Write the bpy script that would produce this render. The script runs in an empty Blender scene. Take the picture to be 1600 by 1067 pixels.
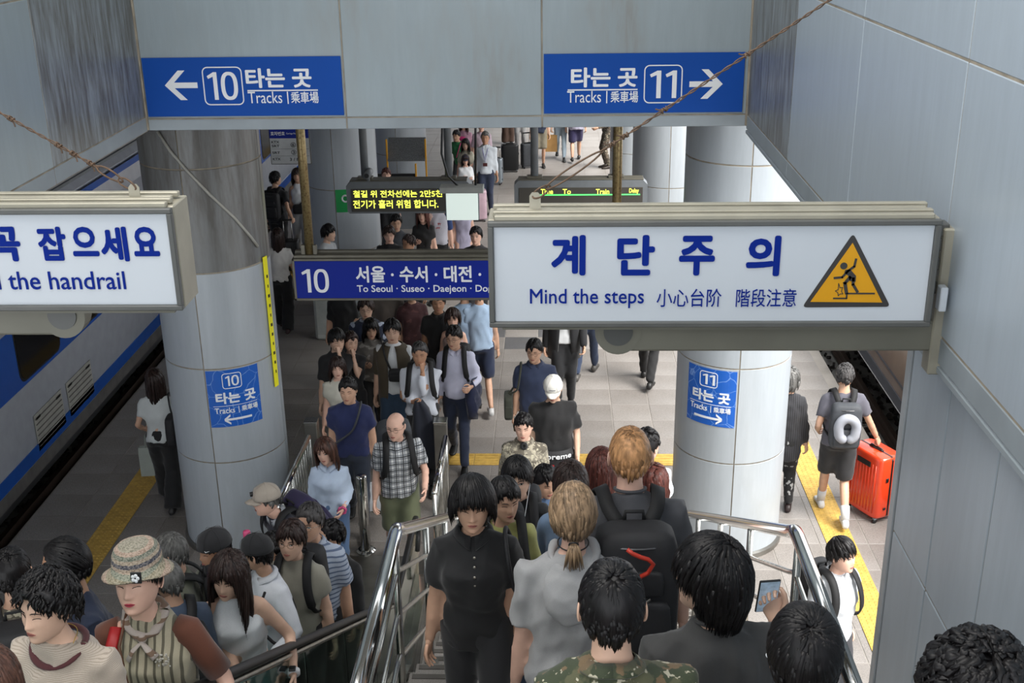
import bpy, bmesh, math, random
import numpy as np
from mathutils import Vector, Matrix, noise as mnoise
random.seed(7)
rng = np.random.RandomState(11)
S = bpy.context.scene
COL = S.collection
PI = math.pi
def R(d): return math.radians(d)

# ---------------------------------------------------------------- camera
F = 1810.0; H = 6.35
CX, CY = 800.0, 533.5
_y = np.array([64., 703., -F]); _y /= np.linalg.norm(_y)
_z = np.array([-70., 4667., F]); _z -= _z.dot(_y)*_y; _z /= np.linalg.norm(_z)
_x = np.cross(_y, _z)
RC = np.array([_x, _y, _z])
CAM = np.array([0, 0, H])
cd = bpy.data.cameras.new('camera'); cam = bpy.data.objects.new('camera', cd); COL.objects.link(cam)
M = Matrix([list(RC[i])+[0] for i in range(3)]+[[0, 0, 0, 1]])
cam.matrix_world = Matrix.Translation((0, 0, H)) @ M
cd.sensor_width = 36; cd.lens = 36*F/1600; cd.clip_start = .05; cd.clip_end = 400
S.camera = cam
def ray(px, py): return RC @ np.array([(px-CX)/F, -(py-CY)/F, -1.])
def at_y(px, py, Y): r = ray(px, py); return CAM+r*(Y/r[1])
def at_x(px, py, X): r = ray(px, py); return CAM+r*(X/r[0])
def at_z(px, py, Z): r = ray(px, py); return CAM+r*((Z-H)/r[2])

# ---------------------------------------------------------------- light
W = bpy.data.worlds.new('sky'); S.world = W; W.use_nodes = True
bg = W.node_tree.nodes['Background']
bg.inputs[0].default_value = (.93, .965, 1, 1); bg.inputs[1].default_value = 2.2
def area(name, loc, size, power, rot=(0, 0, 0), color=(1, 1, 1)):
    l = bpy.data.lights.new(name, 'AREA'); l.shape = 'RECTANGLE'; l.size, l.size_y = size; l.energy = power; l.color = color
    o = bpy.data.objects.new(name, l); COL.objects.link(o); o.location = loc; o.rotation_euler = rot
    return o
sun = bpy.data.lights.new('sun', 'SUN'); sun.energy = 9.5; sun.angle = R(38); sun.color = (1, .97, .92)
so = bpy.data.objects.new('sun', sun); COL.objects.link(so); so.rotation_euler = Vector((.56, -.46, .95)).to_track_quat('Z', 'Y').to_euler()
area('hall_fill', (-2.2, 3.4, 9.8), (5, 5), 380, (0, R(-22), 0), color=(1, .98, .95))  # unseen hall light, offset and tilted to brighten the right wall
for i, yy in enumerate((13.5, 20, 27, 34)):
    area('platform_lamp', (-.2, yy, 5.1), (2.2, .5), 9, color=(1, .98, .95))
S.view_settings.view_transform = 'Standard'; S.view_settings.look = 'None'
S.view_settings.exposure = 0.0; S.view_settings.gamma = 1; S.view_settings.use_curve_mapping = False

# ---------------------------------------------------------------- materials
MATS = {}
def srgb(c):
    if isinstance(c, str):
        c = c.lstrip('#'); c = [int(c[i:i+2], 16)/255 for i in (0, 2, 4)]
    return [(x/12.92 if x <= .04045 else ((x+.055)/1.055)**2.4) for x in c]
class NT:
    def __init__(s, name):
        s.m = bpy.data.materials.new(name); s.m.use_nodes = True; s.t = s.m.node_tree
        s.b = s.t.nodes['Principled BSDF']; s.tc = None
    def n(s, ty, **k):
        x = s.t.nodes.new(ty)
        for a, v in k.items(): setattr(x, a, v)
        return x
    def l(s, a, b): s.t.links.new(a, b)
    def co(s, kind='Object', scale=(1, 1, 1)):
        if s.tc is None: s.tc = s.n('ShaderNodeTexCoord')
        if scale == (1, 1, 1): return s.tc.outputs[kind]
        mp = s.n('ShaderNodeMapping'); mp.inputs['Scale'].default_value = scale
        s.l(s.tc.outputs[kind], mp.inputs[0]); return mp.outputs[0]
    def noise(s, sc, det=3, scale=(1, 1, 1), kind='Object', rough=.5):
        x = s.n('ShaderNodeTexNoise'); x.inputs['Scale'].default_value = sc; x.inputs['Detail'].default_value = det
        x.inputs['Roughness'].default_value = rough
        s.l(s.co(kind, scale), x.inputs['Vector']); return x
    def ramp(s, src, stops, interp='LINEAR'):
        r = s.n('ShaderNodeValToRGB'); e = r.color_ramp; e.interpolation = interp
        while len(e.elements) < len(stops): e.elements.new(.5)
        for el, (p, c) in zip(e.elements, stops): el.position = p; el.color = (*c, 1)
        s.l(src, r.inputs[0]); return r.outputs[0]
    def mix(s, fac, a, b, mode='MIX'):
        x = s.n('ShaderNodeMix'); x.data_type = 'RGBA'; x.blend_type = mode
        for i, v in ((0, fac), (6, a), (7, b)):
            if hasattr(v, 'links'): s.l(v, x.inputs[i])
            else: x.inputs[i].default_value = v if i == 0 else (*v, 1)
        return x.outputs[2]
    def bump(s, src, strength=.3, dist=.01):
        x = s.n('ShaderNodeBump'); x.inputs['Strength'].default_value = strength; x.inputs['Distance'].default_value = dist
        s.l(src, x.inputs['Height']); s.l(x.outputs[0], s.b.inputs['Normal'])
    def col(s, c):
        if hasattr(c, 'links'): s.l(c, s.b.inputs['Base Color'])
        else: s.b.inputs['Base Color'].default_value = (*c, 1)
def plain(name, c, rough=.6, metal=0, var=.12, sc=6, det=3, stretch=(1, 1, 1), bump=0, bsc=200, bdist=.002, emit=0, spec=None, coat=0, isl=0):
    if name in MATS: return MATS[name]
    t = NT(name); c = srgb(c)
    t.b.inputs['Roughness'].default_value = rough; t.b.inputs['Metallic'].default_value = metal
    if spec is not None: t.b.inputs['Specular IOR Level'].default_value = spec
    if coat: t.b.inputs['Coat Weight'].default_value = coat
    if var:
        nz = t.noise(sc, det, stretch)
        lo = [max(0, x*(1-var)) for x in c]; hi = [min(1, x*(1+var)) for x in c]
        out = t.ramp(nz.outputs[0], [(.3, lo), (.7, hi)])
        if isl:
            g = t.n('ShaderNodeNewGeometry')
            out = t.mix(1.0, out, t.ramp(g.outputs['Random Per Island'], [(0, (1-isl,)*3), (1, (1,)*3)]), 'MULTIPLY')
        t.col(out)
    else: t.col(c)
    if bump:
        b = t.noise(bsc, 2, stretch); t.bump(b.outputs[0], bump, bdist)
    if emit:
        t.b.inputs['Emission Color'].default_value = (*c, 1); t.b.inputs['Emission Strength'].default_value = emit
    MATS[name] = t.m; return t.m

# ---------------------------------------------------------------- mesh tools
class MB:
    def __init__(s): s.v = []; s.f = []; s.m = []; s.n = 0; s.mi = 0
    def add(s, v, f):
        v = np.asarray(v, float).reshape(-1, 3); s.v.append(v)
        o = s.n; s.f += [tuple(i+o for i in q) for q in f]; s.m += [s.mi]*len(f); s.n += len(v); return s
    def box(s, c, d, rot=None, bev=0):
        c = np.array(c, float); h = np.array(d, float)/2
        if bev:
            b = min(bev, *(h*.9)); pts = []
            # chamfered box: 24 verts
            for sx in (-1, 1):
                for sy in (-1, 1):
                    for sz in (-1, 1):
                        sg = np.array([sx, sy, sz])
                        for a in range(3):
                            p = sg*(h-b); p[a] = sg[a]*h[a]; pts.append(p)
            v = np.array(pts)
            idx = lambda sx, sy, sz, a: (((sx > 0)*2+(sy > 0))*2+(sz > 0))*3+a
            f = []
            for a in range(3):
                o = [i for i in range(3) if i != a]
                for sg in (-1, 1):
                    q = []
                    for u, w in ((-1, -1), (1, -1), (1, 1), (-1, 1)):
                        t = [0, 0, 0]; t[a] = sg; t[o[0]] = u; t[o[1]] = w; q.append(idx(*t, a))
                    f.append(q)
                for u in (-1, 1):
                    for w in (-1, 1):
                        q = []
                        for e, aa in ((-1, o[0]), (-1, o[1]), (1, o[1]), (1, o[0])):
                            t = [0, 0, 0]; t[a] = e; t[o[0]] = u; t[o[1]] = w; q.append(idx(*t, aa))
                        f.append(q)
            for sx in (-1, 1):
                for sy in (-1, 1):
                    for sz in (-1, 1): f.append([idx(sx, sy, sz, a) for a in range(3)])
        else:
            v = np.array([[x, y, z] for x in (-1, 1) for y in (-1, 1) for z in (-1, 1)])*h
            f = [(0, 1, 3, 2), (4, 6, 7, 5), (0, 4, 5, 1), (2, 3, 7, 6), (0, 2, 6, 4), (1, 5, 7, 3)]
        if rot is not None: v = v @ np.array(rot).T
        return s.add(v+c, f)
    def loft(s, rings, cap=True, closed=True):
        n = len(rings[0]); f = []
        for k in range(len(rings)-1):
            for i in range(n if closed else n-1):
                j = (i+1) % n; f.append((k*n+i, k*n+j, (k+1)*n+j, (k+1)*n+i))
        if cap: f.append(tuple(range(n-1, -1, -1))); f.append(tuple((len(rings)-1)*n+i for i in range(n)))
        return s.add(np.concatenate([np.asarray(r, float) for r in rings]), f)
    def tube(s, pts, rad, n=8, flat=1.0, up=None, cap=True, roundcap=False):
        pts = np.asarray(pts, float); m = len(pts)
        rad = np.ones(m)*rad if np.isscalar(rad) else np.asarray(rad, float)
        if roundcap:
            d0 = pts[0]-pts[1]; d0 /= np.linalg.norm(d0)+1e-9; d1 = pts[-1]-pts[-2]; d1 /= np.linalg.norm(d1)+1e-9
            pts = np.vstack([pts[0]+d0*rad[0]*.85, pts[0]+d0*rad[0]*.5, pts, pts[-1]+d1*rad[-1]*.5, pts[-1]+d1*rad[-1]*.85])
            rad = np.concatenate([[rad[0]*.35, rad[0]*.82], rad, [rad[-1]*.82, rad[-1]*.35]]); m = len(pts)
        tg = np.gradient(pts, axis=0); tg /= np.linalg.norm(tg, axis=1)[:, None]+1e-9
        u = np.array(up if up is not None else ((0, 0, 1) if abs(tg[0][2]) < .9 else (0, 1, 0)), float)
        a = np.linspace(0, 2*PI, n, endpoint=False); rings = []
        for i in range(m):
            w = u-u.dot(tg[i])*tg[i]
            if np.linalg.norm(w) < 1e-4: w = np.cross(tg[i], (1, .3, .2))
            w /= np.linalg.norm(w)
            if up is None: u = w
            q = np.cross(tg[i], w)
            rings.append(pts[i]+rad[i]*(np.outer(np.cos(a), q)+flat*np.outer(np.sin(a), w)))
        return s.loft(rings, cap)
    def ell(s, c, r, n=12, m=8, rot=None):
        rings = []
        for k in range(1, m):
            t = PI*k/m; z = -math.cos(t); rr = math.sin(t)
            a = np.linspace(0, 2*PI, n, endpoint=False)
            rings.append(np.stack([rr*np.cos(a), rr*np.sin(a), np.full(n, z)], 1))
        v = np.concatenate([[[0, 0, -1]], *rings, [[0, 0, 1]]])*np.array(r)
        if rot is not None: v = v @ np.array(rot).T
        f = [(0, 1+(i+1) % n, 1+i) for i in range(n)]
        for k in range(m-2):
            for i in range(n): f.append((1+k*n+i, 1+k*n+(i+1) % n, 1+(k+1)*n+(i+1) % n, 1+(k+1)*n+i))
        L = 1+(m-1)*n; f += [(1+(m-2)*n+i, 1+(m-2)*n+(i+1) % n, L) for i in range(n)]
        return s.add(v+np.array(c, float), f)
    def lathe(s, c, prof, n=24):
        a = np.linspace(0, 2*PI, n, endpoint=False)
        return s.loft([np.stack([c[0]+r*np.cos(a), c[1]+r*np.sin(a), np.full(n, c[2]+z)], 1) for r, z in prof])
    def poly(s, pts, depth):   # extruded polygon, pts 3d, depth vector
        p = np.array(pts, float); n = len(p); d = np.array(depth, float)
        return s.add(np.vstack([p, p+d]), [tuple(range(n)), tuple(range(2*n-1, n-1, -1))]+[(i, i+n, (i+1) % n+n, (i+1) % n) for i in range(n)])
    def mesh(s, name, smooth=False):
        me = bpy.data.meshes.new(name); v = np.concatenate(s.v)
        me.from_pydata(v.tolist(), [], s.f)
        if any(s.m): me.polygons.foreach_set('material_index', s.m)
        if smooth: me.polygons.foreach_set('use_smooth', [True]*len(s.f))
        return me
    def build(s, name, mats, parent=None, smooth=False, fix=True):
        me = s.mesh(name, smooth)
        if fix:
            b = bmesh.new(); b.from_mesh(me); bmesh.ops.recalc_face_normals(b, faces=b.faces); b.to_mesh(me); b.free()
        return link(name, me, mats, parent)
def link(name, me, mats, parent=None):
    if mats is not None and not len(me.materials):
        for m in (mats if isinstance(mats, (list, tuple)) else [mats]): me.materials.append(m)
    o = bpy.data.objects.new(name, me); COL.objects.link(o)
    if parent is not None: o.parent = parent
    return o
def tag(o, label=None, cat=None, group=None, kind=None):
    for k, v in (('label', label), ('category', cat), ('group', group), ('kind', kind)):
        if v: o[k] = v
    return o
def empty(name, loc=(0, 0, 0), label=None, cat=None, group=None, kind=None, rz=0):
    o = bpy.data.objects.new(name, None); COL.objects.link(o); o.location = loc; o.rotation_euler = (0, 0, rz); o.empty_display_size = .1
    return tag(o, label, cat, group, kind)
def copy_tree(o, parent=None):
    c = o.copy(); COL.objects.link(c)
    if parent is not None: c.parent = parent
    for ch in list(o.children): copy_tree(ch, c)
    return c
def rbox(name, c, d, m, parent=None, bev=.004, rot=None, smooth=False):
    return MB().box(c, d, rot, bev).build(name, m, parent, smooth)

# flat lettering: a text fitted to a rectangle; frame = origin (lower left), right vector, up vector
def text_mesh(s, bold=0.0, res=3):
    if s in ('10', '11'):   # sign numerals: a flagged 1, an oval 0
        b = MB(); x = 0; w = .135+bold
        for c in s:
            if c == '1':
                b.poly([(x+.22, 0, 0), (x+.22+w, 0, 0), (x+.22+w, 1, 0), (x+.24, 1, 0), (x+.0, .86, 0), (x+.04, .76, 0), (x+.22, .84, 0)], (0, 0, .002)); x += .36+w
            else:
                t = np.linspace(0, 2*PI, 40, endpoint=False); k = .8
                f = lambda a, h: np.stack([x+.30+a*np.sign(np.cos(t))*np.abs(np.cos(t))**k, .5+h*np.sign(np.sin(t))*np.abs(np.sin(t))**k], 1)
                o, i = f(.31, .51), f(.31-w, .51-w*.85); v = np.vstack([np.c_[q, np.full(40, z)] for z in (.002, 0) for q in (o, i)])
                b.add(v, [(j, (j+1) % 40, 40+(j+1) % 40, 40+j) for j in range(40)]+[(80+j, 120+j, 120+(j+1) % 40, 80+(j+1) % 40) for j in range(40)]); x += .62
        return b.mesh('lettering')
    cu = bpy.data.curves.new('lettering', 'FONT'); cu.body = s; cu.size = 1; cu.resolution_u = res; cu.extrude = 0.002
    o = bpy.data.objects.new('t', cu)
    me = bpy.data.meshes.new_from_object(o); bpy.data.objects.remove(o); bpy.data.curves.remove(cu)
    if bold > 0:   # heavier weight: the glyphs repeated on a small ring
        n = len(me.vertices); v = np.empty(n*3); me.vertices.foreach_get('co', v); v = v.reshape(-1, 3)
        fs = [tuple(p.vertices) for p in me.polygons]; V = []; Fs = []
        for k in range(8):
            V.append(v+np.array([bold*math.cos(k*PI/4), bold*math.sin(k*PI/4), k*2e-5])); Fs += [tuple(i+k*n for i in f) for f in fs]
        me = bpy.data.meshes.new('lettering'); me.from_pydata(np.concatenate(V).tolist(), [], Fs)
    return me
def letter(s, m, parent, o, r, u, w, h, bold=0.0, fn=None, name='lettering', sub=0, thick=.003, res=3):
    me = text_mesh(s, bold, res)
    if sub:
        b = bmesh.new(); b.from_mesh(me); xs = [v.co.x for v in b.verts]; x0, x1 = min(xs), max(xs)
        for k in range(1, sub):
            bmesh.ops.bisect_plane(b, geom=b.verts[:]+b.edges[:]+b.faces[:], plane_co=(x0+(x1-x0)*k/sub, 0, 0), plane_no=(1, 0, 0))
        b.to_mesh(me); b.free()
    n = len(me.vertices); v = np.empty(n*3); me.vertices.foreach_get('co', v); v = v.reshape(-1, 3)
    raw = v.copy(); lo, hi = v.min(0), v.max(0); v = (v-lo)/np.maximum(hi-lo, 1e-6)
    o, r, u = map(lambda q: np.array(q, float), (o, r, u)); r /= np.linalg.norm(r); u /= np.linalg.norm(u); nn = np.cross(r, u)
    v = o+np.outer(v[:, 0]*w, r)+np.outer(v[:, 1]*h, u)+np.outer(v[:, 2]*thick, nn)
    fs = [tuple(p_.vertices) for p_ in me.polygons]; xs = np.sort(raw[:, 0]); em = max(1e-6, raw[:, 1].max()-raw[:, 1].min())
    iv = sorted((min(raw[i][0] for i in f), max(raw[i][0] for i in f)) for f in fs); cuts = []; hi_ = iv[0][1]
    for a_, b_ in iv:   # a wide gap: the next word
        if a_-hi_ > .17*em: cuts.append((a_+hi_)/2)
        hi_ = max(hi_, b_)
    if fn is not None: v = fn(v)
    seg = np.searchsorted(cuts, raw[:, 0]) if cuts else np.zeros(n, int); ob = None
    for k in range(len(cuts)+1):
        ids = np.nonzero(seg == k)[0]; mp = {int(i): j for j, i in enumerate(ids)}
        f2 = [tuple(mp[i] for i in f) for f in fs if seg[f[0]] == k]
        if not f2: continue
        m2 = bpy.data.meshes.new('lettering'); m2.from_pydata(v[ids].tolist(), [], f2); m2.materials.append(m)
        ob = bpy.data.objects.new(name, m2); COL.objects.link(ob); ob.parent = parent
    bpy.data.meshes.remove(me)
    return ob
def strip(pts, w, nrm, thick):   # flat stroke along points as one MB
    b = MB(); n = np.array(nrm, float)
    b.tube(pts, w/2, 4, flat=1)
    return b
# ================================================================ materials for the place
def mat_panel(name, c, dirt, dcol, stretch=(1.2, 1.2, .35)):
    t = NT(name); c = srgb(c); d = srgb(dcol)
    n1 = t.noise(.9, 5, stretch, rough=.6); n2 = t.noise(7, 4, (2, 2, .25), rough=.7)
    base = t.ramp(n2.outputs[0], [(.3, [x*.94 for x in c]), (.7, [x*1.04 for x in c])])
    f = t.ramp(n1.outputs[0], [(1-dirt-.08, (0, 0, 0)), (1-dirt+.1, (1, 1, 1))])
    f2 = t.mix(1.0, f, t.ramp(n2.outputs[0], [(.35, (0, 0, 0)), (.6, (.85, .85, .85))]), 'MULTIPLY')
    t.col(t.mix(f2, base, d)); t.b.inputs['Roughness'].default_value = .38; t.b.inputs['Metallic'].default_value = .15
    t.bump(t.noise(2.2, 2).outputs[0], .06, .01)
    return t.m
M_panel = mat_panel('painted_metal_panel', '#98a4aa', .42, '#8b8c88')
M_panel_w = mat_panel('painted_metal_panel_pale', '#a9b4be', .30, '#979a9b')
M_dirty = mat_panel('stained_metal_panel', '#98a0a6', .74, '#5b5750')
M_colm = mat_panel('column_cladding', '#abb2b8', .34, '#8b8d8c', (1, 1, .5))
M_colm_d = mat_panel('stained_column_cladding', '#7c7e7e', .62, '#5c5955', (1, 1, .5))
M_seal = plain('beige_sealant', '#948b7c', .8, var=.25, sc=9)
M_trim = plain('edge_trim_paint', '#8f989e', .5, var=.1, sc=3)
M_blue = plain('sign_blue_film', '#0f49a0', .55, var=.04, sc=2, spec=.2)
M_navy = plain('sign_navy_film', '#10268a', .5, var=.04, sc=2, spec=.2)
M_white = plain('white_lettering', '#e6e9ec', .5, var=.0)
M_steel = plain('brushed_steel', '#b9b9b4', .24, metal=1, var=.12, sc=3, stretch=(1, 1, 8))
M_chrome = plain('polished_steel', '#d2d2cf', .10, metal=1, var=.08, sc=5)
M_dsteel = plain('dull_steel_plate', '#8f8d88', .35, metal=.9, var=.2, sc=4)
M_rubber = plain('black_rubber', '#151515', .45, var=.1)
M_black = plain('black_plastic', '#17181a', .4, var=.1)
M_grey = plain('grey_painted_metal', '#71767a', .5, var=.12)
M_granite = None
def mat_tile(name, a, b, speck=.35):
    t = NT(name); g = t.n('ShaderNodeObjectInfo')
    a, b = srgb(a), srgb(b)
    nn = t.noise(160, 2); n2 = t.noise(1.3, 4, kind='Object')
    base = t.ramp(g.outputs['Random'], [(0, a), (1, b)])
    c1 = t.mix(1.0, base, t.ramp(nn.outputs[0], [(.35, (1-speck,)*3), (.65, (1.1, 1.1, 1.1))]), 'MULTIPLY')
    c2 = t.mix(1.0, c1, t.ramp(n2.outputs[0], [(.3, (.82, .80, .78)), (.65, (1.05, 1.05, 1.05))]), 'MULTIPLY')
    t.col(c2); t.b.inputs['Roughness'].default_value = .5; t.bump(nn.outputs[0], .12, .002)
    return t.m
M_tile = mat_tile('granite_paver', '#86817d', '#938e8a')
M_tiled = mat_tile('dark_granite_paver', '#565658', '#626264')
M_tac = plain('yellow_tactile_paving', '#bf9c4c', .6, var=.2, sc=14, bump=.1)
M_stair = mat_tile('granite_stair', '#8e8984', '#9a9590')
M_conc = plain('concrete', '#6e6c68', .85, var=.25, sc=3, bump=.2, bsc=40)
M_ballast = plain('dark_ballast', '#2c2723', .95, var=.6, sc=9, det=6, isl=.6)

# ================================================================ platform and tracks
PL, PR = -5.76, 3.90
Y0P, Y1P = 1.0, 52.0
tag(rbox('floor', ((PL+PR)/2, (Y0P+Y1P)/2, -.444), (PR-PL, Y1P-Y0P, .88), plain('pale_grout', '#8b8680', .9, var=.2, sc=2), bev=0), kind='structure')
floor_root = empty('platform_paving', (0, 0, 0), 'grey granite slab paving covering the station platform', 'paving')
tag(floor_root, kind='structure')
TS = .5
tile_me = MB().box((0, 0, 0), (TS-.008, TS-.008, .03), None, .003).mesh('paver'); tile_me.materials.append(M_tile)
tile_dk = tile_me.copy(); tile_dk.materials.clear(); tile_dk.materials.append(M_tiled)
far = MB(); nt = 0
tl = []
xs = np.arange(PL+TS/2+.02, PR, TS)
for j, y in enumerate(np.arange(4.3, Y1P-.3, TS)):
    for i, x in enumerate(xs):
        if 2.83-TS/2 < x < 3.13+TS/2 and False: continue
        tl.append((x, y, i, j))
def tile_hidden(x, y):
    return (-3.3 < x < 1.5 and y < 10.3) or (x > 1.6 and y < 6.5) or (x < -2.6 and y < 8.2) or math.hypot(x+3.35, y-10.8) < .3 or math.hypot(x-1.8, y-10.8) < .3
tl = [t for t in tl if not tile_hidden(t[0], t[1])]
for (x, y, i, j) in tl:
    z = -.0145+rng.uniform(-.0012, .0012)
    dark = (15.8 < y < 17.7) and (-1.1 < x < .2) and ((i+j) % 2 == 0)
    if y < 17.2 and nt < 298 and not (x < -2.5 and y > 14.5):
        o = link('paver', tile_dk if dark else tile_me, None, floor_root); o.location = (x, y, z); nt += 1
    else:
        far.mi = 1 if dark else 0
        far.box((x, y, z), (TS-.008, TS-.008, .03))
fo = far.build('far_paving', [M_tile, M_tiled], floor_root, fix=False); tag(fo, kind='stuff')
def tactile(name, x0, x1, y0, y1, bars, label, xdir):
    root = empty(name, (0, 0, 0), label, 'tactile paving', 'yellow tactile strips on the platform')
    L = (x1-x0) if xdir else (y1-y0); n = int(round(L/.3))
    me = MB()
    me.box((0, 0, 0), (.296, .296, .008), None, .002)
    if bars:
        for k in range(4): me.box((0, -.105+k*.07, .006), (.27, .028, .006), None, .002)
    else:
        for a in range(6):
            for b in range(6):
                me.lathe((-.125+a*.05, -.125+b*.05, .003), [(.016, 0), (.010, .006)], 6)
    m = me.mesh('tactile_tile'); m.materials.append(M_tac)
    for k in range(n):
        o = link('tactile_tile', m, None, root)
        o.location = ((x0+.15+k*.3, y0+.15, .0055) if xdir else (x0+.15, y0+.15+k*.3, .0055))
    return root
tactile('tactile_strip', 2.83, 3.13, 6.5, 40.1, False, 'bright yellow dotted warning strip along the right platform edge beside the red suitcase', False)
tactile('tactile_strip', -4.93, -4.63, 8.0, 38.0, False, 'dim yellow dotted warning strip along the left platform edge beside the train', False)
tactile('tactile_strip', -2.75, 1.45, 12.29, 12.59, True, 'yellow ribbed strip crossing the platform between the two front columns', True)
# track beds
for side, x0, x1 in (('left', -11, PL), ('right', PR, 9)):
    tag(rbox('trackbed', ((x0+x1)/2, 27, -1.15), (x1-x0, 60, .3), M_conc, bev=0), kind='structure')
    g = MB()
    bx0, bx1 = (-7.4, PL-.02) if side == 'left' else (PR+.02, 5.6)
    for k in range(2600):
        x = rng.uniform(bx0, bx1)
        if abs(x-(-6.62 if side == 'left' else 4.75)) < .13: continue
        y = 7+33*rng.rand()**1.5; r = rng.uniform(.03, .06)
        rot = np.linalg.qr(rng.randn(3, 3))[0]
        g.box((x, y, -.97+rng.uniform(0, .03)), (r*1.6, r*1.2, r), rot)
    o = g.build('ballast', M_ballast, fix=False); tag(o, 'dark stone ballast in the track bed by the %s train' % ('blue striped' if side == 'left' else 'brown'), 'gravel', kind='stuff')
    rx = -6.62 if side == 'left' else 4.75
    rl = MB()
    for (w, z, h) in ((.14, -.93, .02), (.02, -.86, .12), (.07, -.79, .035)): rl.box((rx, 27, z), (w, 56, h))
    tag(rl.build('rail', plain('rusty_rail_steel', '#4a3a30', .45, metal=.6)), 'steel running rail of the %s' % ('track under the white train' if side == 'left' else 'track under the brown train'), 'rail')
M_tw = plain('train_white_paint', '#a9adb6', .25, var=.05, coat=.3); M_tb = plain('train_blue_paint', '#1f55ad', .25, var=.05, coat=.3)
M_tg = plain('train_dark_glass', '#15171b', .08, var=0); M_ts = plain('train_grey_skirt', '#5e5b58', .6, var=.2)
M_tbr = plain('train_brown_side', '#8d7a6e', .25, var=.12, sc=2, coat=.3); M_tn = plain('train_slate_stripe', '#4b4d57', .4)
def train(X, s, y0, y1, label, left):
    root = empty('train', (X, 0, 0), label, 'train')
    body = MB(); prof = [(.0, -.05), (0, 2.45), (.06, 2.8), (.22, 3.02), (.6, 3.2), (1.5, 3.28), (2.6, 3.2), (2.8, -.05)] if left else [(0, -.05), (0, 1.6), (.1, 1.7), (2.7, 1.7), (2.8, -.05)]  # right car's unseen top is cut low so the sun reaches the platform
    rings = [[(-s*0+s*a*(1 if left else 1), y, z) for a, z in prof] for y in (y0, y1)]
    rings = [np.array(r) for r in rings]
    body.loft(rings)
    body.build('car_body', M_tw if left else M_tbr, root)
    e = -s*.006
    if left:
        MB().box((e, (y0+y1)/2, .16), (.012, y1-y0, .17)).build('lower_blue_stripe', M_tb, root)
        MB().box((e, (y0+y1)/2, 1.40), (.012, y1-y0, .72)).build('window_band', M_tb, root)
        MB().box((e, (y0+y1)/2, 2.74), (.014, y1-y0, .09)).build('upper_blue_stripe', M_tb, root)
        MB().box((e, (y0+y1)/2, 2.98), (.03, y1-y0, .04)).build('roof_gutter', M_grey, root)
        MB().box((e*.5, (y0+y1)/2, -.02), (.01, y1-y0, .16)).build('skirt', M_ts, root)
        w = None
        for k in range(16):
            yy = 11.05+k*1.72
            if w is None:
                b = MB(); hy, hz, rr = .56, .36, .12; pts = []
                for cx, cz, a0 in ((hy-rr, hz-rr, 0), (-hy+rr, hz-rr, 90), (-hy+rr, -hz+rr, 180), (hy-rr, -hz+rr, 270)):
                    for q in range(5): a = R(a0+q*22.5); pts.append((0, cx+rr*math.cos(a), cz+rr*math.sin(a)))
                b.poly(pts, (.02, 0, 0)); w = b.build('window', M_tg, root)
                g = MB(); big = [(p[0]-.002, p[1]*1.05, p[2]*1.07) for p in pts]; g.poly(big, (.018, 0, 0)); fr = g.build('window_gasket', M_black, w)
                w.location = (0, yy, 1.47); base = w
            else:
                w = base.copy(); COL.objects.link(w); w.location = (0, yy, 1.47); f2 = fr.copy(); COL.objects.link(f2); f2.parent = w
        for k in range(2):
            v = empty('x'); bpy.data.objects.remove(v)
            yy = 12.75+k*.98
            p = MB().box((.009, yy, .38), (.006, .82, .46)).build('vent_panel', plain('vent_white', '#a4a39c', .5), root)
            for q in range(6): MB().box((.014, yy, .2+q*.07), (.006, .76, .012)).build('slat', M_ts, p)
            MB().box((.014, yy+.3, .55), (.006, .12, .03)).build('latch', M_black, p)
            MB().box((.014, yy-.3, .55), (.006, .12, .03)).build('latch', M_black, p)
        for yy in (9.6, 23.4, 37.0):
            MB().box((.004, yy, 1.5), (.02, .04, 2.9)).build('door_seam', M_black, root)
    else:
        MB().box((-.008, (y0+y1)/2, .07), (.012, y1-y0, .16)).build('lower_stripe', M_tn, root)
        MB().box((-.008, (y0+y1)/2, 1.63), (.04, y1-y0, .06)).build('top_rim', M_tn, root)
        MB().box((-.006, (y0+y1)/2, .32), (.008, y1-y0, .03)).build('pin_stripe', M_tn, root)
    MB().box((-1.4 if left else 1.4, (y0+y1)/2, -.36), (1.9, y1-y0-2, .6)).build('underframe', M_black, root)
    return root
train(-6.2, -1, 4, 46, 'white passenger train with blue stripes standing at the left platform edge', True)
train(4.5, 1, 6, 46, 'brown train side with a slate lower stripe at the right platform edge', False)

# ================================================================ columns
def column(x, y, top, label, dirty=None, idx=0):
    root = empty('column', (x, y, 0), label, 'column', 'round grey clad columns on the platform')
    r = .56
    MB().lathe((0, 0, 0), [(r-.005, 0), (r-.005, top)], 48).build('core', M_seal, root, True)
    MB().lathe((0, 0, .002), [(r+.03, 0), (r+.03, .05), (r+.005, .06)], 48).build('base_ring', M_dsteel, root)
    cuts = [.06, 1.08, 2.09, 3.06, 4.05, 5.1]
    for k in range(len(cuts)-1):
        z0, z1 = cuts[k], cuts[k+1]-.012
        for a0 in (-3, 87, 177, 267):
            b = MB(); rings = []
            for zz, rr in ((z0, r-.006), (z0+.003, r), (z1-.003, r), (z1, r-.006)):
                out = []
                for q in range(13):
                    a = R(a0-90+.6+(88.8)*q/12); out.append((rr*math.cos(a), rr*math.sin(a), zz))
                for q in range(12, -1, -1):
                    a = R(a0-90+.6+(88.8)*q/12); out.append(((r-.018)*math.cos(a), (r-.018)*math.sin(a), zz))
                rings.append(np.array(out))
            b.loft(rings)
            dk = dirty and z0 >= 3
            o = b.build('cladding_panel', M_colm_d if dk else M_colm, root, True)
            try: o.data.set_sharp_from_angle(angle=R(35))
            except Exception: pass
    return root
c_l = column(-3.35, 10.8, 5.1, 'large grey column with the track 10 sign and stained upper panels', True)
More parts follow.
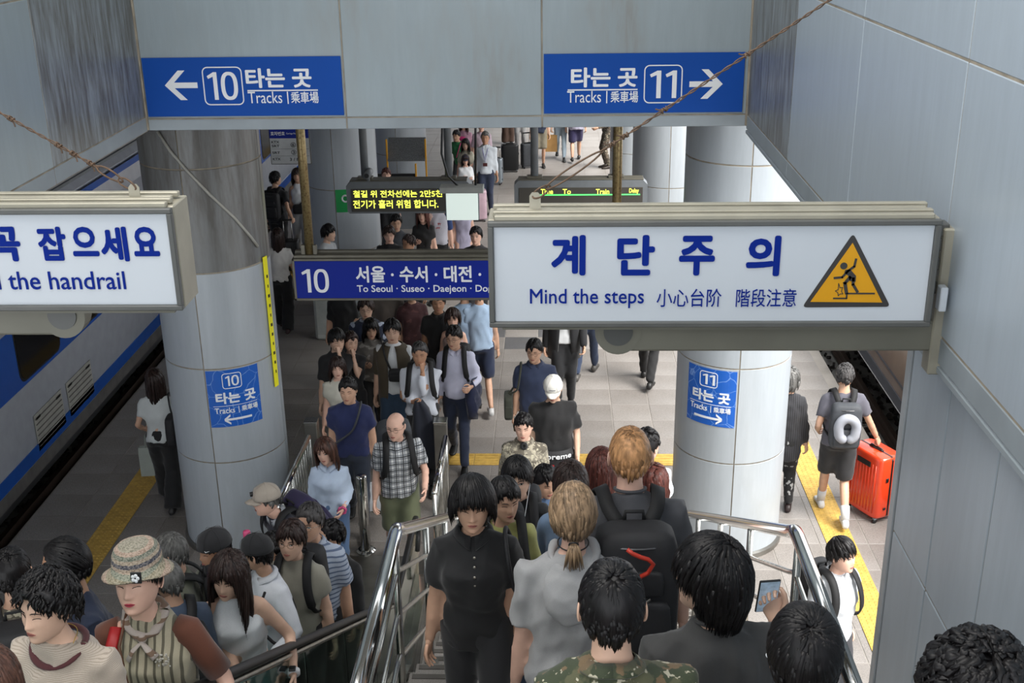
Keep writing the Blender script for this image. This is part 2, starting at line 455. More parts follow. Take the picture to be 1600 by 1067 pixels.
c_r = column(1.8, 10.8, 5.1, 'large pale column with the track 11 sign beside the stairs')
column(-3.35, 18, 5.1, 'second grey column behind the hanging blue 10 sign')
column(1.8, 18, 5.1, 'second grey column behind the large track 11 column')
column(-3.35, 25.2, 5.1, 'third, farthest grey column behind the slanted barrier')
column(1.8, 25.2, 5.1, 'farthest column on the right row, behind the rusty pole')
# conduit on the left column
b = MB(); cp = []
for px, py, a in ((318, 205, -20), (330, 235, -10), (345, 265, 3), (375, 305, 22), (398, 340, 42), (408, 370, 58), (411, 385, 66)):
    zz = at_y(px, py, 10.8-.57*math.cos(R(a)))[2]; cp.append((-3.35+.575*math.sin(R(a)), 10.8-.575*math.cos(R(a)), zz))
cp = [Vector(c) for c in cp]
b.tube([list(c) for c in cp], .014, 6); cdt = b.build('conduit', plain('pale_conduit', '#a3a199', .5), c_l, True); cdt.location = (3.35, -10.8, 0)
# yellow marker strip on the left column
b = MB(); 
for k in range(1): b.box((-3.35+.58*math.sin(R(75)), 10.8-.58*math.cos(R(75)), 2.42), (.012, .06, 1.36), Matrix.Rotation(R(72-90), 3, 'Z'))
ys = empty('warning_banner', (0, 0, 0), 'narrow bright yellow strip with dark writing down the side of the large left column', 'banner')
b.build('strip', plain('bright_yellow', '#f2e81a', .5, var=.05), ys)
rbz = Matrix.Rotation(R(75-90), 3, 'Z')
for k in range(11): MB().box((-3.35+.588*math.sin(R(75)), 10.8-.588*math.cos(R(75)), 1.9+k*.1), (.004, .012+.008*(k % 3), .03), rbz).build('printed_mark', M_black, ys)

# ================================================================ stairwell opening walls (overhead fascia)
XL, XR, YB = -3.36, 1.57, 9.5
def panels(root, orient, const, us, zs, mfun, th=.02, gap=.011):
    for i in range(len(us)-1):
        for k in range(len(zs)-1):
            u0, u1, z0, z1 = us[i]+gap/2, us[i+1]-gap/2, zs[k]+gap/2, zs[k+1]-gap/2
            c = (const, (u0+u1)/2, (z0+z1)/2) if orient == 'x' else ((u0+u1)/2, const, (z0+z1)/2)
            d = (th, u1-u0, z1-z0) if orient == 'x' else (u1-u0, th, z1-z0)
            rbox('panel', c, d, mfun(i, k), root, bev=.004)
ZT = 8.2
w = tag(rbox('wall_far', ((XL+XR)/2, YB+.155, (4.55+ZT)/2), (XR-XL+.1, .298, ZT-4.55), M_seal, bev=0), kind='structure')
panels(w, 'y', YB+.01, [XL, -1.70, -.09, XR], [4.64, 5.74, 6.9, ZT], lambda i, k: M_panel)
panels(w, 'y', YB+.01, [XL, -1.70, -.09, XR], [4.54, 4.64], lambda i, k: M_trim)
w = tag(rbox('wall_right', (XR+.036, 5.25, (4.54+ZT)/2), (.06, 8.5, ZT-4.54), M_seal, bev=0), kind='structure')
usr = [-.2, 1.4, 2.95, 4.53, 6.10, 7.76, YB]
panels(w, 'x', XR+.012, usr, [4.64, 5.73, 6.9, ZT], lambda i, k: M_dirty if i == 5 and k < 2 else M_panel_w)
panels(w, 'x', XR+.012, [-.2, 7.76, YB], [4.52, 4.64], lambda i, k: M_trim)
rbox('corner_bead', (XR+.004, YB-.008, 6.4), (.03, .03, 3.7), M_seal, w)
rbox('soffit_strip', (XR+.06, 4.65, 4.50), (.12, 9.7, .03), M_trim, w)
w = tag(rbox('wall_left', (XL-.036, 5.25, (4.54+ZT)/2), (.06, 8.5, ZT-4.54), M_seal, bev=0), kind='structure')
usl = [-.2, 1.3, 2.85, 4.43, 6.02, 7.6, YB]
panels(w, 'x', XL-.012, usl, [4.66, 5.76, 6.9, ZT], lambda i, k: M_dirty if i == 5 and k < 2 else M_panel)
panels(w, 'x', XL-.012, [-.2, 4.43, 7.6, YB], [4.54, 4.66], lambda i, k: M_trim)
rbox('corner_bead', (XL-.004, YB-.008, 6.4), (.03, .03, 3.7), M_seal, w)
# lower wall beside the landing
w = tag(rbox('wall_stair', (1.768, 2.0, 2.25), (.2, 6.16, 4.5), M_seal, bev=0), kind='structure')
panels(w, 'x', 1.672, [-.9, .6, 2.1, 3.35, 3.93, 4.50, 5.02], [.02, .9, 2.15, 3.41, 4.49], lambda i, k: M_panel_w)
rbox('corner_trim', (1.70, 5.06, 2.25), (.09, .07, 4.5), plain('corner_strip', '#9fa5aa', .35), w)
# upper concourse slab over the platform, behind the far wall
tag(rbox('ceiling', (-1.85, 29.7, 5.25), (7.6, 39.8, .3), M_conc, bev=0), kind='structure')
# side slabs beyond the opening walls (concourse floor around the stairwell)
tag(rbox('ceiling_concourse', (-5.3, 4.7, 5.1), (3.7, 10.4, .8), M_conc, bev=0), kind='structure')

# out-of-view slab and wall added to darken the left; hall roof above stairwell
tag(rbox('ceiling_left_shade', (-8.9, 29.7, 5.25), (6.5, 39.8, .3), M_conc, bev=0), kind='structure')
tag(rbox('wall_left_shade', (-12.1, 26, 2.6), (.2, 54, 8), M_conc, bev=0), kind='structure')
tag(rbox('ceiling_hall', (-.9, 4.0, 11.0), (12, 14, .2), M_conc, bev=0), kind='structure')
# ================================================================ stairs
LZ = 2.45
RI, TR_ = LZ/15, .304
st = empty('stairs', (0, 0, 0), 'granite stairs', 'stairs'); del st['label'], st['category']; tag(st, kind='structure')
YT = 4.95
SX0, SX1 = -.84, 1.24
M_nose = plain('stair_nosing', '#5a5651', .7)
step_me = MB().box((0, 0, 0), (SX1-SX0, TR_+.02, RI), None, .006).mesh('step'); step_me.materials.append(M_stair)
nos_me = MB().box((0, 0, 0), (SX1-SX0-.04, .04, .006)).mesh('nosing'); nos_me.materials.append(M_nose)
for k in range(15):
    o = link('step', step_me, None, st); o.location = ((SX0+SX1)/2, YT+TR_*(k+.5), LZ-RI*(k+1)-RI/2)
    n = link('nosing', nos_me, None, o); n.location = (0, TR_/2-.03, RI/2+.002)
rbox('landing', ((SX0+SX1)/2, 4.2, LZ-.08), (SX1-SX0, 1.5, .16), M_stair, st)
UR, UT = .16, .30
up_me = MB().box((0, 0, 0), (2.5, UT+.02, UR), None, .006).mesh('step'); up_me.materials.append(M_stair)
for k in range(10):
    o = link('step', up_me, None, st); o.location = (.39, 3.45-UT*(k+.5), LZ+UR*(k+.5))
b = MB(); b.poly([(SX0, YT, LZ-.2), (SX0, YT+15*TR_, -.02), (SX0, YT, -.02)], (SX1-SX0, 0, 0)); 
b.poly([(SX0, 3.7, LZ-.17), (SX0, YT, LZ-.17), (SX0, YT, 0.02), (SX0, 3.7, .02)], (SX1-SX0, 0, 0))
tag(b.build('stair_core', M_conc, st))
def floor_z(x, y):
    if -.88 <= x <= 1.6:
        if y < 3.45: return LZ+UR*(math.floor((3.45-y)/UT)+1)
        if y <= YT: return LZ
        k = math.floor((y-YT)/TR_)
        return max(0., LZ-RI*(k+1)) if k < 15 else 0.
    if -2.75 <= x < -.88 and y < 10: return esc_z(y)
    return 0.
EY0 = 8.06; ESY = 8.25
def esc_z(y):
    if y >= ESY: return 0.012
    k = math.floor((ESY-y)/.4)
    return .012+k*.2348

# ================================================================ stair railings
def railing(x, label, mirror):
    root = empty('stair_railing', (x, YT, LZ), label, 'railing')
    hs = (1.0, .80, .58, .36); rads = (.034, .014, .014, .014)
    dy = 15*TR_
    for i, (h, r) in enumerate(zip(hs, rads)):
        e = .0 if i == 0 else -.05*i
        pts = [(0, -2.6, h), (0, -.08+e, h), (0, 0+e, h-.01), (0, .1+e, h-.07), (0, dy-.1, h-.543*(dy-.1)-0.02), (0, dy+.15, h-.543*dy)]
        MB().tube(pts, r, 12 if i == 0 else 8).build('handrail' if i == 0 else 'rail', M_chrome if i == 0 else M_steel, root, True)
    for yy in (-2.3, -1.15, -.1, 1.1, 2.2, 3.3, 4.4):
        zf = 0 if yy <= 0 else -.543*yy
        MB().tube([(0, yy, zf-.1), (0, yy, zf+.97)], .02, 10).build('post', M_steel, root, True)
        MB().lathe((0, yy, zf-.02), [(.045, 0), (.045, .015)], 12).build('flange', M_steel, root)
    return root
railing(-.77, 'polished steel railing of the stair landing beside the escalator glass', -1)
railing(1.17, 'polished steel railing of the stair landing beside the pale column', 1)

# ================================================================ escalator
es = empty('escalator', (0, 0, 0), 'up escalator with black handrails and glass sides, crowded with riders', 'escalator')
M_comb = plain('escalator_step_metal', '#4e4e50', .4, metal=.7, var=.15)
eb = MB(); eb.box((0, 0, 0), (1.0, .395, .2))
for q in range(24): eb.box((-.48+q*.0417, 0, .104), (.02, .39, .01))
em = eb.mesh('step'); em.materials.append(M_comb)
ECX = -1.87
for k in range(1, 20):
    o = link('step', em, None, es); o.location = (ECX, ESY-.4*(k+.5), .012+k*.2348-.112)
rbox('landing_plate', (ECX, 9.3, .006), (1.36, 1.9, .012), M_dsteel, es)
rbox('comb_plate', (ECX, 8.2, .016), (1.0, .28, .02), M_comb, es)
M_glass = NT('green_tinted_glass'); gb = M_glass.b
gb.inputs['Base Color'].default_value = (*srgb('#b9d3ca'), 1); gb.inputs['Roughness'].default_value = .03
gb.inputs['Transmission Weight'].default_value = 1; gb.inputs['IOR'].default_value = 1.25; M_glass = M_glass.m
def esc_line(h):  # handrail centre line along y
    p = []
    for y in np.arange(1.0, 8.01, .5): p.append((y, .587*(EY0-y)+h))
    p += [(8.3, h+.02-.06+.02), (8.7, h-.05), (9.4, h-.06), (9.55, h-.09), (9.64, h-.2), (9.62, h-.34), (9.5, h-.42)]
    return p
for sx in (-1, 1):
    X = ECX+sx*.57
    MB().tube([(X, y, z) for y, z in esc_line(.95)], .029, 10, flat=.75).build('handrail', M_rubber, es, True)
    ln = esc_line(.90)[:-4]
    MB().tube([(X, y, z) for y, z in ln], .018, 8).build('handrail_guide', M_steel, es, True)
    for a in np.arange(1.0, 8.0, 1.0):
        za, zb = .587*(EY0-a), .587*(EY0-a-.985)
        MB().poly([(X-.006, a, za+.12), (X-.006, a+.985, zb+.12), (X-.006, a+.985, zb+.88), (X-.006, a, za+.88)], (.012, 0, 0)).build('glass_panel', M_glass, es)
    MB().poly([(X-.006, 8.02, .14), (X-.006, 9.5, .12), (X-.006, 9.6, .5), (X-.006, 9.45, .84), (X-.006, 8.02, .88)], (.012, 0, 0)).build('glass_panel', M_glass, es)
    b = MB(); q = [(1.0, .587*(EY0-1)), (8.2, 0.0), (9.7, 0.0)]
    b.loft([np.array([(X-.07, y, z-.35 if z > .3 else -.01), (X+.07, y, z-.35 if z > .3 else -.01), (X+.07, y, z+.13), (X-.07, y, z+.13)]) for y, z in ((1.0, .587*(EY0-1)), (7.3, .587*.76), (8.3, .0), (9.72, 0.0))])
    b.build('skirt', M_steel, es)
MB().poly([(ECX-.5, 1.0, .587*(EY0-1)-.3), (ECX-.5, 8.2, -.01), (ECX-.5, 1.0, -.01)], (1.0, 0, 0)).build('truss_cover', M_dsteel, es)
# metal cover between escalator and stairs
b = MB(); b.poly([(-1.22, 1.0, .587*(EY0-1)-.05), (-1.22, 8.3, .03), (-1.22, 1.0, .03)], (.34, 0, 0)); b.build('deck_cover', M_dsteel, es)
# bollard and gate posts at the escalator entrance
bo = empty('bollard', (-1.94, 10.34, 0), 'polished steel bollard standing in front of the escalator entrance', 'bollard')
MB().lathe((0, 0, 0.012), [(.055, 0), (.055, .86), (.05, .875), (.0, .88)], 28).build('post', M_chrome, bo, True)
MB().lathe((0, 0, 0.012), [(.10, 0), (.10, .015), (.08, .03), (.057, .032)], 28).build('base_flange', M_chrome, bo)
for px, lab in ((486, 'grey square gate post by the blue tee man, left of the escalator entrance'), (688, 'grey square gate post behind the plaid shirt man, right of the escalator entrance')):
    p = at_z(px, 656, .98); g = empty('gate_post', (p[0], p[1], 0), lab, 'post', 'square gate posts at the escalator entrance')
    rbox('post', (0, 0, .48), (.14, .14, .96), M_dsteel, g, bev=.006); rbox('post_cap', (0, 0, .97), (.15, .15, .02), M_steel, g); rbox('base_plate', (0, 0, .012), (.2, .2, .012), M_steel, g)
def barrier(x, y0, y1, label, mesh):
    root = empty('barrier_railing', (x, y0, 0), label, 'railing'); L = y1-y0
    MB().tube([(0, 0, .95), (0, L, .95)], .03, 10).build('top_rail', M_chrome, root, True)
    MB().tube([(0, 0, .18), (0, L, .18)], .018, 8).build('bottom_rail', M_steel, root, True)
    for yy in np.arange(.0, L+.01, L/2): MB().tube([(0, yy, 0.0), (0, yy, .95)], .024, 8).build('post', M_steel, root, True)
    for yy in np.arange(.1, L, .1): MB().tube([(0, yy, .18), (0, yy, .93)], .008, 6).build('bar', M_steel, root, True)
    if mesh: rbox('panel', (-.03, L/2, .55), (.01, L-.1, .6), plain('perforated_panel', '#b9bbb8', .5, var=.3, sc=90), root)
barrier(-1.15, 9.85, 11.1, 'steel barred railing beside the plaid shirt man at the escalator foot', False)
barrier(-2.62, 9.3, 11.1, 'steel railing with pale mesh panel beside the large left column', True)
# drain cover
dc = empty('drain_cover', (-1.85, 11.35, 0), 'round steel drain cover set in the paving behind the bollard', 'drain cover')
MB().lathe((0, 0, .001), [(.24, 0), (.24, .006), (.22, .006)], 32).build('ring', M_steel, dc); MB().lathe((0, 0, .001), [(.21, 0), (.21, .005)], 28).build('lid', M_stair, dc)
MB().box((.05, 0, .008), (.16, .02, .006)).box((.05, .05, .008), (.02, .1, .006)).build('lifting_bar', M_dsteel, dc)

# ================================================================ blue signs on the far wall
def arrow(root, c, L, hh, th, left, y, m=None):
    x, z = c; s = -1 if left else 1
    b = MB(); tip = x+s*L/2; tx = th*1.25; e = tip-s*(tx+th/2)
    b.poly([(p_, y, q_) for p_, q_ in ((tip, z), (tip-s*hh, z+hh), (tip-s*(hh+tx), z+hh), (e, z+th/2), (x-s*L/2, z+th/2), (x-s*L/2, z-th/2), (e, z-th/2), (tip-s*(hh+tx), z-hh), (tip-s*hh, z-hh))], (0, -.003, 0))
    b.build('arrow', m or M_white, root)
def rounded_frame(root, c, w, h, r, t, y, name='number_frame', m=None, fn=None):
    out, inn = [], []
    for sx, sz, a0 in ((1, 1, 0), (-1, 1, 90), (-1, -1, 180), (1, -1, 270)):
        for q in range(6):
            a = R(a0+q*18)
            out.append((c[0]+sx*(w/2-r)+r*math.cos(a), y, c[1]+sz*(h/2-r)+r*math.sin(a)))
            inn.append((c[0]+sx*(w/2-r)+(r-t)*math.cos(a), y, c[1]+sz*(h/2-r)+(r-t)*math.sin(a)))
    n = len(out); o = np.array(out); i = np.array(inn); d = np.array([0, -.003, 0])
    if fn is not None:
        # refine straight spans
        def ref(p):
            res = []
            for k in range(len(p)):
                a, b_ = p[k], p[(k+1) % len(p)]; m_ = max(1, int(np.linalg.norm(b_-a)/.015))
                for j in range(m_): res.append(a+(b_-a)*j/m_)
            return np.array(res)
        ks = [max(1, int(np.linalg.norm(o[(k+1) % n]-o[k])/.015)) for k in range(n)]
        def ref2(p): return np.array([p[k]+(p[(k+1) % n]-p[k])*j/ks[k] for k in range(n) for j in range(ks[k])])
        o, i = ref2(o), ref2(i); n = len(o)
    v = np.vstack([o, i, o+d, i+d])
    if fn is not None: v = fn(v)
    f = []
    for k in range(n):
        l = (k+1) % n
        f += [(k, l, n+l, n+k), (2*n+k, 3*n+k, 3*n+l, 2*n+l), (k, 2*n+k, 2*n+l, l), (n+k, n+l, 3*n+l, 3*n+k)]
    MB().add(v, f).build(name, m or M_white, root)
EX, EZ = (1, 0, 0), (0, 0, 1)
def at_rect(x0, y0, x1, y1, Y):   # photo rectangle -> x0,x1,z0,z1 in the plane y=Y
    a = at_y(x0, y1, Y); b = at_y(x1, y0, Y); c = at_y(x0, y0, Y); d = at_y(x1, y1, Y)
    return (a[0]+c[0])/2, (b[0]+d[0])/2, (a[2]+d[2])/2, (b[2]+c[2])/2
YS = YB-.012
def track_sign(x0, x1, label, left, items):
    root = empty('track_sign', ((x0+x1)/2, YS, 4.9), label, 'sign')
    P = root
    b = MB().box((0, 0, 0), (x1-x0, .012, .475), None, .002).build('sign_plate', M_blue, P)
    off = np.array([(x0+x1)/2, YS, 4.9])
    yy = -.0065
    for kind, args in items:
        if kind == 't':
            s, r, bold = args; a = at_rect(*r, YS); letter(s, M_white, P, (a[0]-off[0], yy, a[2]-off[2]), EX, EZ, a[1]-a[0], a[3]-a[2], bold)
        elif kind == 'f':
            a = at_rect(*args, YS); rounded_frame(P, ((a[0]+a[1])/2-off[0], (a[2]+a[3])/2-off[2]), a[1]-a[0], a[3]-a[2], .045, .009, yy)
        elif kind == 'l':
            a = at_rect(*args, YS); MB().box(((a[0]+a[1])/2-off[0], yy-.001, (a[2]+a[3])/2-off[2]), (a[1]-a[0], .003, max(.008, a[3]-a[2]))).build('rule', M_white, P)
        elif kind == 'v':
            a = at_rect(*args, YS); MB().box(((a[0]+a[1])/2-off[0], yy-.001, (a[2]+a[3])/2-off[2]), (.009, .003, a[3]-a[2])).build('rule', M_white, P)
        elif kind == 'a':
            a = at_rect(*args, YS); arrow(P, ((a[0]+a[1])/2-off[0], (a[2]+a[3])/2-off[2]), a[1]-a[0], (a[3]-a[2])/2-.01, .045, left, yy)
    return root
track_sign(-3.34, -1.715, 'blue track 10 sign with left arrow on the overhead wall', True,
    [('a', (258, 108, 309, 158)), ('f', (318, 104, 380, 164)), ('t', ('10', (325, 112, 372, 156), .01)), ('t', ('타는 곳', (384, 106, 487, 137), .03)),
     ('l', (387, 140, 497, 142)), ('t', ('Tracks', (388, 143, 441, 161), .0)), ('v', (449, 143, 451, 162)), ('t', ('乘車場', (455, 143, 498, 161), .01))])
track_sign(-.075, 1.53, 'blue track 11 sign with right arrow on the overhead wall', False,
    [('a', (1077, 106, 1129, 156)), ('f', (1006, 101, 1066, 161)), ('t', ('11', (1015, 110, 1057, 153), .01)), ('t', ('타는 곳', (892, 105, 996, 136), .03)),
     ('l', (887, 139, 996, 141)), ('t', ('Tracks', (886, 142, 939, 160), .0)), ('v', (947, 142, 949, 161)), ('t', ('乘車場', (954, 142, 997, 160), .01))])
# curved film signs on the columns
M_film = NT('blue_map_film'); t = M_film
v1 = t.n('ShaderNodeTexVoronoi'); v1.feature = 'DISTANCE_TO_EDGE'; v1.inputs['Scale'].default_value = 6.5
nz = t.noise(5, 2); mixv = t.n('ShaderNodeMix'); mixv.data_type = 'VECTOR'; mixv.inputs[0].default_value = .12
t.l(t.co(), mixv.inputs[4]); t.l(nz.outputs['Color'], mixv.inputs[5]); t.l(mixv.outputs[1], v1.inputs['Vector'])
t.col(t.mix(t.ramp(v1.outputs['Distance'], [(0, (.55, .55, .55)), (.022, (0, 0, 0))]), srgb('#1c5cb8'), srgb('#9cc0ee'))); t.b.inputs['Roughness'].default_value = .35
M_film = t.m
def col_sign(cx, cy, a0, a1, z0, z1, num, left, label):
    root = empty('column_sign', (cx, cy, 0), label, 'sign', 'blue track signs wrapped on the columns')
    r = .564
    rings = []
    for zz in (z0, z1):
        out = [(r*math.sin(R(a)), -r*math.cos(R(a)), zz) for a in np.linspace(a0, a1, 20)]
        inn = [((r-.003)*math.sin(R(a)), -(r-.003)*math.cos(R(a)), zz) for a in np.linspace(a1, a0, 20)]
        rings.append(np.array(out+inn))
    MB().loft(rings).build('sign_film', M_film, root)
    w = R(a1-a0)*r; am = R((a0+a1)/2)
    def bend(v):  # x in arc metres around centre, y radial out (negative = outward)
        a = am+v[:, 0]/r; rr = r+.0015-v[:, 1]
        return np.stack([rr*np.sin(a), -rr*np.cos(a), v[:, 2]], 1)
    Z = lambda f: z1-(z1-z0)*f
    X = lambda f: -w/2+w*f
    def tx(s, f0, g0, f1, g1, bold): letter(s, M_white, root, (X(f0), 0, Z(g1)), EX, EZ, w*(f1-f0), (z1-z0)*(g1-g0), bold, bend, sub=16)
    rounded_frame(root, (X(.47), Z(.19)), w*.36, (z1-z0)*.27, .03, .007, 0, fn=bend)
    tx(num, .35, .1, .60, .28, .015)
    tx('타는 곳', .14, .385, .90, .585, .035)
    tx('Tracks', .10, .655, .47, .755, .01); tx('乘車場', .60, .655, .92, .755, .015)
    b = MB(); sg = 1 if left else -1
    def bar(x0, x1, za, zb, zc, zd):
        n = 10; A = []; 
        for k in range(n+1):
            f = k/n; A.append(((x0+(x1-x0)*f), za+(zc-za)*f, zb+(zd-zb)*f))
        ring = [bend(np.array([[x, 0, zl], [x, 0, zh], [x, -.003, zh], [x, -.003, zl]])) for x, zl, zh in A]
        b.loft(ring)
    t_ = .011
    bar(X(.08), X(.92), Z(.625)-.002, Z(.625)+.002, Z(.625)-.002, Z(.625)+.002)
    bar(X(.54), X(.552), Z(.77), Z(.65), Z(.77), Z(.65))
    xa, xb = (X(.28), X(.78)) if left else (X(.2), X(.75))
    bar(xa, xb, Z(.87)-t_, Z(.87)+t_, Z(.87)-t_, Z(.87)+t_)
    tipx = xa-.01 if left else xb+.01; dx = .06*sg
    bar(tipx, tipx+dx, Z(.87)-t_, Z(.87)+t_, Z(.87)+.045-t_, Z(.87)+.045+t_)
    bar(tipx, tipx+dx, Z(.87)-t_, Z(.87)+t_, Z(.87)-.045-t_, Z(.87)-.045+t_)
    b.build('arrow', M_white, root)
col_sign(-3.35, 10.8, -2, 51, 1.47, 2.07, '10', True, 'blue track 10 sign with left arrow wrapped on the large left column')
col_sign(1.8, 10.8, -58, -5, 1.47, 2.06, '11', False, 'blue track 11 sign with right arrow wrapped on the pale right column')

# ================================================================ big hanging light-box signs
M_cream = plain('cream_aluminium', '#aaa595', .45, var=.12, sc=5, metal=.3); M_frame = plain('dark_grey_frame', '#5b5c5a', .4, var=.1)
M_box = plain('sign_face_white', '#cdd3da', .35, var=.03, sc=2); M_ink = plain('blue_ink', '#0c2987', .6, var=0, spec=.1); M_olive = plain('olive_grey_arm', '#78766a', .5, var=.12, sc=3)
def lightbox(x0, x1, z0, z1, Y, label, wall):
    root = empty('stair_sign', ((x0+x1)/2, Y, z0), label, 'sign', None)
    w, h = x1-x0, z1-z0; dp = .2
    rbox('case', (0, dp/2+.01, h/2), (w, dp-.02, h-.004), M_cream, root)
    f = .022
    for nm, c, d in (('frame_bar', (0, -.006, h-f/2-.002), (w, .026, f)), ('frame_bar', (0, -.006, f/2+.002), (w, .026, f)), ('frame_bar', (-w/2+f/2, -.006, h/2), (f, .026, h-2*f)), ('frame_bar', (w/2-f/2, -.006, h/2), (f, .026, h-2*f))):
        rbox(nm, c, d, M_frame, root)
    rbox('sign_face', (0, .006, h/2), (w-2*f+.004, .012, h-2*f+.004), M_box, root)
    e = wall*0
    for k, (yy, zz, cut) in enumerate(((.018, .010, .05), (.062, .016, .035), (.105, .014, .06), (.15, .02, .03))):
        rbox('top_rail', (-wall*cut*.0, yy, h+zz-.004), (w-cut, .03, .022), M_cream, root)
    MB().box((0, .1, -.012), (w-.1, .15, .02)).build('bottom_tray', M_olive, root)
    xm = w/2*wall
    return root, w, h
def arm(root, w, h, wall, reach):
    # arm from the wall under the case, with a round speaker end; bracket plate on the wall
    xw = wall*(w/2+.085); xe = -wall*(w/2-reach)
    rbox('support_arm', ((xw+xe)/2, .14, -.085), (abs(xw-xe), .07, .13), M_olive, root, bev=.01)
    MB().loft([np.array([(xe+.095*math.cos(a), y, -.06+.1*math.sin(a)) for a in np.linspace(0, 2*PI, 28, endpoint=False)]) for y in (.10, .178)]).build('arm_end', M_olive, root)
    MB().loft([np.array([(xe+.06*math.cos(a), y, -.06+.06*math.sin(a)) for a in np.linspace(0, 2*PI, 28, endpoint=False)]) for y in (.094, .101)]).build('arm_cap', M_frame, root)
    rbox('wall_bracket', (xw+wall*.0, .14, h/2-.16), (.07, .09, h+.18), M_cream, root, bev=.006)
    rbox('hinge_block', (xw-wall*.03, .05, .1), (.03, .05, .1), M_box, root)
    for zz in (.12, .22, .30, .36): rbox('hinge_knuckle', (xw-wall*.035, .15, zz), (.05, .07, .05), M_frame, root)
YSN = 4.35
r1, w1, h1 = lightbox(-.255, 1.485, 4.725, 5.165, YSN, 'large white sign reading Mind the steps with a yellow warning triangle', 1)
arm(r1, w1, h1, 1, .52)
o1 = np.array([(-.255+1.485)/2, YSN, 4.725])
def put(root, o, s, r, bold, m, Y=YSN, yy=-.0015, th=.003):
    a = at_rect(*r, Y); letter(s, m, root, (a[0]-o[0], yy, a[2]-o[2]), EX, EZ, a[1]-a[0], a[3]-a[2], bold, thick=th)
for s, r in (('계', (861, 367, 915, 430)), ('단', (964, 367, 1023, 430)), ('주', (1061, 368, 1117, 430)), ('의', (1166, 368, 1219, 431))): put(r1, o1, s, r, .036, M_ink)
put(r1, o1, 'Mind the steps', (828, 451, 1006, 481), .005, M_ink); put(r1, o1, '小心台阶', (1026, 451, 1127, 479), -.008, M_ink); put(r1, o1, '階段注意', (1150, 451, 1244, 479), -.004, M_ink)
# warning triangle
M_wy = plain('warning_amber', '#e0a008', .4, var=.03); M_wk = plain('warning_black', '#393737', .4, var=0)
def S2(px, py): p = at_y(px, py, YSN); return (p[0]-o1[0], p[2]-o1[2])
def flat(name, pts, m, y0, th=.002): return MB().poly([(a, y0, b_) for a, b_ in pts], (0, -th, 0)).build(name, m, r1)
def rounded(pts, r, n=5):
    out = []
    P_ = [np.array(p) for p in pts]
    for i in range(len(P_)):
        a, b_, c = P_[i-1], P_[i], P_[(i+1) % len(P_)]; u = (a-b_)/np.linalg.norm(a-b_); v = (c-b_)/np.linalg.norm(c-b_)
        p0, p1 = b_+u*r, b_+v*r
        for k in range(n+1):
            t_ = k/n; out.append(tuple((1-t_)**2*p0+2*t_*(1-t_)*b_+t_*t_*p1))
    return out
flat('warning_triangle', rounded([S2(1253, 480), S2(1391, 479), S2(1333, 364)], .02), M_wk, -.0005)
flat('warning_field', [S2(1266, 471), S2(1378, 472), S2(1332, 379)], M_wy, -.0028)
def stroke(b, pts, wd):
    P_ = [np.array(S2(*p)) for p in pts]
    for i in range(len(P_)-1):
        a, c = P_[i], P_[i+1]; d = (c-a)/np.linalg.norm(c-a); n = np.array([-d[1], d[0]])*wd/2; d = d*wd*.35
        b.poly([(q[0], -.005, q[1]) for q in (a-d-n, a-d+n, c+d+n, c+d-n)], (0, -.002, 0))
b = MB(); K = lambda x, y: (1240+x*.2812, 320+y*.2812)
stroke(b, [K(345, 300), K(335, 340), K(300, 365)], .009); stroke(b, [K(300, 365), K(268, 400), K(225, 404)], .009)
b.poly([(S2(*K(*q))[0], -.005, S2(*K(*q))[1]) for q in ((285, 360), (312, 355), (345, 392), (342, 425), (310, 420), (300, 390), (280, 375))], (0, -.002, 0))
stroke(b, [K(312, 400), K(283, 432), K(292, 488)], .013); stroke(b, [K(330, 405), K(328, 440), K(352, 480)], .011)
stroke(b, [K(220, 517), K(292, 517), K(294, 490), K(446, 490)], .006)
st_ = [(248, 434), (256, 458), (270, 456), (264, 478), (272, 492), (256, 492), (246, 503), (244, 486), (230, 476), (246, 468)]
stroke(b, [K(*p) for p in st_+[st_[0]]], .0025)
c = S2(*K(277, 337)); b.poly([(c[0]+.014*math.cos(a), -.005, c[1]+.014*math.sin(a)) for a in np.linspace(0, 2*PI, 16, endpoint=False)], (0, -.002, 0))
b.build('falling_figure', M_wk, r1)
r2, w2, h2 = lightbox(-3.22, -1.485, 4.80, 5.225, YSN, 'large white sign reading the handrail on the left wall', -1)
arm(r2, w2, h2, -1, .55)
o2 = np.array([(-3.22-1.485)/2, YSN, 4.80])
for s, r in (('꼭', (-22, 354, 32, 408)), ('잡', (60, 354, 104, 407)), ('으', (112, 354, 153, 400)), ('세', (157, 354, 200, 408)), ('요', (208, 354, 248, 400))): put(r2, o2, s, r, .036, M_ink)
put(r2, o2, 'Hold the handrail', (-72, 424, 196, 452), .005, M_ink)
put(r2, o2, '손잡이를', (-205, 354, -35, 408), .036, M_ink)
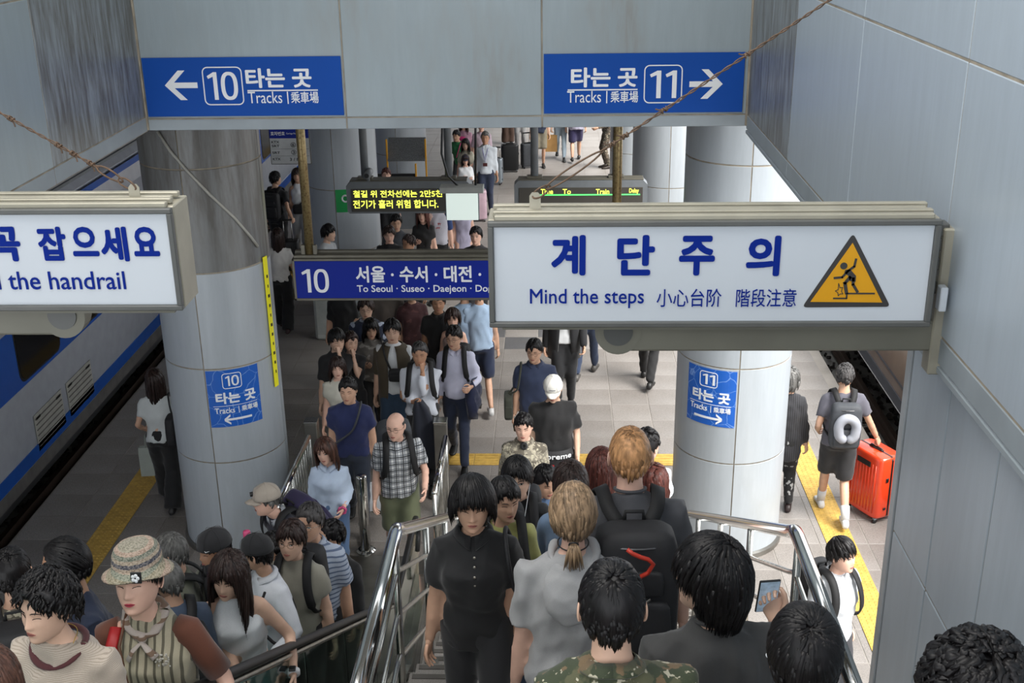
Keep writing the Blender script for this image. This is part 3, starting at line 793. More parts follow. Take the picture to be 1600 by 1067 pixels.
# tie wires
M_wire = plain('rusty_wire', '#6d5848', .7, metal=.4, var=.3, sc=40)
def wire(a, bnd, label, knots, ring):
    root = empty('tie_wire', a, label, 'wire'); a = np.array(a); d = np.array(bnd)-a; L = np.linalg.norm(d); u = d/L
    v = np.cross(u, (0, 1, 0)); v /= np.linalg.norm(v); q = np.cross(u, v)
    for ph in (0, PI):
        pts = [u*t_+(.004*math.cos(t_*60+ph))*v+(.004*math.sin(t_*60+ph))*q for t_ in np.linspace(ring, L, 160)]
        MB().tube(pts, .003, 5).build('strand', M_wire, root, True)
    for c0, hl in ((.03, .04), ((ring+.06)/2, (ring-.04)/2)):
        pts = [u*(c0+hl*math.cos(t_))+v*.016*math.sin(t_)+q*.004*math.sin(2*t_) for t_ in np.linspace(0, 2*PI, 24)]
        MB().tube(pts, .0038, 6).build('loop', M_wire, root, True)
    for k in knots:
        pts = [u*(k+.012*math.sin(t_*.5))+v*.008*math.cos(t_*1.7)+q*.008*math.sin(t_*1.7) for t_ in np.linspace(0, 12, 40)]
        MB().tube(pts, .0032, 5).build('knot', M_wire, root, True)
        MB().tube([u*k, u*k+v*.012-u*.02, u*k+v*.022-u*.028], .003, 5).build('wire_tail', M_wire, root)
    b = MB(); b.poly([(-.022, -.002, -.05), (.022, -.002, -.05), (.022, -.002, .0), (.012, -.002, .014), (-.012, -.002, .014), (-.022, -.002, 0)], (0, .004, 0)).build('tab', M_cream, root)
pa = at_y(836, 306, YSN+.08); pb = at_y(1255, 0, YSN+.3); pb2 = pa+(pb-pa)*1.45
wire(pa, (XR, pb2[1], pb2[2]), 'twisted rusty wire tying the Mind the steps sign up to the right wall', [.36, .42, .60, .98], .30)
pa = at_y(209, 293, YSN+.08); pb = at_y(0, 176, YSN+.2); dd = (pb-pa); k_ = (XL-pa[0])/dd[0]
wire(pa, pa+dd*k_, 'twisted rusty wire tying the handrail sign up to the left wall', [.20, .28, .35, .57], .16)
cb = MB(); cb.tube([at_y(*p, YSN+.2) for p in ((1486, 352), (1486, 340), (1492, 328), (1497, 320))], .004, 6)
tag(cb.build('cable', M_black, None, True), 'short black cable stub above the Mind the steps bracket', 'cable')

# ================================================================ hanging 10 sign
Y1 = 11.0
a = at_rect(457, 402, 762, 470, Y1)
X0, X1, Z0, Z1 = -2.61, .98, 2.53, 2.97
s10 = empty('destination_sign', ((X0+X1)/2, Y1, Z0), 'long blue hanging sign for track 10 listing Seoul, Suseo and Daejeon', 'sign')
w, h = X1-X0, Z1-Z0; M_brz = plain('bronze_grey_frame', '#6a675d', .4, metal=.4, var=.12)
rbox('case', (0, .08, h/2), (w, .16, h), M_brz, s10)
for nm, c, d in (('frame_bar', (0, -.004, h-.012), (w, .02, .024)), ('frame_bar', (0, -.004, .012), (w, .02, .024)), ('frame_bar', (-w/2+.012, -.004, h/2), (.024, .02, h)), ('frame_bar', (w/2-.012, -.004, h/2), (.024, .02, h))): rbox(nm, c, d, M_brz, s10)
rbox('top_rail', (0, .04, h+.015), (w-.03, .05, .03), M_brz, s10); rbox('top_rail', (0, .12, h+.03), (w-.03, .05, .05), M_brz, s10)
rbox('sign_face', (0, -.001, h/2-.0), (w-.04, .006, h-.04), M_navy, s10)
o10 = np.array([(X0+X1)/2, Y1, Z0])
for s, r, bo_ in (('10', (472, 420, 514, 457), .01), ('서울 · 수서 · 대전 ·', (556, 415, 752, 441), .025), ('To Seoul · Suseo · Daejeon · Do', (558, 445, 762, 459), .01), ('ngdaegu', (763, 445, 830, 461), .01)):
    put(s10, o10, s, r, bo_, M_white, Y1, -.004)
M_gold = NT('rusty_gold_pole'); t = M_gold; n1 = t.noise(45, 4); t.col(t.ramp(n1.outputs[0], [(.34, srgb('#6b563c')), (.44, srgb('#8a7853')), (.7, srgb('#9a8a63'))])); t.b.inputs['Roughness'].default_value = .4; t.b.inputs['Metallic'].default_value = .6; M_gold = t.m
for xx in (-2.44, .62):
    xl = xx-o10[0]
    MB().tube([(xl, .08, h), (xl, .08, 5.1-Z0)], .045, 16).build('pole', M_gold, s10, True)
    rbox('pole_clamp', (xl+.06, .05, h+.08), (.04, .03, .1), M_brz, s10); rbox('pole_clamp', (xl-.06, .05, h+.08), (.04, .03, .1), M_brz, s10)

# ================================================================ LED displays
M_led = plain('led_yellow_light', '#e8f05a', .5, var=0, emit=1.6); M_scr = plain('led_screen_dark', '#4a4742', .35, var=.05); M_grn = plain('led_green_light', '#58e070', .5, var=0, emit=1.2)
def led(x0, x1, z0, z1, Y, label, lines, poles):
    root = empty('display_board', ((x0+x1)/2, Y, z0), label, 'display'); w, h = x1-x0, z1-z0
    b = MB(); b.poly([(-w/2, 0, .03), (-w/2+.03, 0, 0), (w/2-.03, 0, 0), (w/2, 0, .03), (w/2, 0, h-.06), (w/2-.06, 0, h), (-w/2+.06, 0, h), (-w/2, 0, h-.06)], (0, .22, 0)); b.build('case', M_grey, root)
    rbox('screen', (0, -.003, h*.42), (w-.12, .008, h*.72), M_scr, root, bev=.002)
    rbox('top_plate', (0, .1, h+.008), (w-.1, .2, .015), M_brz, root)
    for s, r, m_ in lines:
        a = at_rect(*r, Y); letter(s, m_, root, (a[0]-(x0+x1)/2, -.0075, a[2]-z0), EX, EZ, a[1]-a[0], a[3]-a[2], .015)
    for xx in poles:
        MB().tube([(xx-(x0+x1)/2, .1, h), (xx-(x0+x1)/2, .1, 5.1-z0)], .05, 14).build('pole', M_grey, root, True)
        rbox('pole_foot', (xx-(x0+x1)/2, .1, h+.03), (.2, .12, .03), M_brz, root)
    return root
led(-2.66, -1.05, 2.50, 2.92, 14.5, 'hanging dot display with two lines of glowing yellow Korean text', [('철길 위 전차선에는 2만5천', (552, 297, 691, 308), M_led), ('전기가 흘러 위험 합니다.', (552, 312, 685, 325), M_led)], (-2.42, -1.34))
led(-.50, 1.20, 2.50, 2.92, 14.5, 'hanging departure display with yellow Time, To and Train headings', [('Time', (845, 295, 864, 303), M_led), ('To', (879, 295, 892, 303), M_led), ('Train', (931, 295, 952, 303), M_led), ('Delay', (983, 294, 998, 303), M_led), ('___________________', (843, 303, 1000, 305), M_grn)], (-.24, .80))
cc = empty('security_camera', (-2.36, 14.45, 2.93), 'small grey cylindrical camera on top of the yellow text display', 'camera')
MB().loft([np.array([(.05*math.cos(a), y, .1+.05*math.sin(a)) for a in np.linspace(0, 2*PI, 16, endpoint=False)]) for y in (-.1, .15)]).build('housing', M_grey, cc, True); rbox('mount', (0, .03, .03), (.03, .04, .06), M_grey, cc)
MB().loft([np.array([(.03*math.cos(a), y, .1+.03*math.sin(a)) for a in np.linspace(0, 2*PI, 16, endpoint=False)]) for y in (-.105, -.1)]).build('lens', M_black, cc)
sc = empty('monitor', (-1.09, 13.5, 2.69), 'small glowing white monitor hanging beside the yellow text display', 'monitor')
rbox('screen', (0, -.02, .17), (.38, .02, .35), plain('lit_white_screen', '#d3e0da', .4, var=0, emit=.75), sc); rbox('housing', (0, .02, .37), (.52, .2, .07), plain('pale_metal', '#a9aca9', .5), sc); rbox('back', (0, .04, .17), (.4, .08, .36), M_grey, sc)
for pts in ([(691, -20), (691, 200), (690, 240), (700, 275), (718, 293)], [(743, -20), (743, 200), (743, 292)]): MB().tube([at_y(*p, 13.55)-np.array([-1.09, 13.5, 2.69]) for p in pts], .014, 6).build('hanging_cable', M_black, sc, True)
# carriage number board
a = at_rect(421, 200, 470, 257, 16); X0, X1, Z0, Z1 = -3.97, -3.40, 2.82, 3.34
ib = empty('carriage_board', ((X0+X1)/2, 16, Z0), 'white and navy hanging board of carriage numbers beside the second column', 'sign'); w = X1-X0; h = Z1-Z0
rbox('board', (0, .02, h/2), (w, .04, h), M_black, ib); rbox('board_face', (0, -.003, h/2-.0), (w-.02, .006, h-.02), plain('board_white', '#b9bcbd', .4), ib, bev=.001)
rbox('board_header', (0, -.008, h-.08), (w-.02, .004, .14), M_navy, ib, bev=.001)
ko = (-(w/2)+.03)
letter('호차번호', M_white, ib, (ko, -.011, h-.11), EX, EZ, .2, .055, .02); letter('Carriage No.', M_white, ib, (ko+.22, -.011, h-.1), EX, EZ, .14, .03)
M_ik = plain('black_ink', '#222328', .5, var=0)
for z_, s in ((.30, 'KTX'), (.245, 'SRT'), (.15, 'SRT'), (.06, 'KTX')):
    letter(s, M_ik, ib, (ko, -.0065, z_), EX, EZ, .11, .035, .02)
for z_, s in ((.255, '6'), (.15, '3')):
    letter(s, M_ik, ib, (ko+.29, -.0065, z_), EX, EZ, .03, .045, .02); rounded_frame(ib, (ko+.305, z_+.022), .07, .07, .034, .006, -.0065, m=M_ik)
letter('3 / 8', M_ik, ib, (ko+.24, -.0065, .05), EX, EZ, .13, .045, .02)
for z_ in (.22, .12): MB().box((0, -.0075, z_), (w-.04, .002, .003)).build('rule', M_ik, ib)
for xx in (-.2, .2): MB().tube([(xx, .02, h), (xx, .02, 5.1-Z0)], .012, 6).build('hanger', M_grey, ib)
# green safety plate on second column
gp = empty('safety_sign', (-3.35, 18, 0), 'small green safety sign on the second column beside the display', 'sign'); b = MB()
rings = []
for zz in (1.74, 2.10): rings.append(np.array([(.566*math.sin(R(a)), -.566*math.cos(R(a)), zz) for a in np.linspace(-2, 24, 8)]+[(.562*math.sin(R(a)), -.562*math.cos(R(a)), zz) for a in np.linspace(24, -2, 8)]))
b.loft(rings).build('plate', plain('safety_green', '#1d9a4e', .4, var=.05), gp)
MB().tube([(.13+.05*math.cos(a), -.565, 1.96+.05*math.sin(a)) for a in np.linspace(0, 2*PI, 20)], .014, 5).build('pictogram', M_white, gp)
# white cabinet with green label, near the second column
cb = empty('equipment_cabinet', (-3.38, 16.6, 0), 'white low equipment cabinet with a green label in front of the second column', 'cabinet')
rbox('body', (0, 0, .62), (.5, .4, 1.24), plain('cabinet_white', '#b9bdb8', .5), cb, bev=.04); rbox('label_plate', (-.12, -.21, 1.08), (.14, .01, .12), MATS['safety_green'], cb); rbox('door', (0, -.205, .5), (.42, .01, .8), plain('cabinet_door', '#a9ada8', .5), cb)
letter('안전보안관', M_ik, cb, (.0, -.203, 1.1), EX, EZ, .2, .04, .01)
rbox('reader_slot', (.1, -.21, 1.04), (.1, .012, .03), MATS['safety_green'], cb)
# slanted service barrier behind
sb = empty('lift_cover', (-3.05, 22, 0), 'dark lift cover with yellow edge posts and a raised chequered plate', 'platform lift')
rbox('front_panel', (-.02, 0, .75), (.78, .06, 1.1), M_grey, sb); rbox('panel_frame', (-.02, -.035, 1.28), (.8, .02, .05), M_black, sb); rbox('panel_frame', (.37, -.035, .75), (.03, .02, 1.1), M_black, sb)
rbox('notice_plate', (-.02, -.036, 1.02), (.36, .01, .12), plain('notice_white', '#b5b8b8', .5), sb); letter('승강기 대기', M_ik, sb, (-.17, -.043, .985), EX, EZ, .3, .07, .02)
MY = plain('yellow_edge_paint', '#d69a1c', .5, var=.1)
rbox('edge_post', (.40, -.03, .85), (.03, .06, 1.3), MY, sb); rbox('edge_post', (-.2, .35, 1.6), (.03, .05, .6), MY, sb); rbox('edge_post', (.56, .35, 1.5), (.03, .05, .8), MY, sb)
rot = Matrix.Rotation(R(55), 3, 'X'); rbox('chequer_plate', (.18, .45, 1.68), (.74, .5, .02), plain('chequer_plate', '#8b8f93', .35, metal=.7, bump=.9, bsc=60, bdist=.01, var=.3, sc=60), sb, rot=rot)
for xx in (.62, .8, .98): MB().tube([(xx, .1, 0), (xx, .1, 1.0), (xx+.1, .8, 1.0)], .02, 6).build('side_rail', M_steel, sb, True)
em_ = empty('floor_lamp_box', (-3.3, 24.6, 0)); bpy.data.objects.remove(em_)
# ================================================================ people: shapes
def sm(x, a, b):
    t = np.clip((x-a)/(b-a), 0, 1); return t*t*(3-2*t)
HZ = np.array([-.117, -.112, -.10, -.08, -.06, -.03, 0, .03, .06, .09, .105, .113, .116])
HW = np.array([.008, .026, .043, .056, .065, .0725, .0755, .0755, .070, .054, .037, .019, .004])
HF = np.array([.06, .074, .083, .086, .087, .088, .089, .089, .083, .066, .047, .025, .004])
HB = np.array([-.02, .0, .02, .042, .062, .086, .097, .099, .092, .070, .050, .027, .004])
def head_xy(a, z):
    W_ = np.interp(z, HZ, HW); f = np.interp(z, HZ, HF); b = np.interp(z, HZ, HB)
    sa, ca = np.sin(a), np.cos(a)
    x = W_*np.sign(sa)*np.abs(sa)**.88
    yf = -f*np.abs(ca)**.92; yb = b*np.abs(ca)
    return x, np.where(ca > 0, yf, yb)
def face_feat(x, z):
    ax = np.abs(x); t = np.clip((.028-z)/.062, 0, 1)
    s = .0055+.0075*t
    nose = (.003+.019*t**1.3)*np.exp(-(x/s)**2)*sm(z, -.046, -.034)*sm(-z, -.045, -.015)
    nose += .005*np.exp(-((ax-.012)/.006)**2-((z+.033)/.008)**2)
    eye = -.0075*np.exp(-((ax-.031)/.017)**2-((z-.006)/.012)**2)
    brow = .0035*np.exp(-((ax-.028)/.024)**2-((z-.028)/.009)**2)
    chk = .004*np.exp(-((ax-.042)/.018)**2-((z+.024)/.02)**2)
    lip = .0055*np.exp(-(x/.021)**2-((z+.063)/.011)**2)
    sub = -.003*np.exp(-(x/.02)**2-((z+.080)/.006)**2)
    chin = .005*np.exp(-(x/.02)**2-((z+.100)/.012)**2)
    return nose+eye+brow+chk+lip+sub+chin
def face_y(x, z):
    W_ = np.interp(z, HZ, HW); f = np.interp(z, HZ, HF)
    sa = np.clip(np.abs(x)/W_, 0, .98)**(1/.88); return -f*(1-sa**2)**.46-face_feat(x, z)
def head_grid(nz, na):
    th = np.linspace(.06, PI-.06, nz); z = -.1165*np.cos(th); z = z-.006*np.sin(2*th)
    u = np.linspace(-PI, PI, na, endpoint=False); a = u-.42*np.sin(u)
    rings = []
    for zz in z:
        x, y = head_xy(a, zz); fr = np.cos(a) > 0
        y = y-np.where(fr, face_feat(x, zz)*sm(np.cos(a), .05, .45), 0)
        rings.append(np.stack([x, y, np.full(na, zz)], 1))
    return rings
def ears(b, hd):
    for s in (-1, 1):
        rot = Matrix.Rotation(R(-s*18), 3, 'Z') @ Matrix.Rotation(R(-8), 3, 'X')
        b.ell((s*.0775, .014, -.004), (.006, .016, .028), 10, 7, rot)
        if hd:
            pts = [np.array(rot @ Vector((s*.004, .017*math.cos(t), .030*math.sin(t))))+np.array((s*.0785, .014, -.004)) for t in np.linspace(-1.3, 3.6, 12)]
            b.tube(pts, .0035, 5)
FACEM = {}
def face_parts(hd):
    if hd in FACEM: return FACEM[hd]
    out = {}
    for s in (-1, 1):
        for mode in ('open', 'down'):
            b = MB(); n, m = (10, 6)
            def pt(u, v, off):
                hh = (.0055 if mode == 'open' else .003)*(1-u*u)**.6+1e-4
                x = s*(.031+u*.0145); z = .004+v*hh+(.0015*u*(1 if True else 0)) - (0.003 if mode == 'down' else 0)
                return (x, float(face_y(np.array(x), np.array(z)))-off-.0015*(1-u*u), z)
            if mode == 'open':
                b.mi = 0; b.add([pt(u, v, .0006) for v in np.linspace(-1, 1, m) for u in np.linspace(-1, 1, n)], [(j*n+i, j*n+i+1, (j+1)*n+i+1, (j+1)*n+i) for j in range(m-1) for i in range(n-1)])
                b.mi = 1; c = pt(0, 0, .0018); b.add([c]+[(c[0]+.0066*math.cos(t), c[1]+.0003, c[2]+min(.0045, .0060*math.sin(t))) for t in np.linspace(0, 2*PI, 14, endpoint=False)], [(0, 1+i, 1+(i+1) % 14) for i in range(14)])
            b.mi = 1; b.tube([pt(u, 1, .0008) for u in np.linspace(-1.05, 1.08, 9).clip(-1, 1)], .0011 if mode == 'open' else .0014, 5)
            b.mi = 2; b.tube([(p[0], float(face_y(np.array(p[0]), np.array(p[2]+.005)))-.0002, p[2]+.005) for p in [pt(u, 1, 0) for u in np.linspace(-.9, .9, 7)]], .0009, 4)
            out['eye', s, mode] = b.mesh('eye', True)
        b = MB(); pts = [(s*x, float(face_y(np.array(x), np.array(z)))-.0012, z) for x, z in ((.013, .022), (.022, .027), (.034, .0285), (.043, .026), (.049, .021))]
        b.tube(pts, [.0022, .0031, .003, .0022, .0008], 6, flat=.7); out['eyebrow', s] = b.mesh('eyebrow', True)
    b = MB()
    for up in (1, -1):
        pts = []; rr = []
        for u in np.linspace(-1, 1, 11):
            x = u*.0215; z = -.062+(.0035*(1-u*u)-(.0012*math.exp(-(u/.2)**2)) if up > 0 else -.0045*(1-u*u)); pts.append((x, float(face_y(np.array(x), np.array(z)))-.0002, z)); rr.append(.0008+.0034*(1-abs(u)**1.6)*(1 if up < 0 else .8))
        b.tube(pts, rr, 6, flat=.9)
    b.mi = 1; b.tube([(u*.021, float(face_y(np.array(u*.021), np.array(-.0617)))-.0034*(1-u*u)-.0002, -.0617) for u in np.linspace(-1, 1, 9)], .0009, 4)
    out['lips'] = b.mesh('lips', True)
    FACEM[hd] = out; return out
def ikbend(a, c, l1, l2, pole):
    a, c = np.array(a, float), np.array(c, float); d = c-a; L = np.linalg.norm(d); Lm = min(L, (l1+l2)*.999); u = d/max(L, 1e-6)
    if L > Lm: c = a+u*Lm; L = Lm
    x = (l1*l1-l2*l2+L*L)/(2*L); hgt = math.sqrt(max(0, l1*l1-x*x))
    p = np.array(pole, float); p = p-p.dot(u)*u; n = np.linalg.norm(p); p = p/n if n > 1e-6 else np.array([0, 1, 0])
    return a+u*x+p*hgt, c
def hand(b, w, d, nrm, side, curl=.35, s=1.0, hd=False):
    """palm + five fingers; w wrist, d direction, nrm palm normal, side +1 for the hand at +x"""
    d = np.array(d, float); d /= np.linalg.norm(d); n = np.array(nrm, float); n -= n.dot(d)*d
    if np.linalg.norm(n) < 1e-3: n = np.cross(d, (1, .2, .1))
    n /= np.linalg.norm(n); x = np.cross(d, n)
    A = np.linspace(0, 2*PI, 10, endpoint=False)
    rings = []
    for t, hw, ht in ((-.015, .026, .020), (.012, .028, .018), (.04, .038, .015), (.075, .041, .013), (.09, .039, .010)):
        rings.append(np.array(w)+s*(d*t+np.outer(np.cos(A)*hw, x)+np.outer(np.sin(A)*ht, n)))
    b.loft(rings)
    n_ = 7 if hd else 6
    for k, (off, L) in enumerate(((-.030, .068), (-.010, .076), (.010, .071), (.029, .056))):
        p = np.array(w)+s*(d*.08+x*off*side); dirn = d.copy(); pts = [p]; an = 0
        for j, f in enumerate((.42, .32, .26)):
            an = curl*(j+1)*1.0*(1+.08*k); dd = d*math.cos(an)+n*math.sin(an)+x*side*off*.4; p = p+s*dd*L*f; pts.append(p)
        b.tube(pts, [.0088*s, .0082*s, .0074*s, .0058*s], n_, roundcap=True)
    # thumb leaves the side of the palm near its base
    p = np.array(w)+s*(d*.022-x*side*.026+n*.004)
    p1 = p+s*(d*.030-x*side*.026+n*.012); p2 = p1+s*(d*.028-x*side*.006+n*.014); p3 = p2+s*(d*.02+x*side*.004+n*.010)
    b.tube([p, p1, p2, p3], [.0125*s, .0105*s, .009*s, .007*s], n_, roundcap=True)
SKINM = {}
def skin(tone):
    cs = {'a': '#d4ae97', 'b': '#c89f86', 'c': '#b1866b', 'p': '#dab09c'}
    if tone not in SKINM:
        SKINM[tone] = plain('skin_'+{'a': 'light', 'b': 'warm', 'c': 'tanned', 'p': 'pink'}[tone], cs[tone], .48, var=.07, sc=14, bump=.06, bsc=260, spec=.4)
    return SKINM[tone]
M_lip = plain('lips', '#a4655a', .4, var=0); M_lipr = plain('red_lips', '#b3344a', .35, var=0); M_lipl = plain('mouth_line', '#5a302a', .6, var=0)
M_eyew = plain('eye_white', '#a39d96', .2, var=0); M_eyed = plain('eye_dark', '#1b1310', .15, var=0); M_lid = plain('eyelid_crease', '#8a5f4b', .6, var=0)
def hairmat(name, c, rough=.42):
    key = 'hair_'+name
    if key in MATS: return MATS[key]
    t = NT(key); c = srgb(c); nz = t.noise(70, 3, (1, 1, .12)); g = t.n('ShaderNodeNewGeometry')
    base = t.ramp(nz.outputs[0], [(.3, [x*.6 for x in c]), (.7, [min(1, x*1.45) for x in c])])
    t.col(t.mix(1.0, base, t.ramp(g.outputs['Random Per Island'], [(0, (.55,)*3), (1, (1.3,)*3)]), 'MULTIPLY'))
    t.b.inputs['Roughness'].default_value = rough; t.b.inputs['Anisotropic'].default_value = .5; t.b.inputs['Specular IOR Level'].default_value = .28; t.bump(nz.outputs[0], .4, .004)
    MATS[key] = t.m; return t.m
HB_ = hairmat('black', '#151314'); HDB = hairmat('dark_brown', '#2f2320'); HBR = hairmat('brown', '#4c342b'); HAU = hairmat('auburn', '#55302a'); HBL = hairmat('blonde', '#8d755c'); HSB = hairmat('sandy', '#b0835a'); HGR = hairmat('grey', '#5a5957'); HSA = hairmat('salt_pepper', '#3d3b3b')
def cloth(name, c, pattern=None, c2=None, sc=1.0, rough=.85, var=.08, c3=None):
    key = 'cloth_'+name
    if key in MATS: return MATS[key]
    t = NT(key); c = srgb(c); c2 = srgb(c2) if c2 else None
    t.b.inputs['Roughness'].default_value = rough; t.b.inputs['Sheen Weight'].default_value = .15
    nz = t.noise(5, 4); fine = t.noise(420, 2)
    base = t.ramp(nz.outputs[0], [(.3, [x*(1-var) for x in c]), (.7, [min(1, x*(1+var)) for x in c])])
    def wave(axis, s, lo, hi, prof='SIN'):
        w = t.n('ShaderNodeTexWave'); w.bands_direction = axis; w.inputs['Scale'].default_value = s; w.inputs['Distortion'].default_value = .4; w.inputs['Detail'].default_value = 0
        t.l(t.co(), w.inputs['Vector']); return t.ramp(w.outputs[1], [(lo, (0, 0, 0)), (hi, (1, 1, 1))])
    if pattern == 'v': base = t.mix(wave('X', sc, .72, .8), base, c2)
    elif pattern == 'h': base = t.mix(wave('Z', sc, .72, .8), base, c2)
    elif pattern == 'plaid':
        a, b_ = wave('X', sc, .6, .7), wave('Z', sc, .6, .7)
        base = t.mix(.62, base, t.mix(a, base, c2)); base = t.mix(t.mix(1.0, b_, (.62, .62, .62), 'MULTIPLY'), base, c2)
        base = t.mix(t.mix(1.0, wave('X', sc*.5, .9, .97), wave('Z', sc*.5, .9, .97), 'ADD'), base, srgb('#2e3238'))
    elif pattern == 'camo':
        n1 = t.noise(13*sc, 3); n2 = t.noise(21*sc, 3); n3 = t.noise(34*sc, 2)
        base = t.mix(t.ramp(n1.outputs[0], [(.47, (0, 0, 0)), (.5, (1, 1, 1))]), base, c2)
        base = t.mix(t.ramp(n2.outputs[0], [(.55, (0, 0, 0)), (.57, (1, 1, 1))]), base, srgb(c3 or '#3a3a30'))
        base = t.mix(t.ramp(n3.outputs[0], [(.62, (0, 0, 0)), (.64, (1, 1, 1))]), base, srgb('#b8b29c'))
    elif pattern == 'spots': base = t.mix(t.ramp(t.noise(15*sc, 1).outputs[0], [(.62, (0, 0, 0)), (.64, (1, 1, 1))]), base, c2)
    elif pattern == 'knit':
        w = t.n('ShaderNodeTexWave'); w.bands_direction = 'Z'; w.inputs['Scale'].default_value = 12*sc; t.l(t.co(), w.inputs['Vector'])
    t.col(t.mix(.25, base, t.mix(1.0, base, t.ramp(fine.outputs[0], [(.3, (.6, .6, .6)), (.7, (1.2, 1.2, 1.2))]), 'MULTIPLY')))
    t.bump(fine.outputs[0], .15, .002)
    MATS[key] = t.m; return t.m

# ---------------------------------------------------------------- hair
def hair_style(st):
    # zend by |azimuth| (deg): 0, 35, 60, 80, 110, 180 ; hairline likewise; thick top/side
    d = dict(
        short=dict(line=(.074, .064, .03, .008, -.02, -.06), end=(.062, .054, .022, .0, -.03, -.065), th=(.018, .010), crown=(0, .35, .95)),
        crop=dict(line=(.076, .066, .035, .012, -.015, -.055), end=(.07, .06, .028, .005, -.02, -.06), th=(.012, .006), crown=(0, .4, .92)),
        fringe=dict(line=(.070, .062, .03, .005, -.02, -.06), end=(.046, .042, .018, -.010, -.045, -.075), th=(.020, .014), crown=(0, .5, .87)),
        part=dict(line=(.078, .062, .03, .005, -.02, -.06), end=(.070, .040, .008, -.012, -.045, -.075), th=(.022, .016), crown=(.02, -.1, .99)),
        bob=dict(line=(.066, .054, .02, -.03, -.07, -.09), end=(.044, .034, -.02, -.088, -.10, -.11), th=(.022, .028), crown=(0, .3, .95)),
        long=dict(line=(.076, .062, .024, -.03, -.07, -.09), end=(.06, .03, -.14, -.24, -.30, -.32), th=(.022, .022), crown=(0, .1, .99)),
        longback=dict(line=(.072, .060, .02, -.03, -.07, -.09), end=(.055, .035, -.06, -.24, -.30, -.32), th=(.022, .022), crown=(0, .1, .99)),
        slick=dict(line=(.078, .066, .030, .0, -.02, -.06), end=(.07, .06, .02, -.01, -.03, -.05), th=(.014, .012), crown=(0, -.75, .66)),
        mullet=dict(line=(.064, .055, .024, .006, -.04, -.08), end=(.03, .02, -.0, -.012, -.105, -.155), th=(.028, .026), crown=(0, .3, .95)),
        perm=dict(line=(.076, .064, .034, .004, -.03, -.07), end=(.066, .05, .02, -.02, -.05, -.08), th=(.038, .036), crown=(0, .3, .95)),
        bald=dict(line=(.3, .3, .2, -.01, -.02, -.05), end=(.3, .3, .0, -.01, -.04, -.06), th=(.003, .003), crown=(0, .3, .95)),
        thin=dict(line=(.085, .078, .04, .012, -.015, -.055), end=(.07, .06, .03, .0, -.02, -.06), th=(.008, .007), crown=(0, .3, .95)),
    )[st]
    return d
AZ = np.radians([0, 35, 60, 80, 110, 180])
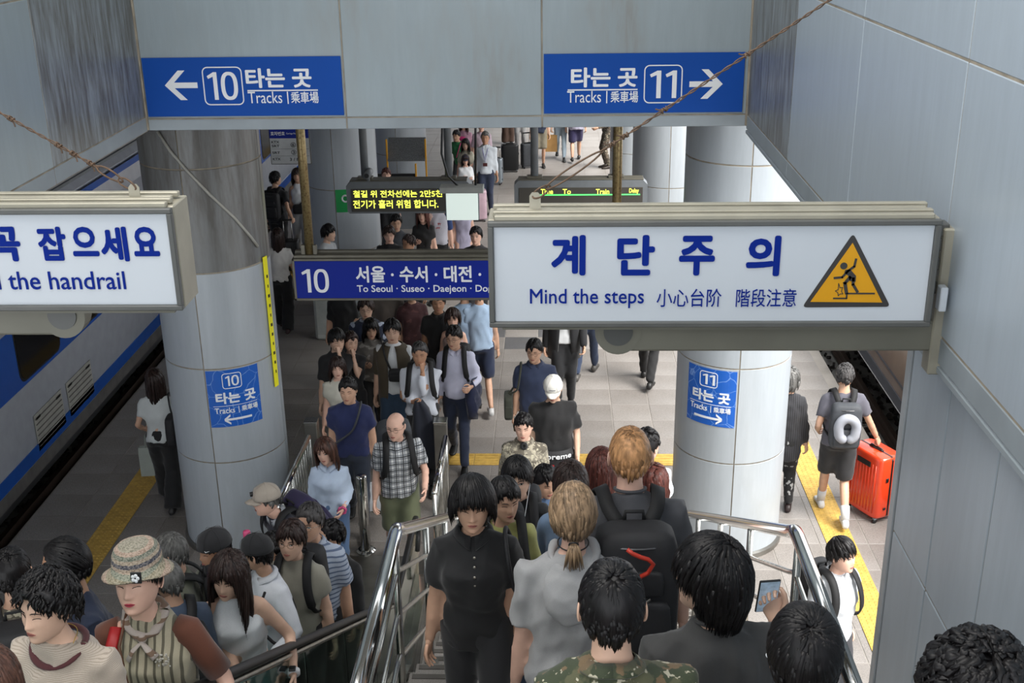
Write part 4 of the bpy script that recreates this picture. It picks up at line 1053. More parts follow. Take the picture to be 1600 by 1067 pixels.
def build_hair(st, mat, root, hd, seed, sweep=0.0, long_scale=1.0, name='hair', thk=1.0, xf=None):
    r = np.random.RandomState(seed); d = hair_style(st); b = MB()
    end = np.array(d['end'], float)
    if st in ('long', 'longback'): end = np.where(end < -.1, end*long_scale, end)
    t0, t1 = d['th'][0]*thk, d['th'][1]*thk
    nz, na = (30, 44) if hd else (20, 28)
    th = np.linspace(.08, PI-.05, nz); zs = -.1165*np.cos(th)
    if st in ('bob', 'long', 'longback', 'mullet'): zs = np.linspace(-.112, .1165, nz)**1; zs = np.sort(np.concatenate([np.linspace(-.112, .08, nz-8), .1165*np.sin(np.linspace(.78, 1.5, 8))]))
    a = np.linspace(-PI, PI, na, endpoint=False); rings = []
    for z in zs:
        zz = max(z, .0) if st in ('bob', 'long', 'longback', 'mullet') else z
        x, y = head_xy(a, np.full(na, z)); x2, y2 = head_xy(a, np.full(na, zz))
        line = np.interp(np.abs(a), AZ, d['line']); m = sm(np.full(na, z)-line, -.010, .008)*((z < .05) if st == 'bald' else 1)
        back = sm(np.abs(a), R(50), R(95)); x = x+(x2-x)*back; y = y+(y2-y)*back
        f = np.clip((z+.02)/.13, 0, 1); tk = (t1+(t0-t1)*f)*m*.84-.010*(1-m)
        if st == 'perm': tk = tk*(1+.25*np.sin(a*7+z*90)+.15*np.sin(a*12-z*60))
        elif st != 'bald': tk = tk*(1+.10*np.sin(a*9+z*30+seed)*m)
        nrm = np.stack([x/.0755**2, y/.092**2, np.full(na, z)/.12**2], 1); nrm /= np.linalg.norm(nrm, axis=1)[:, None]
        rings.append(np.stack([x, y, np.full(na, z)], 1)+nrm*tk[:, None])
    b.loft(rings)
    if st in ('long', 'longback'):   # solid curtain behind
        for z0, z1, a0 in ((.0, end[-1]*.92, 78 if st == 'long' else 95),):
            rg = []
            for k in range(9):
                f = k/8; z = z0+(z1-z0)*f; sc_ = 1.0+.25*math.sin(f*2.2)-.25*f*f; rr = []
                aa = np.radians(np.linspace(a0, 360-a0, 22)); w_ = .0755+t1
                for o_ in (0, -.03*(1-.5*f)):
                    xs_ = (w_+o_)*np.sin(aa)*sc_; ys_ = -(.095+t1+o_)*np.cos(aa)*np.where(np.cos(aa) < 0, 1.0-.25*f, .5)+.010*f
                    p = np.stack([xs_+.004*np.sin(aa*11+k), ys_+.004*np.cos(aa*9+k), np.full(22, z-.006*math.sin(k))], 1)
                    rr.append(p if o_ == 0 else p[::-1])
                rg.append(np.vstack(rr))
            b.loft(rg)
    if st != 'bald':
        nl = {True: 620, False: 110}[hd]; c = np.array(d['crown'], float); c /= np.linalg.norm(c)
        if st == 'perm': nl = int(nl*1.2)
        w0 = (.0068 if hd else .014)
        for i in range(nl):
            v = r.randn(3); v[2] = abs(v[2])*1.2-.25; v /= np.linalg.norm(v)
            if i < nl*.45: v = c+r.randn(3)*.45; v /= np.linalg.norm(v)
            az = math.atan2(v[0], -v[1]); zr = v[2]*.116
            if zr < np.interp(abs(az), AZ, d['line'])+.004: continue
            pts = []; p = None; L = 0; step = .014 if hd else .02
            dirv = v.copy(); lim = None; lift = r.uniform(.5, 1.15)
            for k in range(40):
                if lim is None or dirv[2] > .0:
                    f = np.clip((dirv[2]*.116+.02)/.13, 0, 1); tk = (t1+(t0-t1)*f)*(.86+.2*lift)
                    q = dirv*np.array([.0755+tk, .094+tk, .116+tk]); q[1] += .003
                    az = math.atan2(dirv[0], -dirv[1]); lim = np.interp(abs(az), AZ, end)+r.uniform(-.006, .010)*(1 if hd else 1.5)
                    pts.append(q); t = dirv-c; t -= t.dot(dirv)*dirv; n_ = np.linalg.norm(t)
                    if n_ < .05: t = r.randn(3); t -= t.dot(dirv)*dirv; n_ = np.linalg.norm(t)
                    t /= n_; s_ = np.cross(dirv, t); t = t*math.cos(sweep)+s_*math.sin(sweep); dirv = dirv+t*step/.1; dirv /= np.linalg.norm(dirv)
                    if q[2] < lim: break
                else:
                    q = pts[-1].copy(); q[2] -= step*1.3; az = math.atan2(q[0], -q[1])
                    if st in ('short', 'crop', 'fringe', 'part', 'slick', 'thin'): q[:2] *= .965
                    elif st in ('bob', 'mullet'): q[:2] *= (1.0 if q[2] > -.06 else .965)
                    else:
                        q[:2] *= 1+.010*math.sin(q[2]*40+i)
                        if q[1] < 0: q[1] -= .002
                    pts.append(q)
                    if q[2] < lim: break
                L += step
                if st in ('short', 'crop', 'thin') and L > .075: break
                if st == 'perm' and L > .05: break
            if len(pts) < 3: continue
            pts = np.array(pts)
            if st == 'perm':
                kk = np.arange(len(pts)); pts += .006*np.stack([np.sin(kk*2.1+i), np.cos(kk*2.1+i), np.sin(kk*1.7+i*2)], 1)
            if len(pts) > 9: pts = pts[np.round(np.linspace(0, len(pts)-1, 9)).astype(int)]
            m_ = len(pts); tt = np.linspace(0, 1, m_); w = w0*r.uniform(.6, 1.3)*(.55+.9*np.sin(np.clip(tt*1.15+.12, 0, 1)*PI)**.6)*(1-.75*tt**3)
            # ribbon lock: diamond section, wide along the scalp
            tg = np.gradient(pts, axis=0); tg /= np.linalg.norm(tg, axis=1)[:, None]+1e-9
            on = pts*np.array([1, 1, .6]); on -= (on*tg).sum(1)[:, None]*tg; on /= np.linalg.norm(on, axis=1)[:, None]+1e-9
            sd = np.cross(tg, on); b.loft([np.array([pts[j]+sd[j]*w[j], pts[j]+on[j]*w[j]*.38, pts[j]-sd[j]*w[j], pts[j]-on[j]*w[j]*.38]) for j in range(m_)])
    if xf is not None: b.v = [xf(v) for v in b.v]
    return b.build(name, mat, root, True, fix=False)

# ---------------------------------------------------------------- person
PENDING = []
PEOPLE = []
ARM = dict(down=(.225, -.03, .80), phone=(.06, -.27, 1.16), phone2=(.14, -.27, 1.14), face=(.03, -.15, 1.47), strap=(.13, -.15, 1.28), rail=(.30, -.24, 1.00), fwd=(.2, -.30, 1.0), back=(.24, .08, .84), chest=(.06, -.19, 1.22), hip=(.2, -.12, .95), ear=(.08, -.10, 1.52), swing=(.22, -.17, .86), low=(.12, -.22, .98))
def person(label, px, py, h=1.72, yaw=0, lean=4, hp=15, hy=0, hr=0, sex='m', bld=1.0, arms=('down', 'down'), curl=(.4, .4), legs='stand', top=None, sleeve=.32, bottom=None, bkind='pants', shoe='#222222',
           hair=('short', HB_), tone='b', eyes='down', group=None, sweep=.15, lscale=1.0, loc=None, flo=None, collar=None, open_top=None, twist=0, topthick=1.0, hat=None, red=False, hairthk=1.0, top_len=0.0, name='person', Y=None):
    s = h/1.70; T = Matrix.Rotation(R(lean), 4, 'X') @ Matrix.Rotation(R(twist), 4, 'Z')
    PV = np.array([0, 0, .93])
    T3 = np.array(T.to_3x3())
    def tf(p): return (np.asarray(p, float)) @ T3.T+PV     # torso frame -> local (unscaled)
    hp = hp*.6-5
    Rh = np.array((Matrix.Rotation(R(hy), 3, 'Z') @ Matrix.Rotation(R(hr), 3, 'Y') @ Matrix.Rotation(R(hp), 3, 'X')))
    hpiv = tf((0, .005, .565)); hs = 1.05 if sex == 'm' else 1.03
    HC = Rh @ np.array([0, -.022, .098])+hpiv
    def hf(p): return (np.asarray(p, float)*hs) @ Rh.T+HC
    thick = (.040 if hat == 'both' else .034) if hat else hair_style(hair[0])['th'][0]*hairthk
    # the highest point of the head in the picture sense
    topz = hf((0, .02, .116+thick)); topc = np.array(hf((0, .02, .112+thick)))
    rz = np.array(Matrix.Rotation(R(yaw), 3, 'Z')); off = rz @ (topc*s)
    if Y is not None:
        P_ = at_y(px, py, Y); fl = flo or floor_z
        for _ in range(5):
            off = rz @ (topc*s); x, y = P_[0]-off[0], P_[1]-off[1]; s = (P_[2]-fl(x, y))/topc[2]
        z = fl(x, y)
    elif loc is None:
        rr = ray(px, py); rr /= np.linalg.norm(rr); fl = flo or floor_z; pv = None; t = 1.5; best = 20
        while t < 60:
            P_ = CAM+rr*t; val = P_[2]-(fl(P_[0]-off[0], P_[1]-off[1])+off[2])
            if pv is not None and pv > 0 >= val: best = t
            pv = val; t += .01
        P_ = CAM+rr*best; x, y = P_[0]-off[0], P_[1]-off[1]; z = fl(x, y)
    else:
        x, y = loc; z = (flo or floor_z)(x, y)
    dist = float(np.linalg.norm(np.array([x, y, z+1.5*s])-CAM)); hd = dist < 7.2; vhd = dist < 5.6
    root = empty(name, (x, y, z), label, 'person', group, rz=R(yaw))
    hw = (.172 if sex == 'm' else .153)*bld
    L = lambda p: np.asarray(p, float)*s
    body = MB(); A = np.linspace(0, 2*PI, 16, endpoint=False)
    def ring(zt, w_, d_, yo=0, p=.85, f=tf):
        return f(np.stack([w_*np.sign(np.cos(A))*np.abs(np.cos(A))**p, yo+d_*np.sign(np.sin(A))*np.abs(np.sin(A))**p, np.full(16, zt)], 1))
    gb_ = bld; fz = 1 if sex == 'f' else 0
    # skin body (slightly inside the clothes)
    tor = [(-.08, .13, .095, 0), (.0, .145, .10, 0), (.12, .125, .09, 0), (.30, .135, .09, 0), (.40, .128, .072, .005), (.455, .09, .05, .012), (.51, .062, .052, .014), (.545, .051, .051, .008), (.60, .050, .052, -.004)]
    body.loft([L(ring(zt, w_*gb_ if zt < .5 else w_*(.92 if fz else 1.04), d_*gb_ if zt < .5 else d_, yo)) for zt, w_, d_, yo in tor])
    # head-neck link
    nk = [tf((0, .008, .54)), (tf((0, .004, .60))+hf((0, .012, -.07)))/2, hf((0, .012, -.05))]
    body.tube([L(p) for p in nk], [r_*s*(.88 if fz else 1) for r_ in (.055, .053, .055)], 12)
    info = dict(root=root, s=s, tf=tf, hf=hf, yaw=yaw, hands=[], hd=hd, dist=dist, z=z, bld=bld, arms=[])
    shs = []
    armsk = MB(); sleeves = []
    for sd, spec, cu in ((-1, arms[0], curl[0]), (1, arms[1], curl[1])):
        sh = tf((sd*(hw-.020), .008, .418))
        tg = ARM[spec] if isinstance(spec, str) else spec
        tgt = np.array([sd*tg[0] if isinstance(spec, str) else tg[0], tg[1], tg[2]])
        if isinstance(spec, str): tgt[:2] += (tf((0, 0, max(0, tgt[2]-.93)))-PV)[:2]; tgt[0] *= (.6+.4*bld) if spec in ('down', 'swing', 'back') else 1
        low_ = tgt[2] < 1.1
        el, wr = ikbend(sh, tgt, .285, .255, (sd*.35, .8, -.55) if low_ else (sd*.35, .25, -1))
        ins = tf((sd*.06, .008, .445))
        q = .94 if fz else 1.0
        body.tube([L(p) for p in (ins, sh, sh+(el-sh)*.35, el, el+(wr-el)*.3, wr+(wr-el)*.05)], [r_*s*q for r_ in ((.036, .040, .043,) if sleeve > 0 else (.044, .048, .045,))+( .039, .040, .029)], 12)
        d = wr-el; d /= np.linalg.norm(d); nn = np.array([-sd*.9, -.45, 0.1]) if tgt[2] < 1.1 else np.array([-sd*.5, .4, .6])
        info['hands'].append((wr, d, nn)); info['arms'].append((sh, el, wr)); shs.append((sd, ins, sh, el, wr))
    # legs
    lr = 1.0*bld
    feet = []
    for sd in (-1, 1):
        if legs == 'stand': fy = .02*sd; lift = 0
        elif legs == 'walk': fy = -.24 if sd > 0 else .26; lift = 0 if sd > 0 else .05
        else: fy = .24 if sd > 0 else -.26; lift = 0 if sd < 0 else .05
        ank = np.array([sd*.085, fy, .085+lift]); wxy = rz @ (ank*s)
        dz = (flo or floor_z)(x+wxy[0], y+wxy[1])-z; dz = max(-.25, min(.25, dz)) if legs != 'stand' else 0
        ank[2] += dz/s; hip = np.array([sd*.085, 0, .90]); kn, an2 = ikbend(hip, ank, .43, .42, (0, -1, 0)); feet.append((sd, hip, kn, an2))
        body.tube([L(p) for p in (hip+np.array([0, 0, .03]), kn+(hip-kn)*.5, kn, kn+(an2-kn)*.35, an2)], [r_*s*lr for r_ in (.078, .066, .049, .050, .034)], 12)
    info['feet'] = feet
    vox = .014 if vhd else (.02 if hd else .028)
    def pend(mb, name, mats, vx, wrk, smooth, extra=None, par=root):
        me = mb.mesh(name); o = bpy.data.objects.new(name, me); COL.objects.link(o)
        m = o.modifiers.new('r', 'REMESH'); m.mode = 'VOXEL'; m.voxel_size = vx; m.adaptivity = 0
        m2 = o.modifiers.new('s', 'SMOOTH'); m2.factor = .6; m2.iterations = smooth
        o.parent = par; PENDING.append((o, mats, wrk, extra, len(PENDING))); return o
    # head + ears + hands are joined to the body after remeshing
    ex = MB(); hg = head_grid(*((48, 60) if vhd else (34, 44) if hd else (24, 30)))
    ex.loft([L(hf(r_)) for r_ in hg])
    eb_ = MB(); ears(eb_, hd); ex.add(L(hf(np.concatenate(eb_.v))), eb_.f)
    for (wr, d, nn), sd, cu in zip(info['hands'], (-1, 1), curl):
        hb = MB(); hand(hb, wr, d, nn, sd, cu, .98 if sex == 'm' else .88, hd); ex.add(L(np.concatenate(hb.v)), hb.f)
    if bkind in ('shorts', 'skirt'):
        pass
    pend(body, 'body', [skin(tone)], .018 if hd else .024, 0, 3, ex)
    # top garment
    if top is not None:
        g = MB(); k = topthick
        if sex == 'm':
            prof = [(-.07-top_len, .174, .132, 0), (.0, .168, .128, 0), (.12, .160, .122, 0), (.30, .170, .128, 0), (.37, .168, .120, .0), (.42, .150, .104, .006), (.465, .118, .084, .012), (.50, .086, .072, .014), (.525, .066, .063, .012)]
        else:
            prof = [(-.07-top_len, .165, .122, 0), (.0, .158, .118, 0), (.12, .136, .105, 0), (.27, .155, .128, -.012), (.34, .152, .130, -.014), (.40, .138, .100, .004), (.45, .108, .076, .012), (.49, .084, .065, .014), (.515, .066, .058, .012)]
        g.loft([L(ring(zt, w_*gb_*k if zt < .5 else w_, d_*gb_*k if zt < .5 else d_, yo)) for zt, w_, d_, yo in prof])
        for sd, ins, sh, el, wr in shs:
            if sleeve <= 0: continue
            tot = .54; Ls = sleeve*tot; pts = [ins, sh]; rad = [.062, .074*k]
            l1 = .285
            if Ls <= l1: e = sh+(el-sh)*(Ls/l1); pts += [(sh+e)/2, e]; rad += [.070*k, .066*k]
            else: e = el+(wr-el)*((Ls-l1)/.255); pts += [sh+(el-sh)*.5, el, (el+e)/2, e]; rad += [.062*k, .052*k, .049*k, .042*k]
            g.tube([L(p) for p in pts], [r_*s*(.92 if fz else 1) for r_ in rad], 12)
        pend(g, 'shirt', [top], vox, .011 if hd else .010, 3 if hd else 2)
        if collar:
            c = MB()
            if collar[0] == 'band':
                c.tube([L(tf((.062*math.cos(t)*1.02, .012-.002*math.sin(t)+.06*math.sin(t)*1.0, .533-.014*(math.sin(t) < 0)*abs(math.sin(t))+.006*math.sin(t)))) for t in np.linspace(0, 2*PI, 25)], .007*s, 6, cap=False)
            else:
                for sd in (-1, 1):
                    pp = []
                    for t in np.linspace(0, 1, 9):
                        a_ = R(90-t*172)*1.0
                        pp.append(((.066*math.cos(a_))*sd, .012+.064*math.sin(a_), .538-.03*t))
                    up = [L(tf(p)) for p in pp]; dn = [L(tf((p[0]*1.45, .012+(p[1]-.012)*1.4-.0*t, p[2]-.030-(.03 if i_ == 8 else .012 if i_ == 7 else 0)))) for i_, p in enumerate(pp)]
                    n9 = len(up); v = np.array(up+dn+[u+np.array([0, 0, .004]) for u in up]+[u+np.array([0, 0, .005]) for u in dn])
                    f = []
                    for i_ in range(n9-1): f += [(i_, i_+1, n9+i_+1, n9+i_), (2*n9+i_, 3*n9+i_, 3*n9+i_+1, 2*n9+i_+1), (i_, 2*n9+i_, 2*n9+i_+1, i_+1), (n9+i_, n9+i_+1, 3*n9+i_+1, 3*n9+i_)]
                    f += [(0, n9, 3*n9, 2*n9), (n9-1, 2*n9-1+0, 4*n9-1, 3*n9-1)]
                    c.add(v, f)
            c.build('collar', collar[1] or top, root, True)
    # bottoms
    if bottom is not None:
        g = MB(); rg = [(-.10, .150, .115, 0), (-.03, .155, .117, 0), (.06, .140, .105, 0), (.10, .130, .100, 0)] if sex == 'm' or top is None else [(-.10, .150, .115, 0), (-.03, .152, .114, 0), (.06, .130, .098, 0), (.10, .118, .09, 0)]
        if bkind == 'skirt':
            rg = [(-.48, .22, .2, 0), (-.3, .20, .17, 0)]+rg
            g.loft([L(ring(zt, w_*gb_, d_*gb_, yo, .85, lambda p: np.asarray(p)+PV)) for zt, w_, d_, yo in rg])
        else:
            g.loft([L(ring(zt, w_*gb_, d_*gb_, yo)) for zt, w_, d_, yo in rg])
            for sd, hip, kn, an2 in feet:
                if bkind == 'shorts': e = kn+(an2-kn)*.02; pts = [hip+np.array([0, 0, .04]), (hip+kn)/2, e]; rad = [.095, .092, .086]
                elif bkind == 'wide': pts = [hip+np.array([0, 0, .04]), (hip+kn)/2, kn, an2+np.array([0, 0, -.03])]; rad = [.095, .092, .088, .098]
                else: pts = [hip+np.array([0, 0, .04]), (hip+kn)/2, kn, kn+(an2-kn)*.5, an2+np.array([0, 0, .0])]; rad = [.093, .083, .066, .060, .052]
                g.tube([L(p) for p in pts], [r_*s*lr for r_ in rad], 12)
        pend(g, {'pants': 'trousers', 'wide': 'trousers', 'shorts': 'shorts', 'skirt': 'skirt'}[bkind], [bottom], max(vox, .018), .005, 3)
    # shoes
    ms = plain('shoe_'+shoe.strip('#'), shoe, .5, var=.1)
    for sd, hip, kn, an2 in feet:
        b_ = MB(); c = an2+np.array([0, 0, -.085]); tw = sd*.1; rgs = []
        for yy, w_, z0, z1 in ((.075, .022, .012, .05), (.06, .034, .004, .085), (.02, .038, .002, .10), (-.04, .040, .002, .078), (-.10, .047, .002, .055), (-.155, .042, .003, .045), (-.185, .022, .008, .030)):
            a16 = np.linspace(0, 2*PI, 12, endpoint=False); zc, zr_ = (z0+z1)/2, (z1-z0)/2
            rgs.append(np.stack([c[0]+tw*(-yy)*.5+w_*np.cos(a16), np.full(12, c[1]+yy), c[2]+zc+zr_*np.sign(np.sin(a16))*np.abs(np.sin(a16))**.7], 1))
        b_.loft([L(q) for q in rgs]); sh_ = b_.build('shoe', ms, root, True)
    # face
    fm = face_parts(True)
    Mh = Matrix([list(Rh[i]*s*hs)+[HC[i]*s] for i in range(3)]+[[0, 0, 0, 1]])
    def addf(nm, me, mats):
        me2 = me if len(me.materials) == 0 else me
        o = bpy.data.objects.new(nm, me2); COL.objects.link(o); o.parent = root; o.matrix_local = Mh
        if len(me2.materials) < len(mats):
            for m_ in mats: me2.materials.append(m_)
        for i_, m_ in enumerate(mats): o.material_slots[i_].link = 'OBJECT'; o.material_slots[i_].material = m_
        return o
    facing = math.cos(R(yaw+hy)) > -.35
    if facing:
        for sd in (-1, 1):
            addf('eye', fm['eye', sd, eyes], [M_eyew, M_eyed, M_lid]); addf('eyebrow', fm['eyebrow', sd], [hair[1] if hair[0] != 'bald' else HSA])
        addf('lips', fm['lips'], [M_lipr if red else M_lip, M_lipl])
    info['Mh'] = Mh; info['hm'] = lambda v: L(hf(v))
    if not hat or hat == 'both': build_hair(hair[0], hair[1], root, hd, int(px*7+py), sweep, lscale, thk=hairthk, xf=info['hm'])
    PEOPLE.append(info); info['loc'] = (x, y, z); info['px'] = (px, py)
    return info
def wrinkle(v, n, amp, seed):
    r = np.random.RandomState(seed % 9999); w = np.zeros(len(v))
    p = v+.05*np.stack([np.sin(v[:, 2]*9+seed), np.sin(v[:, 0]*11+1), np.sin(v[:, 1]*8+2)], 1)
    for k in range(9):
        d = r.randn(3); d[2] *= .55; d /= np.linalg.norm(d); f = r.uniform(9, 42)
        w += (1-2*np.abs(np.sin(p @ d*f+r.uniform(0, 6))))*(16/f)**.5
    return v+n*(amp*.38*w+.005)[:, None]
def finish_people():
    dg = bpy.context.evaluated_depsgraph_get()
    for o, mats, amp, extra, sd in PENDING:
        me = bpy.data.meshes.new_from_object(o.evaluated_get(dg)); n = len(me.vertices)
        o.modifiers.clear(); old = o.data
        if amp:
            v = np.empty(n*3); me.vertices.foreach_get('co', v); v = v.reshape(-1, 3); nr = np.empty(n*3); me.vertices.foreach_get('normal', nr)
            v = wrinkle(v, nr.reshape(-1, 3), amp, sd*13+5); me.vertices.foreach_set('co', v.astype(np.float32).ravel())
        if extra is not None:
            bmx = bmesh.new(); bmx.from_mesh(me); vs = [bmx.verts.new(c) for c in np.concatenate(extra.v)]
            for f in extra.f:
                try: bmx.faces.new([vs[i] for i in f])
                except ValueError: pass
            bmesh.ops.recalc_face_normals(bmx, faces=bmx.faces); bmx.to_mesh(me); bmx.free()
        me.polygons.foreach_set('use_smooth', [True]*len(me.polygons)); me.materials.clear()
        for m in mats: me.materials.append(m)
        me.update(); o.data = me; me.name = o.name.split('.')[0]
# ---------------------------------------------------------------- worn and carried things
def worn(info, name, label, cat, group=None):
    x, y, z = info['loc']; return empty(name, (x, y, z), label, cat, group, rz=R(info['yaw']))
M_bk = plain('black_bag_fabric', '#1d1d20', .7, var=.2, sc=20, bump=.2, bsc=500); M_bkg = plain('grey_bag_fabric', '#3b3e43', .7, var=.15, sc=20, bump=.2, bsc=500); M_web = plain('black_webbing', '#141416', .75, var=.15, sc=60)
def srings(w, d, h, c, f, n=24, p=.45, prof=None):
    A = np.linspace(0, 2*PI, n, endpoint=False); out = []
    for t, k in (prof or ((0, .80), (.03, .93), (.10, 1), (.5, 1.03), (.86, .98), (.95, .9), (.99, .72), (1.0, .5))):
        out.append(f(np.stack([c[0]+w/2*k*np.sign(np.cos(A))*np.abs(np.cos(A))**p, c[1]+d/2*k*np.sign(np.sin(A))*np.abs(np.sin(A))**p, np.full(n, c[2]+h*t)], 1)))
    return out
def backpack(info, label, mat=None, w=.29, d=.17, h=.44, z0=.02, straps_only=False, group=None, mstrap=None):
    r = worn(info, 'backpack', label, 'backpack', group); s = info['s']; tf = lambda p: info['tf'](p)*s; B = info['bld']
    mat = mat or M_bk; mstrap = mstrap or M_web
    yb = .125*B+.012
    MB().loft(srings(w, d, h, (0, yb+d/2, z0), tf)).build('bag_body', mat, r, True)
    MB().loft(srings(w*.78, .06, h*.42, (0, yb+d+.005, z0+.03), tf)).build('front_pocket', mat, r, True)
    MB().loft(srings(w*.6, .04, h*.2, (0, yb+d+.0, z0+h*.52), tf)).build('upper_pocket', mat, r, True)
    for sd in (-1, 1):
        X = .088*B
        pts = [(sd*.06, yb+.02, z0+h-.03), (sd*.085*B, yb-.03, .50), (sd*X*1.08, .02, .535), (sd*X*1.15, -.06*B, .505), (sd*X*1.22, -.116*B, .42), (sd*X*1.32, -.140*B, .33), (sd*X*1.5, -.134*B, .22), (sd*.148*B, -.08, .14), (sd*.152*B, .03, .10), (sd*.13*B, yb, .08)]
        P_ = np.array(pts); t0 = np.arange(len(P_)); tt = np.linspace(0, len(P_)-1, 30); P_ = np.stack([np.interp(tt, t0, P_[:, i]) for i in range(3)], 1)
        for _ in range(2): P_[1:-1] = (P_[:-2]+2*P_[1:-1]+P_[2:])/4
        # ribbon facing outward
        ring = []
        for k in range(len(P_)):
            g_ = P_[min(k+1, len(P_)-1)]-P_[max(k-1, 0)]; g_ /= np.linalg.norm(g_); o = np.array([P_[k][0]*.6, P_[k][1], (P_[k][2]-.30)*.9]); o -= o.dot(g_)*g_; o /= np.linalg.norm(o)+1e-9; q = np.cross(g_, o)
            ww = .029 if k < 20 else .014; ring.append(tf(np.array([P_[k]+q*ww-o*.004, P_[k]+q*ww+o*.008, P_[k]-q*ww+o*.008, P_[k]-q*ww-o*.004])))
        MB().loft(ring).build('strap', mstrap, r, True)
    hb = MB(); hb.tube([tf(p) for p in ((-.04, yb+.03, z0+h-.01), (-.035, yb+.03, z0+h+.03), (.035, yb+.03, z0+h+.03), (.04, yb+.03, z0+h-.01))], .009*s, 6); hb.build('grab_handle', mstrap, r, True)
    for zz, f_ in ((h*.48, 1.0), (h*.9, .9)):
        z_ = MB(); z_.tube([tf((w*.5*f_*math.cos(t), yb+d/2+d/2*1.02*math.sin(t), z0+zz)) for t in np.linspace(.1, PI-.1, 12)], .004*s, 4); z_.build('zip', plain('zip_grey', '#4a4a4c', .4, metal=.5), r)
    return r
def handpt(info, i, along=.07, nrm=.02):
    wr, d, nn = info['hands'][i]; n = nn-nn.dot(d)*d; n /= np.linalg.norm(n); return (wr+d*along+n*nrm)
def phone(info, i, label, tilt=35):
    r = worn(info, 'phone', label, 'phone'); p = handpt(info, i, .085, .03)*info['s']
    rot = Matrix.Rotation(R(-tilt), 3, 'X')
    rbox('phone_body', p, (.075, .009, .15), M_black, r, rot=rot, bev=.003); rbox('screen', p+np.array(rot @ Vector((0, .0052, 0))), (.068, .001, .14), plain('phone_screen', '#8fa3b5', .1, var=.5, sc=30, emit=.4), r, rot=rot, bev=.0003); return r
def sling(info, sd, label, size=(.24, .09, .2), pos=None, mat=None, cross=True, name='shoulder_bag', mstrap=None, group=None, hang=0.0):
    """bag hanging on side sd; cross: strap over the other shoulder"""
    r = worn(info, name, label, 'bag', group); s = info['s']; B = info['bld']; tf = lambda p: info['tf'](p)*s
    c = np.array(pos if pos is not None else (sd*(.20*B+size[1]*.3), -.02, -.08-hang)); mat = mat or M_bk
    MB().loft(srings(size[0], size[1], size[2], c-np.array([0, 0, size[2]/2]), tf)).build('bag_body', mat, r, True)
    MB().loft(srings(size[0]*.8, .02, size[2]*.5, c-np.array([0, size[1]/2+.002, size[2]*.35]), tf)).build('front_pocket', mat, r, True)
    o = -sd if cross else sd; ct = c+np.array([0, 0, size[2]/2-.01])
    fr = [ct, (ct[0]*.75+o*.0, -.135*B, .12), (o*.03, -.150*B, .28), (o*.09, -.12*B, .44), (o*.105*B, -.03, .52), (o*.10*B, .06, .50), (o*.05, .14*B, .36), (sd*.08, .145*B, .15), ct]
    if not cross: fr = [ct, (sd*.175*B, -.09*B, .22), (sd*.150*B, -.10*B, .40), (sd*.135*B, -.03, .50), (sd*.135*B, .05, .50), (sd*.155*B, .11*B, .38), (sd*.18*B, .11*B, .2), ct]
    P_ = np.array(fr, float); t0 = np.arange(len(P_)); tt = np.linspace(0, len(P_)-1, 36); P_ = np.stack([np.interp(tt, t0, P_[:, i]) for i in range(3)], 1)
    for _ in range(2): P_[1:-1] = (P_[:-2]+2*P_[1:-1]+P_[2:])/4
    MB().tube([tf(p) for p in P_], .011*s, 6).build('strap', mstrap or mat, r, True); return r
def paper_bag(info, i, label, size=(.26, .10, .30), mat=None, name='shopping_bag', drop=.16, rot=0):
    r = worn(info, name, label, 'bag'); p = handpt(info, i, .09, .0)*info['s']; w, d, h = size
    mat = mat or plain('white_paper', '#c9cdd2', .6, var=.06)
    c = p+np.array([0, 0, -drop]); b = MB()
    Z = Matrix.Rotation(R(rot), 3, 'Z'); f = lambda v: np.array([c+np.array(Z @ Vector(q)) for q in np.asarray(v)])
    rg = []
    for zz, kx, ky in ((-h, 1, 1), (-h*.6, 1.0, 1.02), (-h*.2, 1.0, .85), (0, 1.0, .55)): rg.append(f([(-w/2*kx, -d/2*ky, zz), (0, -d/2*ky*.9, zz), (w/2*kx, -d/2*ky, zz), (w/2*kx*.96, 0, zz), (w/2*kx, d/2*ky, zz), (0, d/2*ky*.9, zz), (-w/2*kx, d/2*ky, zz), (-w/2*.96, 0, zz)]))
    b.loft(rg).build('bag_body', mat, r)
    for yy in (-d*.25, d*.25):
        MB().tube(f([(-w*.22, yy, -.01), (-w*.18, yy*.6, drop*.7), (0, 0, drop*.98), (w*.18, yy*.6, drop*.7), (w*.22, yy, -.01)]), .004, 5).build('handle', mat, r, True)
    return r
def glasses(info, dark=False, m=None):
    b = MB(); m = m or plain('spectacle_frame', '#2a2725', .3, var=0)
    for s in (-1, 1):
        b.tube([(s*.031+.021*math.cos(t), float(face_y(np.array(s*.031), np.array(.0)))-.016, .002+.016*math.sin(t)) for t in np.linspace(0, 2*PI, 17)], .0012, 4)
        b.tube([(s*.052, -.080, .006), (s*.076, -.06, .008), (s*.080, .01, .010), (s*.079, .02, .0)], .0013, 4)
    yy = float(face_y(np.array(0.), np.array(.01)))-.006
    b.tube([(-.011, yy, .006), (0, yy-.004, .009), (.011, yy, .006)], .0014, 4)
    b.v = [info['hm'](v) for v in b.v]; return b.build('glasses', m, info['root'], True)
